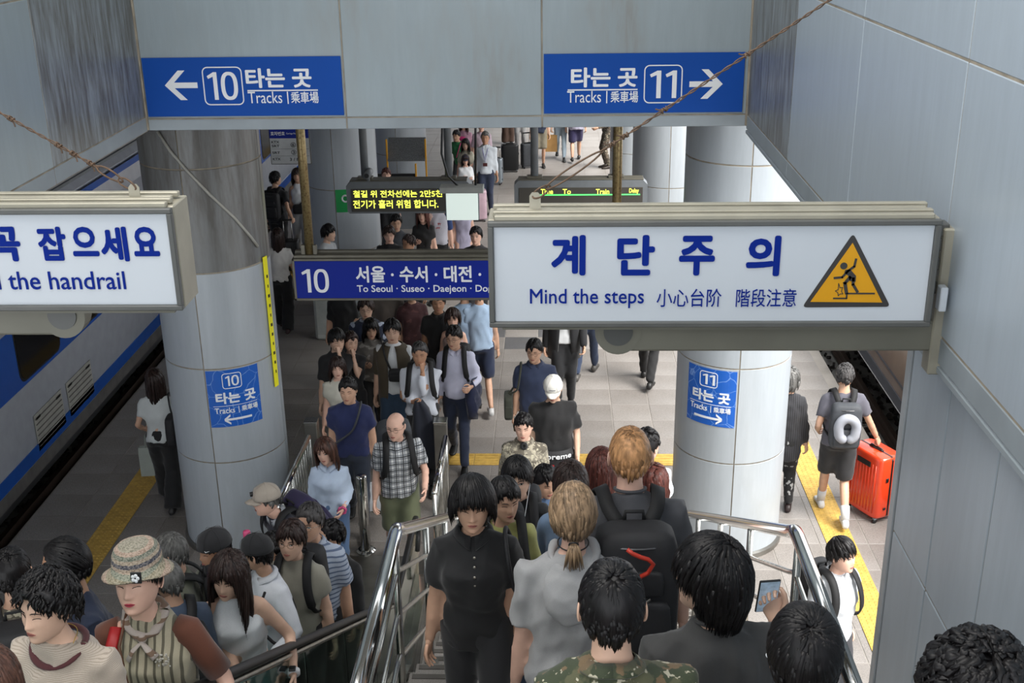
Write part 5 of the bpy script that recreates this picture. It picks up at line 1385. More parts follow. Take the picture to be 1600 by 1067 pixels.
def cap(info, mat, brim=1, badge=None, name='cap', back=False, stitch=None):
    """baseball cap; brim direction forward or backwards"""
    hm = info['hm']; root = info['root']; b = MB(); n = 32; a = np.linspace(-PI, PI, n, endpoint=False); rings = []
    for z, k in ((.020, .012), (.022, .015), (.045, .015), (.07, .017), (.09, .020), (.108, .022), (.122, .022), (.130, .02), (.134, .012)):
        zc = min(z, .1155); x, y = head_xy(a, np.full(n, zc)); r_ = np.stack([x, y], 1)
        if z > .1: t = (z-.1)/.036; e = np.stack([(.058*(1-t**1.6)+.001)*np.sin(a), -(.074*(1-t**1.6)+.001)*np.cos(a)+.003], 1); r_ = e; k = 0
        else: nn = r_/(np.linalg.norm(r_, axis=1)[:, None]+1e-9); r_ = r_+nn*k
        rings.append(np.stack([r_[:, 0], r_[:, 1], np.full(n, z+.012-(.018*np.cos(a)*-1 if False else 0))], 1))
    c_ = MB().loft(rings); c_.v = [hm(v) for v in c_.v]; c = c_.build(name, mat, root, True)
    sg = -1 if not back else 1; bb = MB(); rg = []
    for t in np.linspace(0, 1, 7):
        L_ = .075*t; w_ = .072*(1-.35*t**3); z = .036-.018*t; pts = []
        for u in np.linspace(-1, 1, 11): pts.append((u*w_, sg*(.075*math.sqrt(max(0, 1-(u*.9)**2))+.012+L_*(1-.25*u*u)), z-.016*u*u))
        q = np.array(pts); rg.append(np.vstack([q, q[::-1]-np.array([0, 0, .004])]))
    bb.loft(rg); bb.v = [hm(v) for v in bb.v]
    if brim: bb.build('brim', mat, c, True)
    btn = MB().ell((0, .003, .147), (.008, .008, .005), 10, 6); btn.v = [hm(v) for v in btn.v]; btn.build('button', mat, c, True)
    for k in range(6):
        an = k*PI/3+PI/6; st = MB().tube([((.0755+.018)*f*math.sin(an), -(.092+.016)*f*math.cos(an), z) for f, z in ((1.0, .04), (.98, .065), (.93, .09), (.78, .114), (.5, .134), (.05, .147))], .0012, 4); st.v = [hm(v) for v in st.v]; st.build('seam', stitch or mat, c, True)
    if badge: 
        bd = MB(); y0 = -.088*1.0-.024
        if badge[0] == 'disc': bd.loft([np.array([(.018*math.cos(t), y, .075+.018*math.sin(t)) for t in np.linspace(0, 2*PI, 16, endpoint=False)]) for y in (y0-.004, y0+.02)])
        bd.v = [hm(v) for v in bd.v]; bd.build('badge', badge[1], c)
    return c
# ================================================================ the people
C = cloth
BLK = C('black', '#18181a'); BLK2 = C('soft_black', '#232326'); WHT = C('white', '#dcdfe2'); NVY = C('navy', '#20293f'); JEAN = C('denim_blue', '#4a6285', var=.25); JEAND = C('dark_denim', '#232b3a', var=.2)
GRY = C('grey', '#9c9c9d'); LBL = C('light_blue', '#bccce2'); CAMO = C('camo_pale', '#7d776a', 'camo', '#5a5449', 1.0, c3='#a19a88'); CAMOD = C('camo_dark', '#57573f', 'camo', '#38402c', 1.0, c3='#6d5a41')
DENS = C('stripe_shirt', '#abb6c8', 'h', '#5d6b86', 9); OLV = C('olive', '#5b5d50'); SILV = plain('metal_button', '#b9b4a8', .3, metal=.8)
def buttons(info, n, x=0.0, z0=.44, dz=.045, m=None, y=-.122):
    for k in range(n):
        z = z0-dz*k; b = MB().ell((0, 0, 0), (.0075, .004, .0075), 10, 5); yy = y-(.012 if z < .38 else -.012*(z-.38)/.05)
        b.v = [info['tf'](v+np.array([x, yy*info['bld'], z]))*info['s'] for v in b.v]; b.build('button', m or SILV, info['root'], True)
# ---- landing and stairs
p1 = person('woman in black buttoned polo and black trousers walking up, head bowed, short black bob', 737, 741, 1.58, 0, 5, 9, 3, 0, 'f', 1.10, ('down', 'down'), (.35, .35), 'walk', BLK, .40, BLK2, hair=('bob', HB_), tone='b', collar=('polo', BLK), top_len=.05, hairthk=1.15, Y=4.36)
buttons(p1, 4, .01); sling(p1, 1, 'black leather shoulder bag on the black polo woman', (.12, .22, .30), cross=False, hang=-.08, name='shoulder_bag')
p2 = person('person in pale yellow green tee partly hidden behind the black polo woman', 786, 745, 1.62, 5, 5, 14, 20, 0, 'f', 1.05, ('down', 'down'), (.35, .35), 'walk', C('yellow_green', '#a3a365'), .36, JEAN, hair=('short', HB_), hairthk=1.3, Y=4.95)
backpack(p2, 'black backpack on the person in the yellow green tee')
p3 = person('young man in black tee with white earphone wires and parted black hair', 808, 712, 1.74, 0, 4, 8, -4, 0, 'm', .95, ('down', 'down'), top=BLK, bottom=JEAN, hair=('part', HB_), tone='a', eyes='open', Y=5.6)
backpack(p3, 'black backpack on the young man with white earphones')
w_ = MB()
for sd in (-1, 1): w_.tube([p3['hm'](np.array(q)) for q in ((sd*.078, -.005, -.012), (sd*.07, -.05, -.07))]+[p3['tf'](np.array(q))*p3['s'] for q in ((sd*.045, -.12, .46), (sd*.015, -.155, .32), (0, -.16, .2))], .002, 4)
w_.build('earphone_wires', WHT, p3['root'], True)
person('person with tousled black hair looking down, behind the earphones man', 852, 727, 1.66, 10, 6, 26, 20, 0, 'm', .95, top=C('faded_blue', '#5b7396'), bottom=JEAND, hair=('short', HB_), hairthk=1.3, arms=('phone', 'phone2'), Y=7.1)
p5 = person('dark haired woman seen from behind with a large black hair claw, holding a phone', 893, 724, 1.66, 182, 4, 4, 8, 0, 'f', 1.0, ('down', (.10, -.2, 1.3)), (.4, .8), top=C('light_denim', '#6f86a3'), bottom=JEAND, hair=('bob', HDB), tone='a', sleeve=.9, Y=5.3)
clw = MB()
for k in range(6): clw.tube([p5['hm'](np.array(q)) for q in ((-.03, .125, .02+k*.012), (-.012, .148, .03+k*.012), (.012, .148, .03+k*.012), (.03, .125, .02+k*.012))], .005, 5)
clw.tube([p5['hm'](np.array(q)) for q in ((0, .15, .02), (0, .155, .06), (0, .145, .105))], .009, 6); clw.build('hair_claw', M_black, p5['root'], True)
phone(p5, 1, 'white edged phone held by the woman with the hair claw')
person('woman with wavy auburn red hair seen from behind, walking down', 940, 703, 1.62, 178, 3, 5, 0, 0, 'f', 1.0, top=C('pale_pink', '#b9a8a6'), bottom=JEAND, hair=('longback', HAU), lscale=.75, hairthk=1.25, Y=6.3)
person('dark haired person beyond the blond man, face turned aside', 1008, 672, 1.74, 205, 3, 5, -60, 0, 'm', .95, top=WHT, bottom=JEAND, hair=('short', HB_), tone='p', Y=7.3)
person('woman with reddish brown hair just beyond the blond man', 1024, 728, 1.60, 175, 3, 5, 0, 0, 'f', .95, top=C('dusty_rose', '#8d6b66'), bottom=JEAND, hair=('longback', HAU), lscale=.6, Y=6.6)
p7 = person('tall man with thinning sandy hair and charcoal tee seen from behind', 986, 673, 1.88, 182, 5, 10, 0, 0, 'm', 1.20, ('down', 'down'), top=C('charcoal', '#45464b'), sleeve=.42, bottom=C('khaki_cargo', '#6a6353'), bkind='shorts', hair=('thin', HSB), tone='p', hairthk=.8, collar=('band', C('charcoal', '#45464b')), Y=4.42)
b7 = backpack(p7, 'large black backpack with red zip tags on the sandy haired man', w=.33, d=.2, h=.52, z0=-.04)
tg_ = MB(); tg_.tube([p7['tf'](np.array(q))*p7['s'] for q in ((.02, .42, .33), (-.03, .425, .36), (-.05, .43, .40), (-.03, .43, .42), (.0, .43, .43), (.03, .43, .445), (.05, .425, .46))], .009, 6); tg_.build('red_tag', plain('red_webbing', '#b5311f', .5), b7, True)
for q in ((.0, .43, .31), (.03, .43, .30), (.13, .36, .10)):
    z_ = MB(); z_.tube([p7['tf'](np.array(q))*p7['s'], p7['tf'](np.array(q)+np.array([0, .004, -.05]))*p7['s']], .006, 6); z_.build('zip_pull', M_chrome, b7)
b_ = MB(); b_.tube([p7['tf'](np.array(q))*p7['s'] for q in ((-.045, .402, .235), (-.015, .405, .215), (0, .405, .195), (.012, .405, .215), (.022, .402, .245))], .004, 5); b_.tube([p7['tf'](np.array(q))*p7['s'] for q in ((-.03, .405, .20), (0, .405, .195), (.03, .405, .205))], .003, 5); b_.build('bird_emblem', M_steel, b7)
p9 = person('woman with low blonde ponytail in grey hooded tee seen from behind', 896, 762, 1.66, 180, 5, 4, 0, 0, 'f', 1.18, ('phone2', 'down'), (.5, .4), top=GRY, sleeve=.45, bottom=GRY, bkind='skirt', hair=('slick', HBL), tone='p', top_len=.2, topthick=1.08, hairthk=1.35, Y=4.02)
pt = MB(); r_ = np.random.RandomState(3)
for k in range(40):
    o = r_.randn(3)*.008; q = [(.0+o[0]*.5, .112, -.052), (o[0], .135, -.065+o[2]*.3), (o[0]*1.6, .142+o[1]*.5, -.10), (o[0]*2.2, .135+o[1], -.15-abs(o[2]))]
    pt.tube([p9['hm'](np.array(w)) for w in q], [.004, .006, .005, .0012], 5)
pt.build('ponytail', HBL, p9['root'], True)
tie = MB(); tie.tube([p9['hm'](np.array((.017*math.cos(t), .125+.006*math.sin(t), -.056+.014*math.sin(t)))) for t in np.linspace(0, 2*PI, 14)], .004, 5); tie.build('hair_tie', M_black, p9['root'], True)
hd_ = MB(); f9 = lambda q: p9['tf'](np.array(q, float))*p9['s']
hd_.tube([f9((.088*math.cos(t), .015+.085*math.sin(t), .50-.035*math.sin(t))) for t in np.linspace(-.9, PI+.9, 26)], [.012]+[.024]*24+[.012], 10)
hd_.loft([np.array([f9((w_*math.cos(t), y_+d_*math.sin(t), z_)) for t in np.linspace(0, 2*PI, 20, endpoint=False)]) for z_, w_, y_, d_ in ((.245, .02, .140, .01), (.265, .065, .148, .026), (.32, .105, .145, .038), (.38, .125, .125, .045), (.44, .125, .095, .045), (.475, .105, .075, .03))])
def pend_part(mb, name, mats, vx, wrk, info):
    me = mb.mesh(name); o = bpy.data.objects.new(name, me); COL.objects.link(o)
    m = o.modifiers.new('r', 'REMESH'); m.mode = 'VOXEL'; m.voxel_size = vx
    m2 = o.modifiers.new('s', 'SMOOTH'); m2.factor = .6; m2.iterations = 4
    o.parent = info['root']; PENDING.append((o, mats, wrk, None, len(PENDING)))
pend_part(hd_, 'hood', [GRY], .009, .009, p9)
nk_ = MB(); nk_.tube([f9((.062*math.cos(t), .006+.06*math.sin(t), .548-.01*math.sin(t))) for t in np.linspace(0, 2*PI, 25)], .0028, 5, cap=False); nk_.build('choker', M_black, p9['root'], True)
p10 = person('soldier with cropped black hair and camouflage collar seen from behind, nearest the camera', 958, 890, 1.76, 181, 4, 4, 0, 0, 'm', 1.08, top=CAMOD, sleeve=.97, bottom=CAMOD, hair=('crop', HB_), tone='a', collar=('polo', CAMOD), arms=('phone', 'down'), hairthk=1.3, Y=2.66)
p11 = person('young man with shaggy black hair and charcoal sweatshirt holding up a phone', 1128, 842, 1.73, 188, 4, 4, 52, 0, 'm', 1.05, ((-.27, -.22, 1.29), 'down'), (.9, .4), top=C('washed_charcoal', '#3c3c3c'), sleeve=.6, bottom=BLK2, hair=('mullet', HB_), tone='a', collar=('band', C('washed_charcoal', '#3c3c3c')), topthick=1.1, Y=3.2)
phone(p11, 0, 'black phone held up by the shaggy haired young man', 12)
p12 = person('man with rounded black hair and a white earbud at the foot of the picture', 1266, 960, 1.74, 180, 4, 6, 0, 0, 'm', 1.0, top=BLK2, bottom=BLK2, hair=('fringe', HB_), tone='a', hairthk=1.1, Y=2.4)
eb2 = MB().ell(p12['hm'](np.array((.088, -.006, -.01)))*1.0, (.007, .009, .007), 10, 6); eb2.build('earbud', WHT, p12['root'], True)
person('person showing only the top of curly black hair in the lower right corner', 1548, 1014, 1.70, 175, 4, 6, 0, 0, 'm', 1.0, top=BLK2, bottom=BLK2, hair=('perm', HB_), tone='a', Y=1.66)
# ---- on the escalator
e1 = person('woman with full black permed hair in beige tee with maroon collar', 72, 888, 1.60, -6, 5, 4, -16, 0, 'f', 1.20, ('down', 'down'), top=C('beige_slub', '#b3a698', 'h', '#998d80', 60), sleeve=.36, bottom=BLK2, hair=('perm', HB_), tone='a', eyes='down', hairthk=.95, Y=2.95)
cr = MB(); cr.tube([e1['tf'](np.array((.092*1.1*math.cos(t), .008+.094*math.sin(t), .492+(.0 if math.sin(t) > 0 else .045*math.sin(t))))*1.0)*e1['s'] for t in np.linspace(0, 2*PI, 30)], .011, 8, flat=.7, cap=False); cr.build('collar_band', C('maroon', '#4f2528'), e1['root'], True)
ch = MB(); ch.tube([e1['tf'](np.array((.07*math.cos(t), .01+.075*math.sin(t), .515+.055*min(0, math.sin(t)))))*e1['s'] for t in np.linspace(0, 2*PI, 30)], .0014, 4, cap=False); ch.build('necklace', plain('gold', '#c9a24a', .3, metal=1), e1['root'])
HATK = C('crochet_hat', '#a3937d', 'h', '#6d6757', 7.5)
e2 = person('woman in striped crochet sun hat, striped tunic and brown sleeves', 213, 844, 1.56, 4, 5, -14, -8, -4, 'f', 1.12, ('low', 'rail'), (.6, .5), top=C('ticking_stripe', '#a29a84', 'v', '#5a5546', 11), sleeve=0, bottom=BLK2, hair=('short', HB_), tone='p', eyes='down', hat='both', red=True, hairthk=.9, Y=3.57)
hb = MB(); n = 40; aa = np.linspace(0, 2*PI, n, endpoint=False); rg = []
for z, rx, ry in ((.018, .128, .140), (.022, .130, .142), (.040, .105, .120), (.052, .092, .108), (.075, .090, .106), (.10, .086, .102), (.125, .075, .092), (.142, .055, .070), (.150, .03, .04), (.152, .004, .005)):
    rg.append(np.stack([rx*np.sin(aa), -ry*np.cos(aa)+.004, z+.004*np.sin(aa*3)*(z < .03)-.012*np.cos(aa)*(z < .045)*0], 1))
rg2 = []
for i in range(len(rg)-1):
    for f in np.linspace(0, 1, 4, endpoint=False): q = rg[i]*(1-f)+rg[i+1]*f; rg2.append(q*np.array([1+.012*math.sin(len(rg2)*3.1416), 1+.012*math.sin(len(rg2)*3.1416), 1])+np.stack([.0016*np.sin(aa*20+len(rg2)*PI), .0016*np.cos(aa*20+len(rg2)*PI), 0*aa], 1))
rg2.append(rg[-1]); hb.loft(rg2); hb.v = [e2['hm'](v+np.array([0, .006, .012])) for v in hb.v]
HM = NT('crochet_stripes'); sx_ = HM.n('ShaderNodeSeparateXYZ'); HM.l(HM.co('Generated'), sx_.inputs[0])
HM.col(HM.mix(.35, HM.ramp(sx_.outputs[2], [(0, srgb('#9c8a76')), (.16, srgb('#8d8672')), (.27, srgb('#a98f7c')), (.36, srgb('#8a8268')), (.45, srgb('#77806f')), (.52, srgb('#b09a86')), (.60, srgb('#32374e')), (.68, srgb('#ad9b86')), (.76, srgb('#6e7668')), (.84, srgb('#b49885')), (.92, srgb('#8f8a78'))], 'CONSTANT'), HM.ramp(HM.noise(160, 1).outputs[0], [(.4, (.05, .05, .04)), (.55, (.5, .45, .38))]))); HM.b.inputs['Roughness'].default_value = .9; HM.bump(HM.noise(160, 1).outputs[0], .9, .006)
ht = hb.build('crochet_hat', HM.m, e2['root'], True)
fl_ = MB(); fc = np.array((.052, -.122, .052))
for k in range(5): fl_.ell(fc+np.array((.010*math.cos(k*1.257), -.004, .010*math.sin(k*1.257))), (.0075, .003, .0075), 8, 5)
fl_.v = [e2['hm'](v) for v in fl_.v]; fl_.build('flower_patch', WHT, ht, True)
pb_ = MB().box(fc+np.array((0, .004, 0)), (.042, .006, .044), None, .002); pb_.v = [e2['hm'](v) for v in pb_.v]; pb_.build('patch', M_black, ht)
sl = MB()
for sh, el, wr in e2['arms']:
    sl = MB(); sl.tube([(sh*.72+np.array([0, 0, 1.37])*.28+np.array([0, 0, .012]))*e2['s'], (sh+np.array([0, 0, .006]))*e2['s'], (sh+(el-sh)*.4)*e2['s'], (sh+(el-sh)*.8)*e2['s']], [.046, .056, .051, .052], 14); sl.build('sleeve', C('rust_brown', '#5b3221'), e2['root'], True)
f2 = lambda q: e2['tf'](np.array(q, float))*e2['s']
sc_ = MB(); sc_.tube([f2((.075*math.cos(t), .012+.075*math.sin(t), .52+.06*min(0, math.sin(t)))) for t in np.linspace(0, 2*PI, 28)], [.017+.004*math.sin(k*1.7) for k in range(28)], 8, flat=.7, cap=False)
sc_.ell(f2((0, -.075, .455)), (.018, .016, .016), 10, 7); sc_.tube([f2(q) for q in ((0, -.09, .45), (.03, -.115, .43), (.06, -.13, .405))], [.008, .014, .018], 8, flat=.4); sc_.tube([f2(q) for q in ((0, -.09, .45), (-.03, -.115, .43), (-.05, -.13, .395))], [.008, .012, .014], 8, flat=.4)
sc_.build('neck_scarf', C('silk_scarf', '#aca098', 'h', '#77604f', 8), e2['root'], True)
br = MB(); r_ = np.random.RandomState(4)
for k in range(34): br.ell(f2((.085+r_.uniform(-.026, .026), -.140, .40+r_.uniform(-.03, .03))), (.0042,)*3, 6, 4)
tag(br.build('brooch', plain('pearl', '#b5b0a6', .25), e2['root'], True), kind='stuff')
rs = MB(); rs.tube([f2(q) for q in ((-.11, -.02, .47), (-.118, -.09, .43), (-.118, -.142, .34), (-.12, -.15, .2), (-.13, -.14, .05))], .024, 6, flat=.25, up=(0, -1, .3)); rs.build('red_strap', plain('red_strap', '#a01518', .5), e2['root'], True)
rs = MB(); rs.tube([f2(q) for q in ((-.07, .0, .52), (-.085, -.1, .44), (-.06, -.158, .3), (-.0, -.16, .1))], .006, 6); rs.build('thin_strap', plain('tan_leather', '#5e3d29', .5), e2['root'], True)
person('man with combed black hair in navy shirt, turned to the left beside the hat woman', 104, 842, 1.70, -50, 4, 6, -25, 0, 'm', 1.0, top=NVY, sleeve=.9, bottom=BLK2, hair=('slick', HB_), tone='c', hairthk=1.2, Y=4.3)
e4 = person('grey haired man looking away to the left, olive shirt, behind the hat woman', 268, 834, 1.72, -70, 4, 10, -30, 0, 'm', 1.0, top=OLV, sleeve=.5, bottom=BLK2, hair=('short', HGR), tone='b', Y=5.7); backpack(e4, 'black backpack of the grey haired man in olive')
e5 = person('balding grey haired man in blue chambray blazer with a black strap', 262, 880, 1.66, -150, 4, 8, 20, 0, 'm', 1.05, top=C('chambray', '#414e62', var=.2), sleeve=.97, bottom=BLK2, hair=('thin', HGR), tone='b', arms=('down', 'rail'), Y=4.6); backpack(e5, 'black backpack over the blue chambray blazer')
e6 = person('young man in black cap with a small white mark, face mask under his chin', 334, 822, 1.74, -20, 4, 14, -25, 0, 'm', 1.0, top=OLV, sleeve=.4, bottom=BLK2, hair=('crop', HB_), tone='c', hat='both', eyes='down', Y=6.25)
ce6 = cap(e6, BLK2, 0)
sw = MB(); sw.tube([e6['hm'](np.array(q)) for q in ((.052, -.090, .052), (.058, -.088, .044), (.075, -.070, .052))], [.001, .003, .0008], 5); sw.build('cap_mark', WHT, ce6)
backpack(e6, 'black backpack of the young man with the mask under his chin')
mk = MB(); mk.loft([np.stack([.048*np.sin(t_), -.089*np.cos(t_)-.012, np.full(9, z)], 1) if k == 0 else np.stack([.05*np.sin(t_), -.094*np.cos(t_)-.016, np.full(9, z)], 1) for k, z, t_ in ((0, -.12, np.linspace(-1, 1, 9)), (1, -.095, np.linspace(-1.1, 1.1, 9)), (1, -.075, np.linspace(-1.1, 1.1, 9)))], closed=False, cap=False)
mk.tube([(-.045, -.06, -.08), (-.075, -.02, -.04), (-.08, .01, -.01)], .0015, 4); mk.tube([(.045, -.06, -.08), (.075, -.02, -.04), (.08, .01, -.01)], .0015, 4)
mk.v = [e6['hm'](v) for v in mk.v]; mk.build('face_mask', C('mask_blue', '#9fb3bf'), e6['root'], True)
e7 = person('woman with very long dark hair in white sleeveless top leaning on the handrail', 357, 862, 1.62, 6, 12, 24, -12, 6, 'f', .98, ((.05, -.30, 1.0), 'rail'), (.5, .5), top=WHT, sleeve=0, bottom=C('teal_trousers', '#1f6a6e'), hair=('long', HDB), tone='a', hairthk=1.15, lscale=1.55, Y=4.7)
wp = e7['arms'][1]; wc = (wp[1]+(wp[2]-wp[1])*.93)*e7['s']; wt = MB(); dv = wp[2]-wp[1]; dv /= np.linalg.norm(dv)
wt.tube([wc-dv*.012, wc+dv*.012], .034, 14); wtr = worn(e7, 'wristwatch', 'white watch with dark face on the wrist of the long haired woman', 'watch'); wt.build('strap', WHT, wtr, True); rbox('watch_face', wc+np.array([0, -.012, .032]), (.034, .038, .012), M_black, wtr)
fn = worn(e7, 'hand_fan', 'pale teal folded fan resting under the arms of the long haired woman', 'fan'); fb = MB(); fp = handpt(e7, 0, .1, .02)*e7['s']
for k in range(9): a_ = R(-70+k*14); fb.add([fp, fp+np.array([.16*math.cos(a_)+.02, -.10+.05*math.sin(a_), -.02+.10*math.sin(a_)]), fp+np.array([.16*math.cos(a_+.2)+.02, -.10+.05*math.sin(a_+.2), -.02+.10*math.sin(a_+.2)+.008]), fp+np.array([0, 0, .003])], [(0, 1, 2), (0, 2, 3)])
fb.build('fan_leaf', C('pale_teal', '#7fb0b5'), fn)
e8 = person('man in black cap turned aside, white linen shirt with black shoulder strap', 402, 832, 1.74, -45, 6, 12, -60, 0, 'm', 1.05, ('rail', 'rail'), (.8, .6), top=C('white_linen', '#d3d6dd'), sleeve=.93, bottom=JEAND, hair=('crop', HB_), tone='b', hat='both', collar=('polo', C('white_linen', '#d3d6dd')), Y=5.75)
cap(e8, BLK2, 0); sling(e8, 1, 'black bag slung on the man in the white linen shirt', (.2, .1, .26), cross=True, hang=.06)
em = MB().ell(e8['tf'](np.array((.09, -.137, .37)))*e8['s'], (.010, .004, .013), 8, 5); em.build('chest_emblem', NVY, e8['root'])
bt = worn(e8, 'water_bottle', 'dark water bottle with white mark hanging at the white linen shirt', 'bottle'); q = e8['tf'](np.array((.16, -.20, .12)))*e8['s']
MB().lathe(q, [(0, -.1), (.03, -.1), (.033, -.05), (.033, .06), (.022, .08), (.022, .11), (0, .11)], 16).build('bottle_body', M_black, bt, True); MB().lathe(q, [(.0345, -.04), (.0345, .0)], 16).build('bottle_label', WHT, bt, True); MB().tube([q+np.array([0, 0, .11]), q+np.array([-.02, .02, .22]), q+np.array([0, .06, .33])], .008, 6).build('carry_strap', M_web, bt, True)
person('dark haired rider mostly hidden behind the black cap man and the glasses man', 424, 832, 1.66, 10, 4, 20, 0, 0, 'm', 1.0, top=BLK, bottom=BLK2, hair=('short', HB_), Y=6.6)
e9 = person('man with round glasses and full dark brown hair in greige tee', 456, 811, 1.74, -4, 3, 0, -6, 0, 'm', .98, ('strap', 'down'), top=C('greige', '#8f8c80'), bottom=BLK2, hair=('part', HDB), tone='a', eyes='open', Y=6.45); glasses(e9, m=plain('brass_frame', '#6b5236', .3, metal=.7)); backpack(e9, 'black backpack of the man with round glasses')
e10 = person('older man with greying swept hair, thin glasses and striped blue shirt', 485, 785, 1.76, -8, 3, 0, -6, 0, 'm', 1.12, ('fwd', 'down'), top=DENS, sleeve=.42, bottom=BLK2, hair=('short', HSA), tone='b', eyes='open', collar=('polo', DENS), hairthk=1.2, Y=6.95); glasses(e10, m=M_steel)
jk = worn(e10, 'jacket', 'dark navy jacket carried over the arm of the striped shirt man', 'jacket'); jp = e10['arms'][1]; jb = MB(); js = e10['s']
def drape(info, i, drop=.45, w=.16, seed=1):
    sh, el, wr = info['arms'][i]; s = info['s']; b = MB(); rg = []; a_, c_ = el+(wr-el)*.15, el+(wr-el)*.95
    for f in np.linspace(0, 1, 9):
        p = a_*(1-f)+c_*f; pts = []; dz = drop*(.8+.2*math.sin(f*7+seed))
        for t in np.linspace(0, 1, 15):
            sd = -1 if t < .5 else 1; q = abs(t-.5)*2; pts.append(p+np.array([sd*.05*min(1, q*3)+.02*math.sin(f*9+q*6), sd*.012*math.sin(q*9+f*6), .055*(1-min(1, q*3)**2)-dz*q]))
        rg.append(np.array(pts)*s)
    b.loft(rg, closed=True); return b
drape(e10, 0).build('jacket_cloth', NVY, jk, True)
person('man with dark rimmed glasses in black shirt behind the striped shirt man', 521, 812, 1.66, -30, 3, 4, -30, 0, 'm', 1.0, ('fwd', 'down'), top=BLK, sleeve=.95, bottom=BLK2, hair=('short', HB_), tone='b', Y=7.6)
glasses(PEOPLE[-1])
e12 = person('stooping man in cream cap with a navy and purple backpack', 417, 753, 1.72, -40, 30, 12, -30, 0, 'm', 1.0, ('fwd', 'fwd'), top=C('navy_polo', '#23232f'), sleeve=.35, bottom=BLK2, hair=('crop', HGR), tone='p', hat='both', collar=('polo', C('pale_collar', '#a9adb5')), Y=8.5)
cap(e12, C('cream_cap', '#a79d91'), badge=('disc', M_black)); backpack(e12, 'purple and black backpack on the stooping man in the cream cap', C('purple_pack', '#2c2548'))
pk = worn(e12, 'water_flask', 'small bottle with a bright pink cap beside the black caps', 'bottle'); q = np.array(at_x(386, 838, -2.25))-np.array(e12['loc']); q = np.array(Matrix.Rotation(R(40), 3, 'Z') @ Vector(q))
MB().lathe(q, [(0, -.02), (.028, -.02), (.028, .03), (.025, .045), (0, .05)], 16).build('cap_top', plain('hot_pink', '#d24c7c', .4), pk, True); MB().lathe(q, [(0, -.22), (.034, -.22), (.034, -.03), (.0, -.025)], 16).build('flask_body', M_grey, pk, True)
e13 = person('smiling woman with long wavy brown hair in light blue shirt and jeans', 505, 683, 1.62, 4, 8, 12, -12, -6, 'f', 1.0, ('down', (.12, -.2, .98)), top=LBL, sleeve=.9, bottom=JEAN, hair=('long', HBR), tone='p', eyes='open', collar=('polo', LBL), lscale=.75, hairthk=1.2)
scr = MB(); q = e13['arms'][1][2]*e13['s']; scr.tube([q+np.array([.034*math.cos(t), .0, .034*math.sin(t)]) for t in np.linspace(0, 2*PI, 20)], [.012+.004*math.sin(k*2) for k in range(20)], 7); scr.build('scrunchie', plain('pink_scrunchie', '#c04a7c', .6, var=.4, sc=60), e13['root'], True)
person('rider at the lower left edge with brown hair and grey jacket', -28, 1010, 1.62, -8, 4, 10, 0, 0, 'f', 1.0, top=C('slate', '#3a3b40'), sleeve=.9, bottom=BLK2, hair=('long', HBR), lscale=.6, Y=2.2)
e15 = person('soldier in pale camouflage carrying a black pack at the left edge, behind the permed woman', 12, 862, 1.72, -160, 4, 8, 0, 0, 'm', 1.05, top=CAMO, sleeve=.97, bottom=CAMO, hair=('crop', HB_), Y=4.3); backpack(e15, 'bulky black backpack at the left edge behind the permed woman', w=.36, d=.24, h=.5)
# ---- on the platform, coming towards the stairs
f1 = person('muscular man in navy tee with a bag strap across his chest', 543, 589, 1.76, 4, 6, 12, -6, 0, 'm', 1.08, ('down', 'down'), (.4, .9), 'walk', C('royal_navy', '#1c2652'), .34, JEAND, hair=('short', HB_), tone='b')
sling(f1, -1, 'dark bag slung across the navy tee man', mstrap=M_bkg, group=None); paper_bag(f1, 1, 'white paper bag with string handles carried by the navy tee man', (.28, .12, .30), drop=.2)
wb = MB(); q = f1['arms'][1]; q2 = (q[1]+(q[2]-q[1])*.92)*f1['s']; dv = (q[2]-q[1])/np.linalg.norm(q[2]-q[1]); wb.tube([q2-dv*.012, q2+dv*.012], .036, 12); wb.build('wristband', M_black, f1['root'], True)
PLD = C('plaid_shirt', '#d0d2d3', 'plaid', '#59606a', 9.0)
f2_ = person('bald man with glasses in black and white plaid shirt and olive shorts', 618, 646, 1.78, 14, 10, 14, -26, 0, 'm', 1.12, ('down', 'fwd'), (.4, .3), 'walk', PLD, .36, C('olive_shorts', '#5c6149'), 'shorts', hair=('bald', HSA), tone='p', collar=('polo', PLD)); glasses(f2_); backpack(f2_, 'large dark grey backpack on the bald man in the plaid shirt', M_bkg, w=.32, d=.22, h=.5)
f3 = person('girl with brown hair in white tee, behind the navy tee man', 526, 557, 1.58, 8, 4, 14, 4, 0, 'f', .95, top=C('cream_tee', '#c3c0b4'), bottom=C('green_pattern', '#59705c', 'spots', '#9fb09a'), bkind='skirt', hair=('longback', HDB), tone='p', lscale=.7)
person('youth in open black shirt holding his chin, straight black fringe', 524, 513, 1.74, 10, 4, 14, 20, 0, 'm', .95, ('down', 'face'), (.4, .9), top=C('black_overshirt', '#222224'), sleeve=.45, bottom=BLK2, hair=('fringe', HB_), tone='a')
person('person with brown hair resting a hand to the cheek, behind the black shirt youth', 546, 517, 1.66, 10, 4, 10, 20, 0, 'f', .95, ('down', 'face'), (.4, .9), top=BLK2, bottom=BLK2, hair=('short', HDB), tone='a')
f6 = person('woman with long black hair looking at a phone, grey lace top', 578, 497, 1.62, 5, 4, 20, 10, 0, 'f', .95, ('phone', 'phone2'), (.6, .6), top=C('grey_lace', '#77726c', 'spots', '#a9a49c'), bottom=BLK, hair=('long', HB_), tone='b', lscale=.8); sling(f6, 1, 'large black tote bag beside the woman in grey lace', (.34, .14, .28), cross=False, hang=.05)
BRN = C('brown_overshirt', '#4c4335')
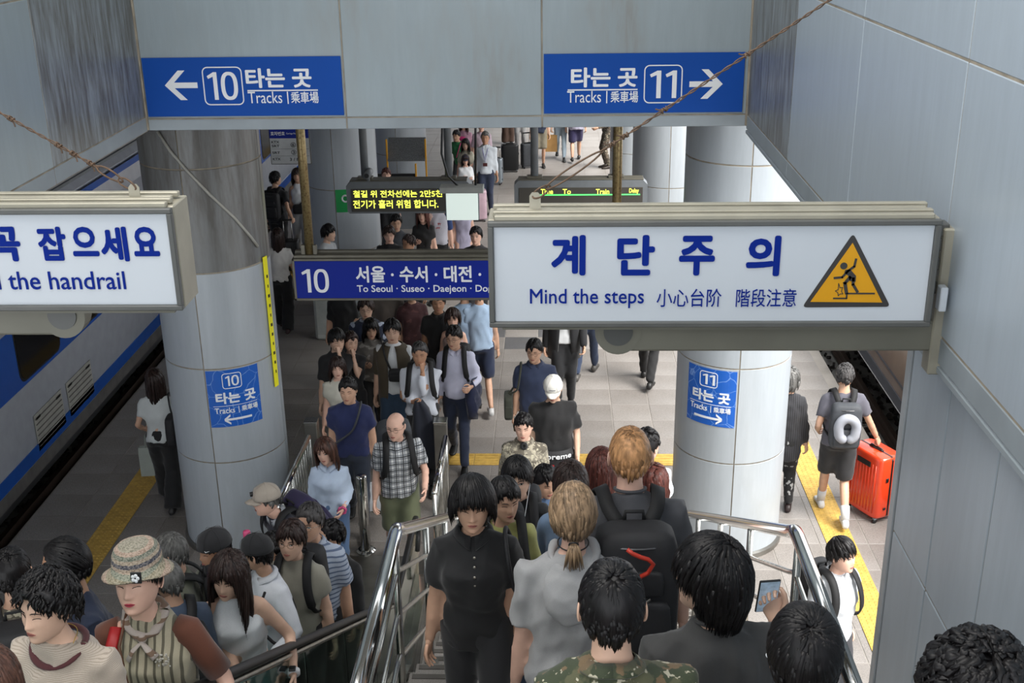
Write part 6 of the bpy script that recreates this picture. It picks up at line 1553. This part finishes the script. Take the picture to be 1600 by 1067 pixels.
f7 = person('man in open brown overshirt and denim shorts with a black sling bag', 612, 498, 1.78, 0, 4, 10, 4, 0, 'm', 1.05, ('down', 'down'), top=WHT, sleeve=.2, bottom=C('denim_shorts', '#2d4157', var=.2), bkind='shorts', hair=('part', HB_), tone='a')
def open_jacket(info, m, sleeve=.97, gap=.075, length=.12):
    """open front jacket: a wrap round the back and sides with sleeves"""
    g = MB(); s = info['s']; tf = info['tf']; B = info['bld']; rg = []
    for zt, w_, d_, yo in ((-.10-length, .20, .15, .0), (.0, .187, .140, 0), (.12, .182, .138, 0), (.30, .195, .145, 0), (.38, .196, .138, .0), (.43, .182, .115, .006), (.47, .145, .096, .012), (.505, .098, .082, .014)):
        a = np.linspace(-PI/2+gap*PI*(1.3-zt*1.2), 1.5*PI-gap*PI*(1.3-zt*1.2), 26); A2 = lambda k: tf(np.stack([w_*B*k*np.sign(np.cos(a))*np.abs(np.cos(a))**.85, yo+d_*B*k*np.sign(np.sin(a))*np.abs(np.sin(a))**.85, np.full(26, zt)], 1))*s
        rg.append(np.vstack([A2(1.0), A2(.94)[::-1]]))
    g.loft(rg)
    o = g.build('jacket', m, info['root'], True)
    if sleeve:
        for sh, el, wr in info['arms']:
            b = MB(); e = el+(wr-el)*max(0, (sleeve-.53)/.47) if sleeve > .53 else sh+(el-sh)*sleeve/.53
            pts = [sh+(tf((0, 0, .45))-sh)*.25, sh, (sh+el)/2]+([el, (el+e)/2, e] if sleeve > .53 else [e]); b.tube([p*s for p in pts], [.062, .07, .065]+([.058, .053, .048] if sleeve > .53 else [.062]), 12, roundcap=True); b.build('sleeve', m, o, True)
    return o
open_jacket(f7, BRN, .45); sling(f7, 1, 'small black sling bag across the brown overshirt man', (.20, .08, .14), (.06, -.20, .22))
f8 = person('heavyset man in white shirt rubbing his nose, jacket hanging from one hand', 655, 534, 1.74, 2, 5, 14, 0, 0, 'm', 1.15, ((-.06, -.26, 1.10), (.03, -.17, 1.43)), (.9, .9), 'walk', C('white_shirt', '#ced3de'), .93, BLK2, hair=('crop', HSA), tone='c', collar=('polo', C('white_shirt', '#ced3de')), hairthk=1.3); backpack(f8, 'black backpack of the man rubbing his nose')
jk = worn(f8, 'jacket', 'black suit jacket hanging from the hand of the man rubbing his nose', 'jacket'); q = handpt(f8, 0, .06, .02)*f8['s']; b = MB(); rg = []
for z, w_, x_ in ((.02, .04, 0), (-.08, .09, .02), (-.3, .14, .05), (-.55, .17, .08), (-.8, .16, .10)): rg.append(np.array([(q[0]+x_+w_*math.cos(t)*(1+.12*math.sin(4*t+z*9)), q[1]+.06*math.sin(t)*(1+.3*math.sin(5*t)), q[2]+z) for t in np.linspace(0, 2*PI, 20, endpoint=False)]))
b.loft(rg).build('jacket_cloth', C('midnight', '#161b29'), jk, True)
f9_ = person('slim man with glasses in lilac white shirt carrying a navy jacket on his arm', 709, 508, 1.76, -2, 5, 16, -14, 0, 'm', 1.0, ('down', (.18, -.28, 1.08)), (.4, .6), 'walk', C('lilac_shirt', '#cacbe0'), .93, NVY, hair=('short', HB_), tone='b', collar=('polo', C('lilac_shirt', '#cacbe0')), shoe='#121212'); glasses(f9_); backpack(f9_, 'black backpack of the slim man in the lilac shirt')
jk = worn(f9_, 'jacket', 'navy suit jacket folded over the forearm of the lilac shirt man', 'jacket'); drape(f9_, 1, .42, seed=3).build('jacket_cloth', C('deep_navy', '#1a2240'), jk, True)
f10 = person('man in navy suit and open white collar, glasses, under the blue hanging sign', 571, 464, 1.74, 4, 3, 12, 0, 0, 'm', 1.05, top=C('pale_shirt', '#b3bccf'), sleeve=.3, bottom=NVY, hair=('part', HDB), tone='a', collar=('polo', C('pale_shirt', '#b3bccf'))); open_jacket(f10, NVY)
glasses(f10)
person('woman with smooth brown hair looking down, between two men under the blue sign', 707, 481, 1.60, -6, 4, 16, 8, 0, 'f', .95, top=C('blush_top', '#a98f88'), sleeve=0, bottom=BLK2, hair=('bob', HDB), tone='p')
person('tanned man in black polo shirt right under the blue sign', 684, 455, 1.74, 4, 3, 8, 0, 0, 'm', 1.0, top=BLK, bottom=BLK2, bkind='shorts', hair=('short', HSA), tone='c', collar=('polo', BLK))
for i, (px, py, lab, tp, bt) in enumerate(((725, 440, 'youth in sky blue tee and navy shorts beneath the blue sign', '#9db6d3', '#1f2a45'), (748, 441, 'second youth in sky blue tee and navy shorts by the large white sign', '#a5bdd8', '#242f4b'))):
    person(lab, px, py, 1.74, 190, 3, 4, 0, 0, 'm', 1.0, top=C('sky_blue'+str(i), tp), bottom=C('navy_shorts', bt), bkind='shorts', legs='walk' if i else 'stand', hair=('short', HB_), shoe='#b9b9b9')
person('person in maroon dress behind the nose rubbing man, head hidden by the sign', 642, 440, 1.64, 10, 3, 8, 0, 0, 'f', 1.1, top=C('maroon_dress', '#46282b', 'spots', '#5e3a3a'), bottom=C('maroon_dress', '#46282b'), bkind='skirt', hair=('bob', HDB), top_len=.1)
person('person in black with bare legs and sandals beside the navy suit man', 530, 425, 1.66, 5, 3, 8, 0, 0, 'f', 1.0, top=BLK, sleeve=.6, bottom=BLK, bkind='skirt', hair=('long', HB_))
person('person in dark top behind the navy suit man, beige sleeve', 605, 430, 1.7, 5, 3, 8, 0, 0, 'm', 1.0, top=C('taupe', '#5e5650'), sleeve=.95, bottom=BLK2, hair=('short', HB_))
f15 = person('man with glasses in dark blue polo carrying an iced coffee', 835, 529, 1.74, 2, 5, 18, -14, 0, 'm', 1.12, ('down', 'down'), (1.0, .4), 'walk', C('blue_polo', '#2b3550'), .40, JEAND, hair=('short', HB_), tone='b', collar=('polo', C('blue_polo', '#2b3550'))); glasses(f15); sling(f15, -1, 'olive grey shoulder bag of the blue polo man', (.1, .24, .28), cross=False, mat=C('olive_bag', '#3f4239'), hang=-.08)
cf = worn(f15, 'iced_coffee', 'clear cup of iced coffee in the hand of the blue polo man', 'cup'); q = handpt(f15, 0, .085, .03)*f15['s']
MB().lathe(q, [(0, -.10), (.028, -.10), (.036, .01), (.0, .012)], 16).build('coffee', plain('coffee', '#3b2418', .2), cf, True); MB().lathe(q, [(.0365, .011), (.040, .06), (.036, .07), (.02, .085), (0, .088)], 16).build('clear_lid', plain('clear_plastic', '#a9a6a0', .15, var=0), cf, True); MB().lathe(q, [(.033, -.06), (.037, -.005)], 16).build('sleeve_band', plain('black_sleeve_band', '#1d1d1d', .6), cf, True)
f16 = person('man in open black suit with white shirt, face hidden by the large sign', 882, 428, 1.80, 2, 3, 8, 0, 0, 'm', 1.08, ('down', 'swing'), (.4, .5), 'stand', WHT, .3, C('black_suit', '#17181c'), hair=('short', HB_)); open_jacket(f16, C('black_suit', '#17181c'), length=.16)
person('person in navy trousers walking away, upper body hidden by the large sign', 917, 398, 1.76, 170, 3, 4, 0, 0, 'm', 1.0, legs='walk2', top=NVY, sleeve=.9, bottom=C('blue_trousers', '#27344d'), hair=('short', HB_), shoe='#4a4744')
person('person in baggy black cargo trousers and boots, upper body hidden by the large sign', 1017, 405, 1.76, 165, 3, 4, 0, 0, 'm', 1.12, legs='walk', top=BLK, sleeve=.9, bottom=BLK, bkind='pants', hair=('short', HB_), shoe='#1a1a1a')
f19 = person('man in white cap and black tee with a lettered waist bag', 864, 586, 1.78, 2, 6, 38, -6, 0, 'm', 1.12, ('down', 'swing'), (.4, .6), 'walk', BLK, .42, C('light_jeans', '#8792ad', var=.15), hair=('crop', HB_), tone='a', hat='both', topthick=1.1)
cp_ = cap(f19, C('white_cap', '#dedcd6')); lt_ = MB(); lt_.tube([f19['hm'](np.array((u*.03, -.118+abs(u)*.012, .072+.006*(1-u*u)))) for u in np.linspace(-1, 1, 9)], .003, 5); lt_.build('cap_writing', NVY, cp_)
wbg = worn(f19, 'waist_bag', 'black waist bag with white lettering on the white cap man', 'bag'); B = f19['bld']; tf19 = lambda q: f19['tf'](np.array(q, float))*f19['s']
rg = []
for u in np.linspace(-1, 1, 13):
    an = u*R(62)+.1; rr = .175*B; c_ = (rr*math.sin(an), -.148*B*math.cos(an)**.8-.012); rg.append(np.array([tf19((c_[0]*k, c_[1]*k, z)) for k, z in ((1, -.14), (1.18, -.13), (1.2, -.02), (1.0, .03))]))
MB().loft(rg).build('bag_body', M_bk, wbg)
def wrap19(v): 
    out = []
    for x, y, z in v: an = x/.19; out.append(tf19((.175*B*1.21*math.sin(an), -(.148*B*max(0.05, math.cos(an))**.8+.012)*1.21-.004+y, z+.22*x*0)))
    return np.array(out)
letter('upreme', M_white, wbg, (-.10, 0, -.055), EX, EZ, .25, .06, .02, wrap19, sub=14); MB().add(wrap19([(-.06, 0, -.12), (.0, 0, -.12), (.0, 0, -.10), (-.06, 0, -.10)]), [(0, 1, 2, 3)]).build('red_label', plain('label_red', '#b82a2c', .5), wbg)
f20 = person('young soldier in pale pixel camouflage looking down, black crew hair', 818, 645, 1.74, 0, 4, 14, -4, 0, 'm', 1.1, ('down', 'down'), legs='walk', top=CAMO, sleeve=.97, bottom=CAMO, hair=('crop', HB_), tone='p', collar=('polo', CAMO), hairthk=1.4, shoe='#2b2622')
nb = MB(); nb.tube([f20['tf'](np.array((.02*math.cos(t), -.075, .492+.03*math.sin(t))))*f20['s'] for t in np.linspace(0, 2*PI, 8)], .018, 6); nb.build('undershirt', BLK, f20['root'], True)
# ---- right side of the platform
r1_ = person('man in slate tee and black shorts wheeling a red suitcase, seen from behind', 1323, 570, 1.76, 176, 2, 2, 0, 0, 'm', 1.05, ((-.40, -.13, .87), 'hip'), (1.0, .6), 'walk', C('slate_tee', '#56555f'), .36, BLK2, 'shorts', hair=('crop', HSA), tone='b', shoe='#c4c5c6', hairthk=1.3)
bp = backpack(r1_, 'dark backpack with a grey neck pillow on the slate tee man', M_bkg, w=.30, d=.16, h=.46, z0=.0)
npi = worn(r1_, 'neck_pillow', 'silver grey horseshoe neck pillow strapped to the dark backpack', 'pillow'); b = MB(); b.tube([r1_['tf'](np.array((.085*math.cos(t), .345, .25+.10*math.sin(t)-.03*(abs(t-PI/2) > 2))))*r1_['s'] for t in np.linspace(-1.1, PI+1.1, 26)], [.05]*26, 12, roundcap=True); b.build('pillow_cushion', plain('silver_cloth', '#9497a0', .5), npi, True)
for info in (r1_,):
    for sd, hip, kn, an2 in info['feet']:
        b = MB(); b.tube([(an2+np.array([0, 0, -.01]))*info['s'], (an2+(kn-an2)*.33)*info['s']], [.044, .05], 12); b.build('sock', C('white_sock', '#c4c5c6'), info['root'], True)
# red suitcase
M_red = plain('red_orange_shell', '#d8401f', .25, var=.05, coat=.5)
def suitcase(x, y, rz, label, m, w=.44, d=.27, h=.66, group=None, handle=.0, ribs=True, tilt=0):
    r = empty('suitcase', (x, y, 0), label, 'suitcase', group, rz=rz)
    idf = lambda v: np.asarray(v)
    pr = ((0, .88), (.02, .96), (.06, 1), (.5, 1), (.94, 1), (.98, .96), (1, .88))
    MB().loft(srings(w, d, h, (0, 0, .055), idf, 32, .35, pr)).build('shell', m, r, True)
    if ribs:
        for k in range(9): MB().tube([(-w*.36+k*w*.09, -d/2-.001, .12), (-w*.36+k*w*.09, -d/2-.001, h-.04)], .006, 5).build('rib', m, r, True)
    b = MB(); b.loft([np.array([(w/2*kx*sx*f, t0, .055+h/2+sz*h/2*kz*f) for (sx, sz, kx, kz) in ((1, -1, .9, 1.005), (1, -1, 1.012, .9), (1, 1, 1.012, .9), (1, 1, .9, 1.008), (-1, 1, .9, 1.008), (-1, 1, 1.012, .9), (-1, -1, 1.012, .9), (-1, -1, .9, 1.005))]) for t0, f in ((-.011, 1), (.011, 1))]); b.build('zip_band', M_black, r)
    rbox('top_handle', (0, 0, h+.075), (.17, .03, .022), M_black, r, bev=.008)
    for sx in (-1, 1):
        rbox('handle_mount', (sx*.08, 0, h+.062), (.03, .035, .02), M_black, r)
        for sy in (-1, 1):
            c = (sx*(w/2-.05), sy*(d/2-.04)); MB().loft([np.array([(c[0]+dx, c[1]+.026*math.cos(t), .028+.026*math.sin(t)) for t in np.linspace(0, 2*PI, 14, endpoint=False)]) for dx in (-.012, .012)]).build('wheel', M_black, r, True); rbox('wheel_fork', (c[0], c[1], .052), (.035, .04, .02), M_grey, r)
    rbox('side_lock', (w/2+.004, -.05, h*.72), (.01, .035, .05), M_black, r); rbox('side_lock', (w/2+.004, -.05, h*.25), (.01, .035, .03), M_black, r)
    if handle:
        for sx in (-1, 1): MB().tube([(sx*.07, d/2-.03, h), (sx*.07, d/2-.03, h+handle)], .008, 6).build('pull_rod', M_steel, r, True)
        rbox('pull_grip', (0, d/2-.03, h+handle), (.19, .028, .03), M_black, r, bev=.008)
    return r
hp_ = np.array(r1_['loc'])+np.array(Matrix.Rotation(R(176), 3, 'Z') @ Vector(handpt(r1_, 0, .09, .0)*r1_['s']))
sp = at_z(1370, 697, .80)
sc_r = suitcase(sp[0], sp[1], R(-62), 'large glossy red orange hard suitcase wheeled at the right platform edge', M_red, .50, .31, .72)
rbox('recessed_grip', (0, -.158, .66), (.2, .012, .06), M_black, sc_r)
r2_ = person('grey haired person in ribbed black cardigan and patterned trousers beside the pale column', 1236, 574, 1.66, 172, 3, 4, 0, 0, 'f', 1.05, top=C('ribbed_black', '#1f1f22', 'v', '#34343a', 14), sleeve=.95, bottom=C('patterned_black', '#18181a', 'spots', '#9a9a9a', 1.2), hair=('bob', HGR), top_len=.2, shoe='#2a1f1f')
r3_ = person('young man in pale grey polo with black backpack standing below the right railing', 1313, 839, 1.76, 28, 2, 4, 14, 0, 'm', 1.05, ('down', 'back'), top=C('pale_grey_polo', '#b9bdc2'), sleeve=.40, bottom=C('charcoal_trousers', '#2c2d33'), hair=('fringe', HB_), tone='p', collar=('polo', C('pale_grey_polo', '#b9bdc2')), eyes='open'); backpack(r3_, 'black backpack on the pale grey polo man below the railing')
# ---- left side
l1_ = person('woman with long dark hair in white tee and black trousers walking beside the train', 238, 578, 1.62, 186, 2, 4, -6, 0, 'f', 1.05, ('down', 'hip'), (.9, .6), 'walk', C('grey_white_tee', '#c3c8c8'), .34, BLK, 'wide', hair=('longback', HDB), tone='b', lscale=1.0)
sling(l1_, -1, 'black quilted shoulder bag of the woman beside the train', (.12, .30, .34), (-.17, .13, .12), cross=False)
paper_bag(l1_, 1, 'white fabric tote bag carried by the woman beside the train', (.26, .11, .34), mat=C('tote_white', '#9ea59d'), drop=.2)
l2_ = person('man in black tee with black backpack pulling a case beside the train, seen from behind', 427, 268, 1.76, 172, 3, 2, -30, 0, 'm', 1.05, ((-.28, .04, .92), 'down'), (.9, .5), 'walk', BLK2, .36, BLK, hair=('short', HB_), tone='b'); backpack(l2_, 'worn black backpack on the man beside the train')
sp = at_z(457, 428, 0); suitcase(sp[0]-.05, sp[1]+.1, R(10), 'black suitcase with raised handle pulled beside the train', M_black, .38, .24, .55, handle=.4)
l3_ = person('woman in white camisole and pale wide trousers with a black belt bag', 463, 262, 1.66, 10, 3, 6, 0, 0, 'f', .95, ('down', 'down'), (.8, .4), 'walk', WHT, 0, C('pale_linen_trousers', '#a4a6a8'), 'wide', hair=('longback', HDB), shoe='#1a1c24', lscale=.7)
sling(l3_, 1, 'black belt bag on the woman in pale trousers', (.24, .08, .18), (.0, -.17, .05), cross=False, name='belt_bag')
l4_ = person('woman with long brown hair in white blouse and black trousers beside the yellow striped column', 432, 357, 1.62, 184, 3, 4, -4, 0, 'f', 1.05, ('swing', 'down'), (.8, .4), 'walk', C('white_blouse', '#dad7d2'), .40, BLK, 'wide', hair=('longback', HDB), lscale=1.0, shoe='#30181a')
paper_bag(l4_, 0, 'small beige woven handbag carried by the woman in the white blouse', (.24, .10, .18), mat=C('woven_beige', '#8c8672'), drop=.12)
# ---- between the hanging sign and the display
m1 = person('young man in white jacket looking right at a phone above the blue hanging sign', 511, 350, 1.72, 70, 6, 14, 10, 0, 'm', 1.0, ('phone', 'phone2'), (.7, .7), top=C('white_jacket', '#b4b8bb'), sleeve=.95, bottom=BLK2, hair=('fringe', HB_), tone='a'); phone(m1, 0, 'phone held by the young man in the white jacket')
person('man in dark grey tee bending his head, above the blue hanging sign', 618, 333, 1.74, 4, 6, 24, 8, 0, 'm', 1.0, ('down', 'phone'), top=C('dark_grey_tee', '#3b3e44'), bottom=BLK2, hair=('short', HB_), hairthk=1.3)
person('person in black shirt with wavy dark brown hair looking down above the blue sign', 607, 352, 1.70, 0, 6, 20, 10, 0, 'm', 1.0, ('phone', 'phone2'), top=BLK, bottom=BLK2, hair=('part', HDB), tone='p')
mg = person('tanned man with glasses and short brown hair just above the blue sign', 640, 366, 1.70, -30, 5, 10, -20, 0, 'm', 1.0, top=BLK2, bottom=BLK2, hair=('crop', HDB), tone='c', hairthk=1.4); glasses(mg)
person('woman in black tee with long dark red hair beneath the yellow display', 660, 322, 1.64, -6, 4, 10, 0, 0, 'f', .98, ('phone', 'down'), top=BLK, bottom=BLK2, hair=('long', HAU), tone='p', lscale=1.0)
m5 = person('person in white printed tee with blue sleeves beneath the yellow display', 682, 300, 1.74, -4, 4, 8, 0, 0, 'm', 1.05, ('strap', 'down'), top=C('white_tee', '#b9b9c4'), sleeve=0, bottom=BLK, hair=('short', HB_), tone='p')
for sh, el, wr in m5['arms']:
    b = MB(); b.tube([sh*m5['s'], (sh+(el-sh)*.75)*m5['s']], [.066, .06], 12, roundcap=True); b.build('sleeve', C('blue_sleeve', '#243b6b'), m5['root'], True)
for s_, z_, w_ in (('HAPPY', .30, .14), ('Enjoy', .24, .12)): letter(s_, plain('print_red', '#a8323c', .6, var=0), m5['root'], (-.06, -.150, .93+z_), EX, EZ, w_, .045, .02)
person('woman in pale lavender dress beneath the glowing monitor', 722, 302, 1.64, 2, 3, 10, 0, 0, 'f', .95, top=C('lavender', '#a9a6bd'), sleeve=.2, bottom=C('lavender', '#a9a6bd'), bkind='skirt', hair=('long', HB_), tone='p', top_len=.05, shoe='#b9b9b9')
person('man with short wavy black hair in black jacket left of the large white sign', 744, 353, 1.74, -4, 3, 6, -6, 0, 'm', 1.0, top=BLK2, sleeve=.95, bottom=BLK2, hair=('short', HB_), tone='p', eyes='open', hairthk=1.2)
person('person with reddish brown hair peering over the yellow display', 603, 262, 1.66, 6, 3, 6, 0, 0, 'f', .95, top=BLK2, bottom=BLK2, hair=('short', HAU), tone='p')
# ---- far background
t1 = person('grey haired man in pale grey jacket with a lanyard and navy trousers', 758, 205, 1.74, -2, 2, 6, 0, 0, 'm', 1.05, ('down', 'down'), top=C('pale_grey_jacket', '#bcc3ca'), sleeve=.95, bottom=NVY, hair=('crop', HGR), tone='c', collar=('polo', C('pale_grey_jacket', '#bcc3ca')), shoe='#222222')
ly = MB(); f_ = lambda q: t1['tf'](np.array(q, float))*t1['s']; ly.tube([f_(q) for q in ((-.06, -.10, .48), (-.02, -.15, .32), (0, -.155, .2), (.02, -.15, .32), (.06, -.10, .48))], .006, 5); ly.build('lanyard', plain('violet_ribbon', '#4a3f8c', .6), t1['root']); rbox('badge', f_((0, -.165, .15)), (.09, .01, .07), plain('badge_maroon', '#4a1f1f', .5), t1['root'])
t2 = person('woman in dark cap and white top crouched over her phone beside the hanging pole', 727, 240, 1.36, 6, 6, 14, 0, 0, 'f', .95, ('phone', 'phone2'), top=WHT, sleeve=.95, bottom=LBL, hair=('long', HDB), tone='p', hat='both', lscale=.6); cap(t2, NVY)
person('woman with long black hair in cream top behind the dark cap woman', 727, 216, 1.52, 0, 4, 14, 0, 0, 'f', .95, top=C('cream_top', '#aaa696'), sleeve=.4, bottom=BLK2, hair=('long', HB_), tone='p')
person('boy in green tee bending down beside the hanging pole', 713, 203, 1.58, -20, 16, 20, 0, 0, 'm', 1.0, ('fwd', 'down'), top=C('green_tee', '#1f6a3f'), bottom=BLK2, bkind='shorts', hair=('short', HB_), tone='b'); sling(PEOPLE[-1], -1, 'bright pink bag on the back of the boy in green', (.3, .14, .3), (-.05, .24, .36), mat=plain('pink_cloth', '#b32a6c', .6))
person('woman with light brown hair in pink blouse at the top of the view', 724, 184, 1.62, 0, 4, 10, 0, 0, 'f', 1.0, top=C('pink_blouse', '#bd93a6'), sleeve=.6, bottom=WHT, hair=('long', HBR), tone='p')
person('person in pale pink shirt with black straps behind the lanyard man', 752, 186, 1.66, 0, 2, 6, 0, 0, 'm', 1.0, top=C('pale_pink_shirt', '#b3a0ac'), sleeve=.5, bottom=BLK2, hair=('short', HB_), tone='p')
for px, py, lab, yaw, tp, bt, bk, lg, hr_ in ((792, 122, 'person in black holding a black bag beside the tall suitcases', 10, BLK, C('brown_trousers', '#4a352a'), 'wide', 'stand', ('short', HB_)), (812, 130, 'person in white top beside the black suitcases', 0, WHT, C('pale_trousers', '#8f8f90'), 'pants', 'stand', ('long', HB_)),
        (843, 150, 'person in dark top and khaki shorts with sandals by the hanging pole', 5, NVY, C('khaki_shorts', '#77705f'), 'shorts', 'stand', ('short', HB_)), (876, 140, 'person in pale trousers walking with a brown paper bag', 0, WHT, C('ice_jeans', '#9fb0bd'), 'pants', 'walk', ('long', HDB))):
    q = person(lab, px, py, 1.72, yaw, 2, 4, 0, 0, 'm', 1.0, top=tp, sleeve=.5, bottom=bt, bkind=bk, legs=lg, hair=hr_)
    if px == 876: paper_bag(q, 0, 'large brown paper bag carried in the far background', (.3, .12, .42), mat=plain('kraft_paper', '#a9824f', .7), drop=.1)
t5 = person('man in lilac tee and navy shorts with a green bag, walking away', 900, 140, 1.76, 180, 2, 2, 0, 0, 'm', 1.1, legs='walk2', top=C('lilac_tee', '#a9a6bb'), sleeve=.4, bottom=C('violet_navy_shorts', '#343055'), bkind='shorts', hair=('short', HB_), top_len=.08)
sling(t5, -1, 'bright green bag slung on the back of the lilac tee man', (.3, .12, .2), (-.02, .22, .28), mat=C('green_bag', '#1d7a5c'))
person('soldier in brown camouflage standing beside the rusty pole', 951, 148, 1.76, -80, 2, 4, 0, 0, 'm', 1.05, ('down', 'fwd'), top=C('camo_brown', '#5c5044', 'camo', '#3f372f', .8), sleeve=.97, bottom=C('camo_brown', '#5c5044'), hair=('crop', HB_), shoe='#2f2620')
for px, py, rz, lab, m, k in ((797, 268, .1, 'tall black suitcase standing by the hanging pole in the background', M_black, (.42, .28, .62)), (825, 262, .4, 'smaller dark suitcase beside the tall black one', M_bkg, (.34, .22, .55)), (776, 288, -.2, 'pale silver suitcase beside the lanyard man', plain('silver_shell', '#9aa4ad', .3, metal=.5), (.30, .2, .56)), (746, 345, .1, 'pale pink suitcase beneath the glowing monitor', plain('pink_shell', '#b99fab', .35), (.40, .26, .6))):
    sp = at_z(px, py, 0); suitcase(sp[0], sp[1], rz, lab, m, *k, ribs=False, handle=.3 if k[0] < .4 else 0)
finish_people()
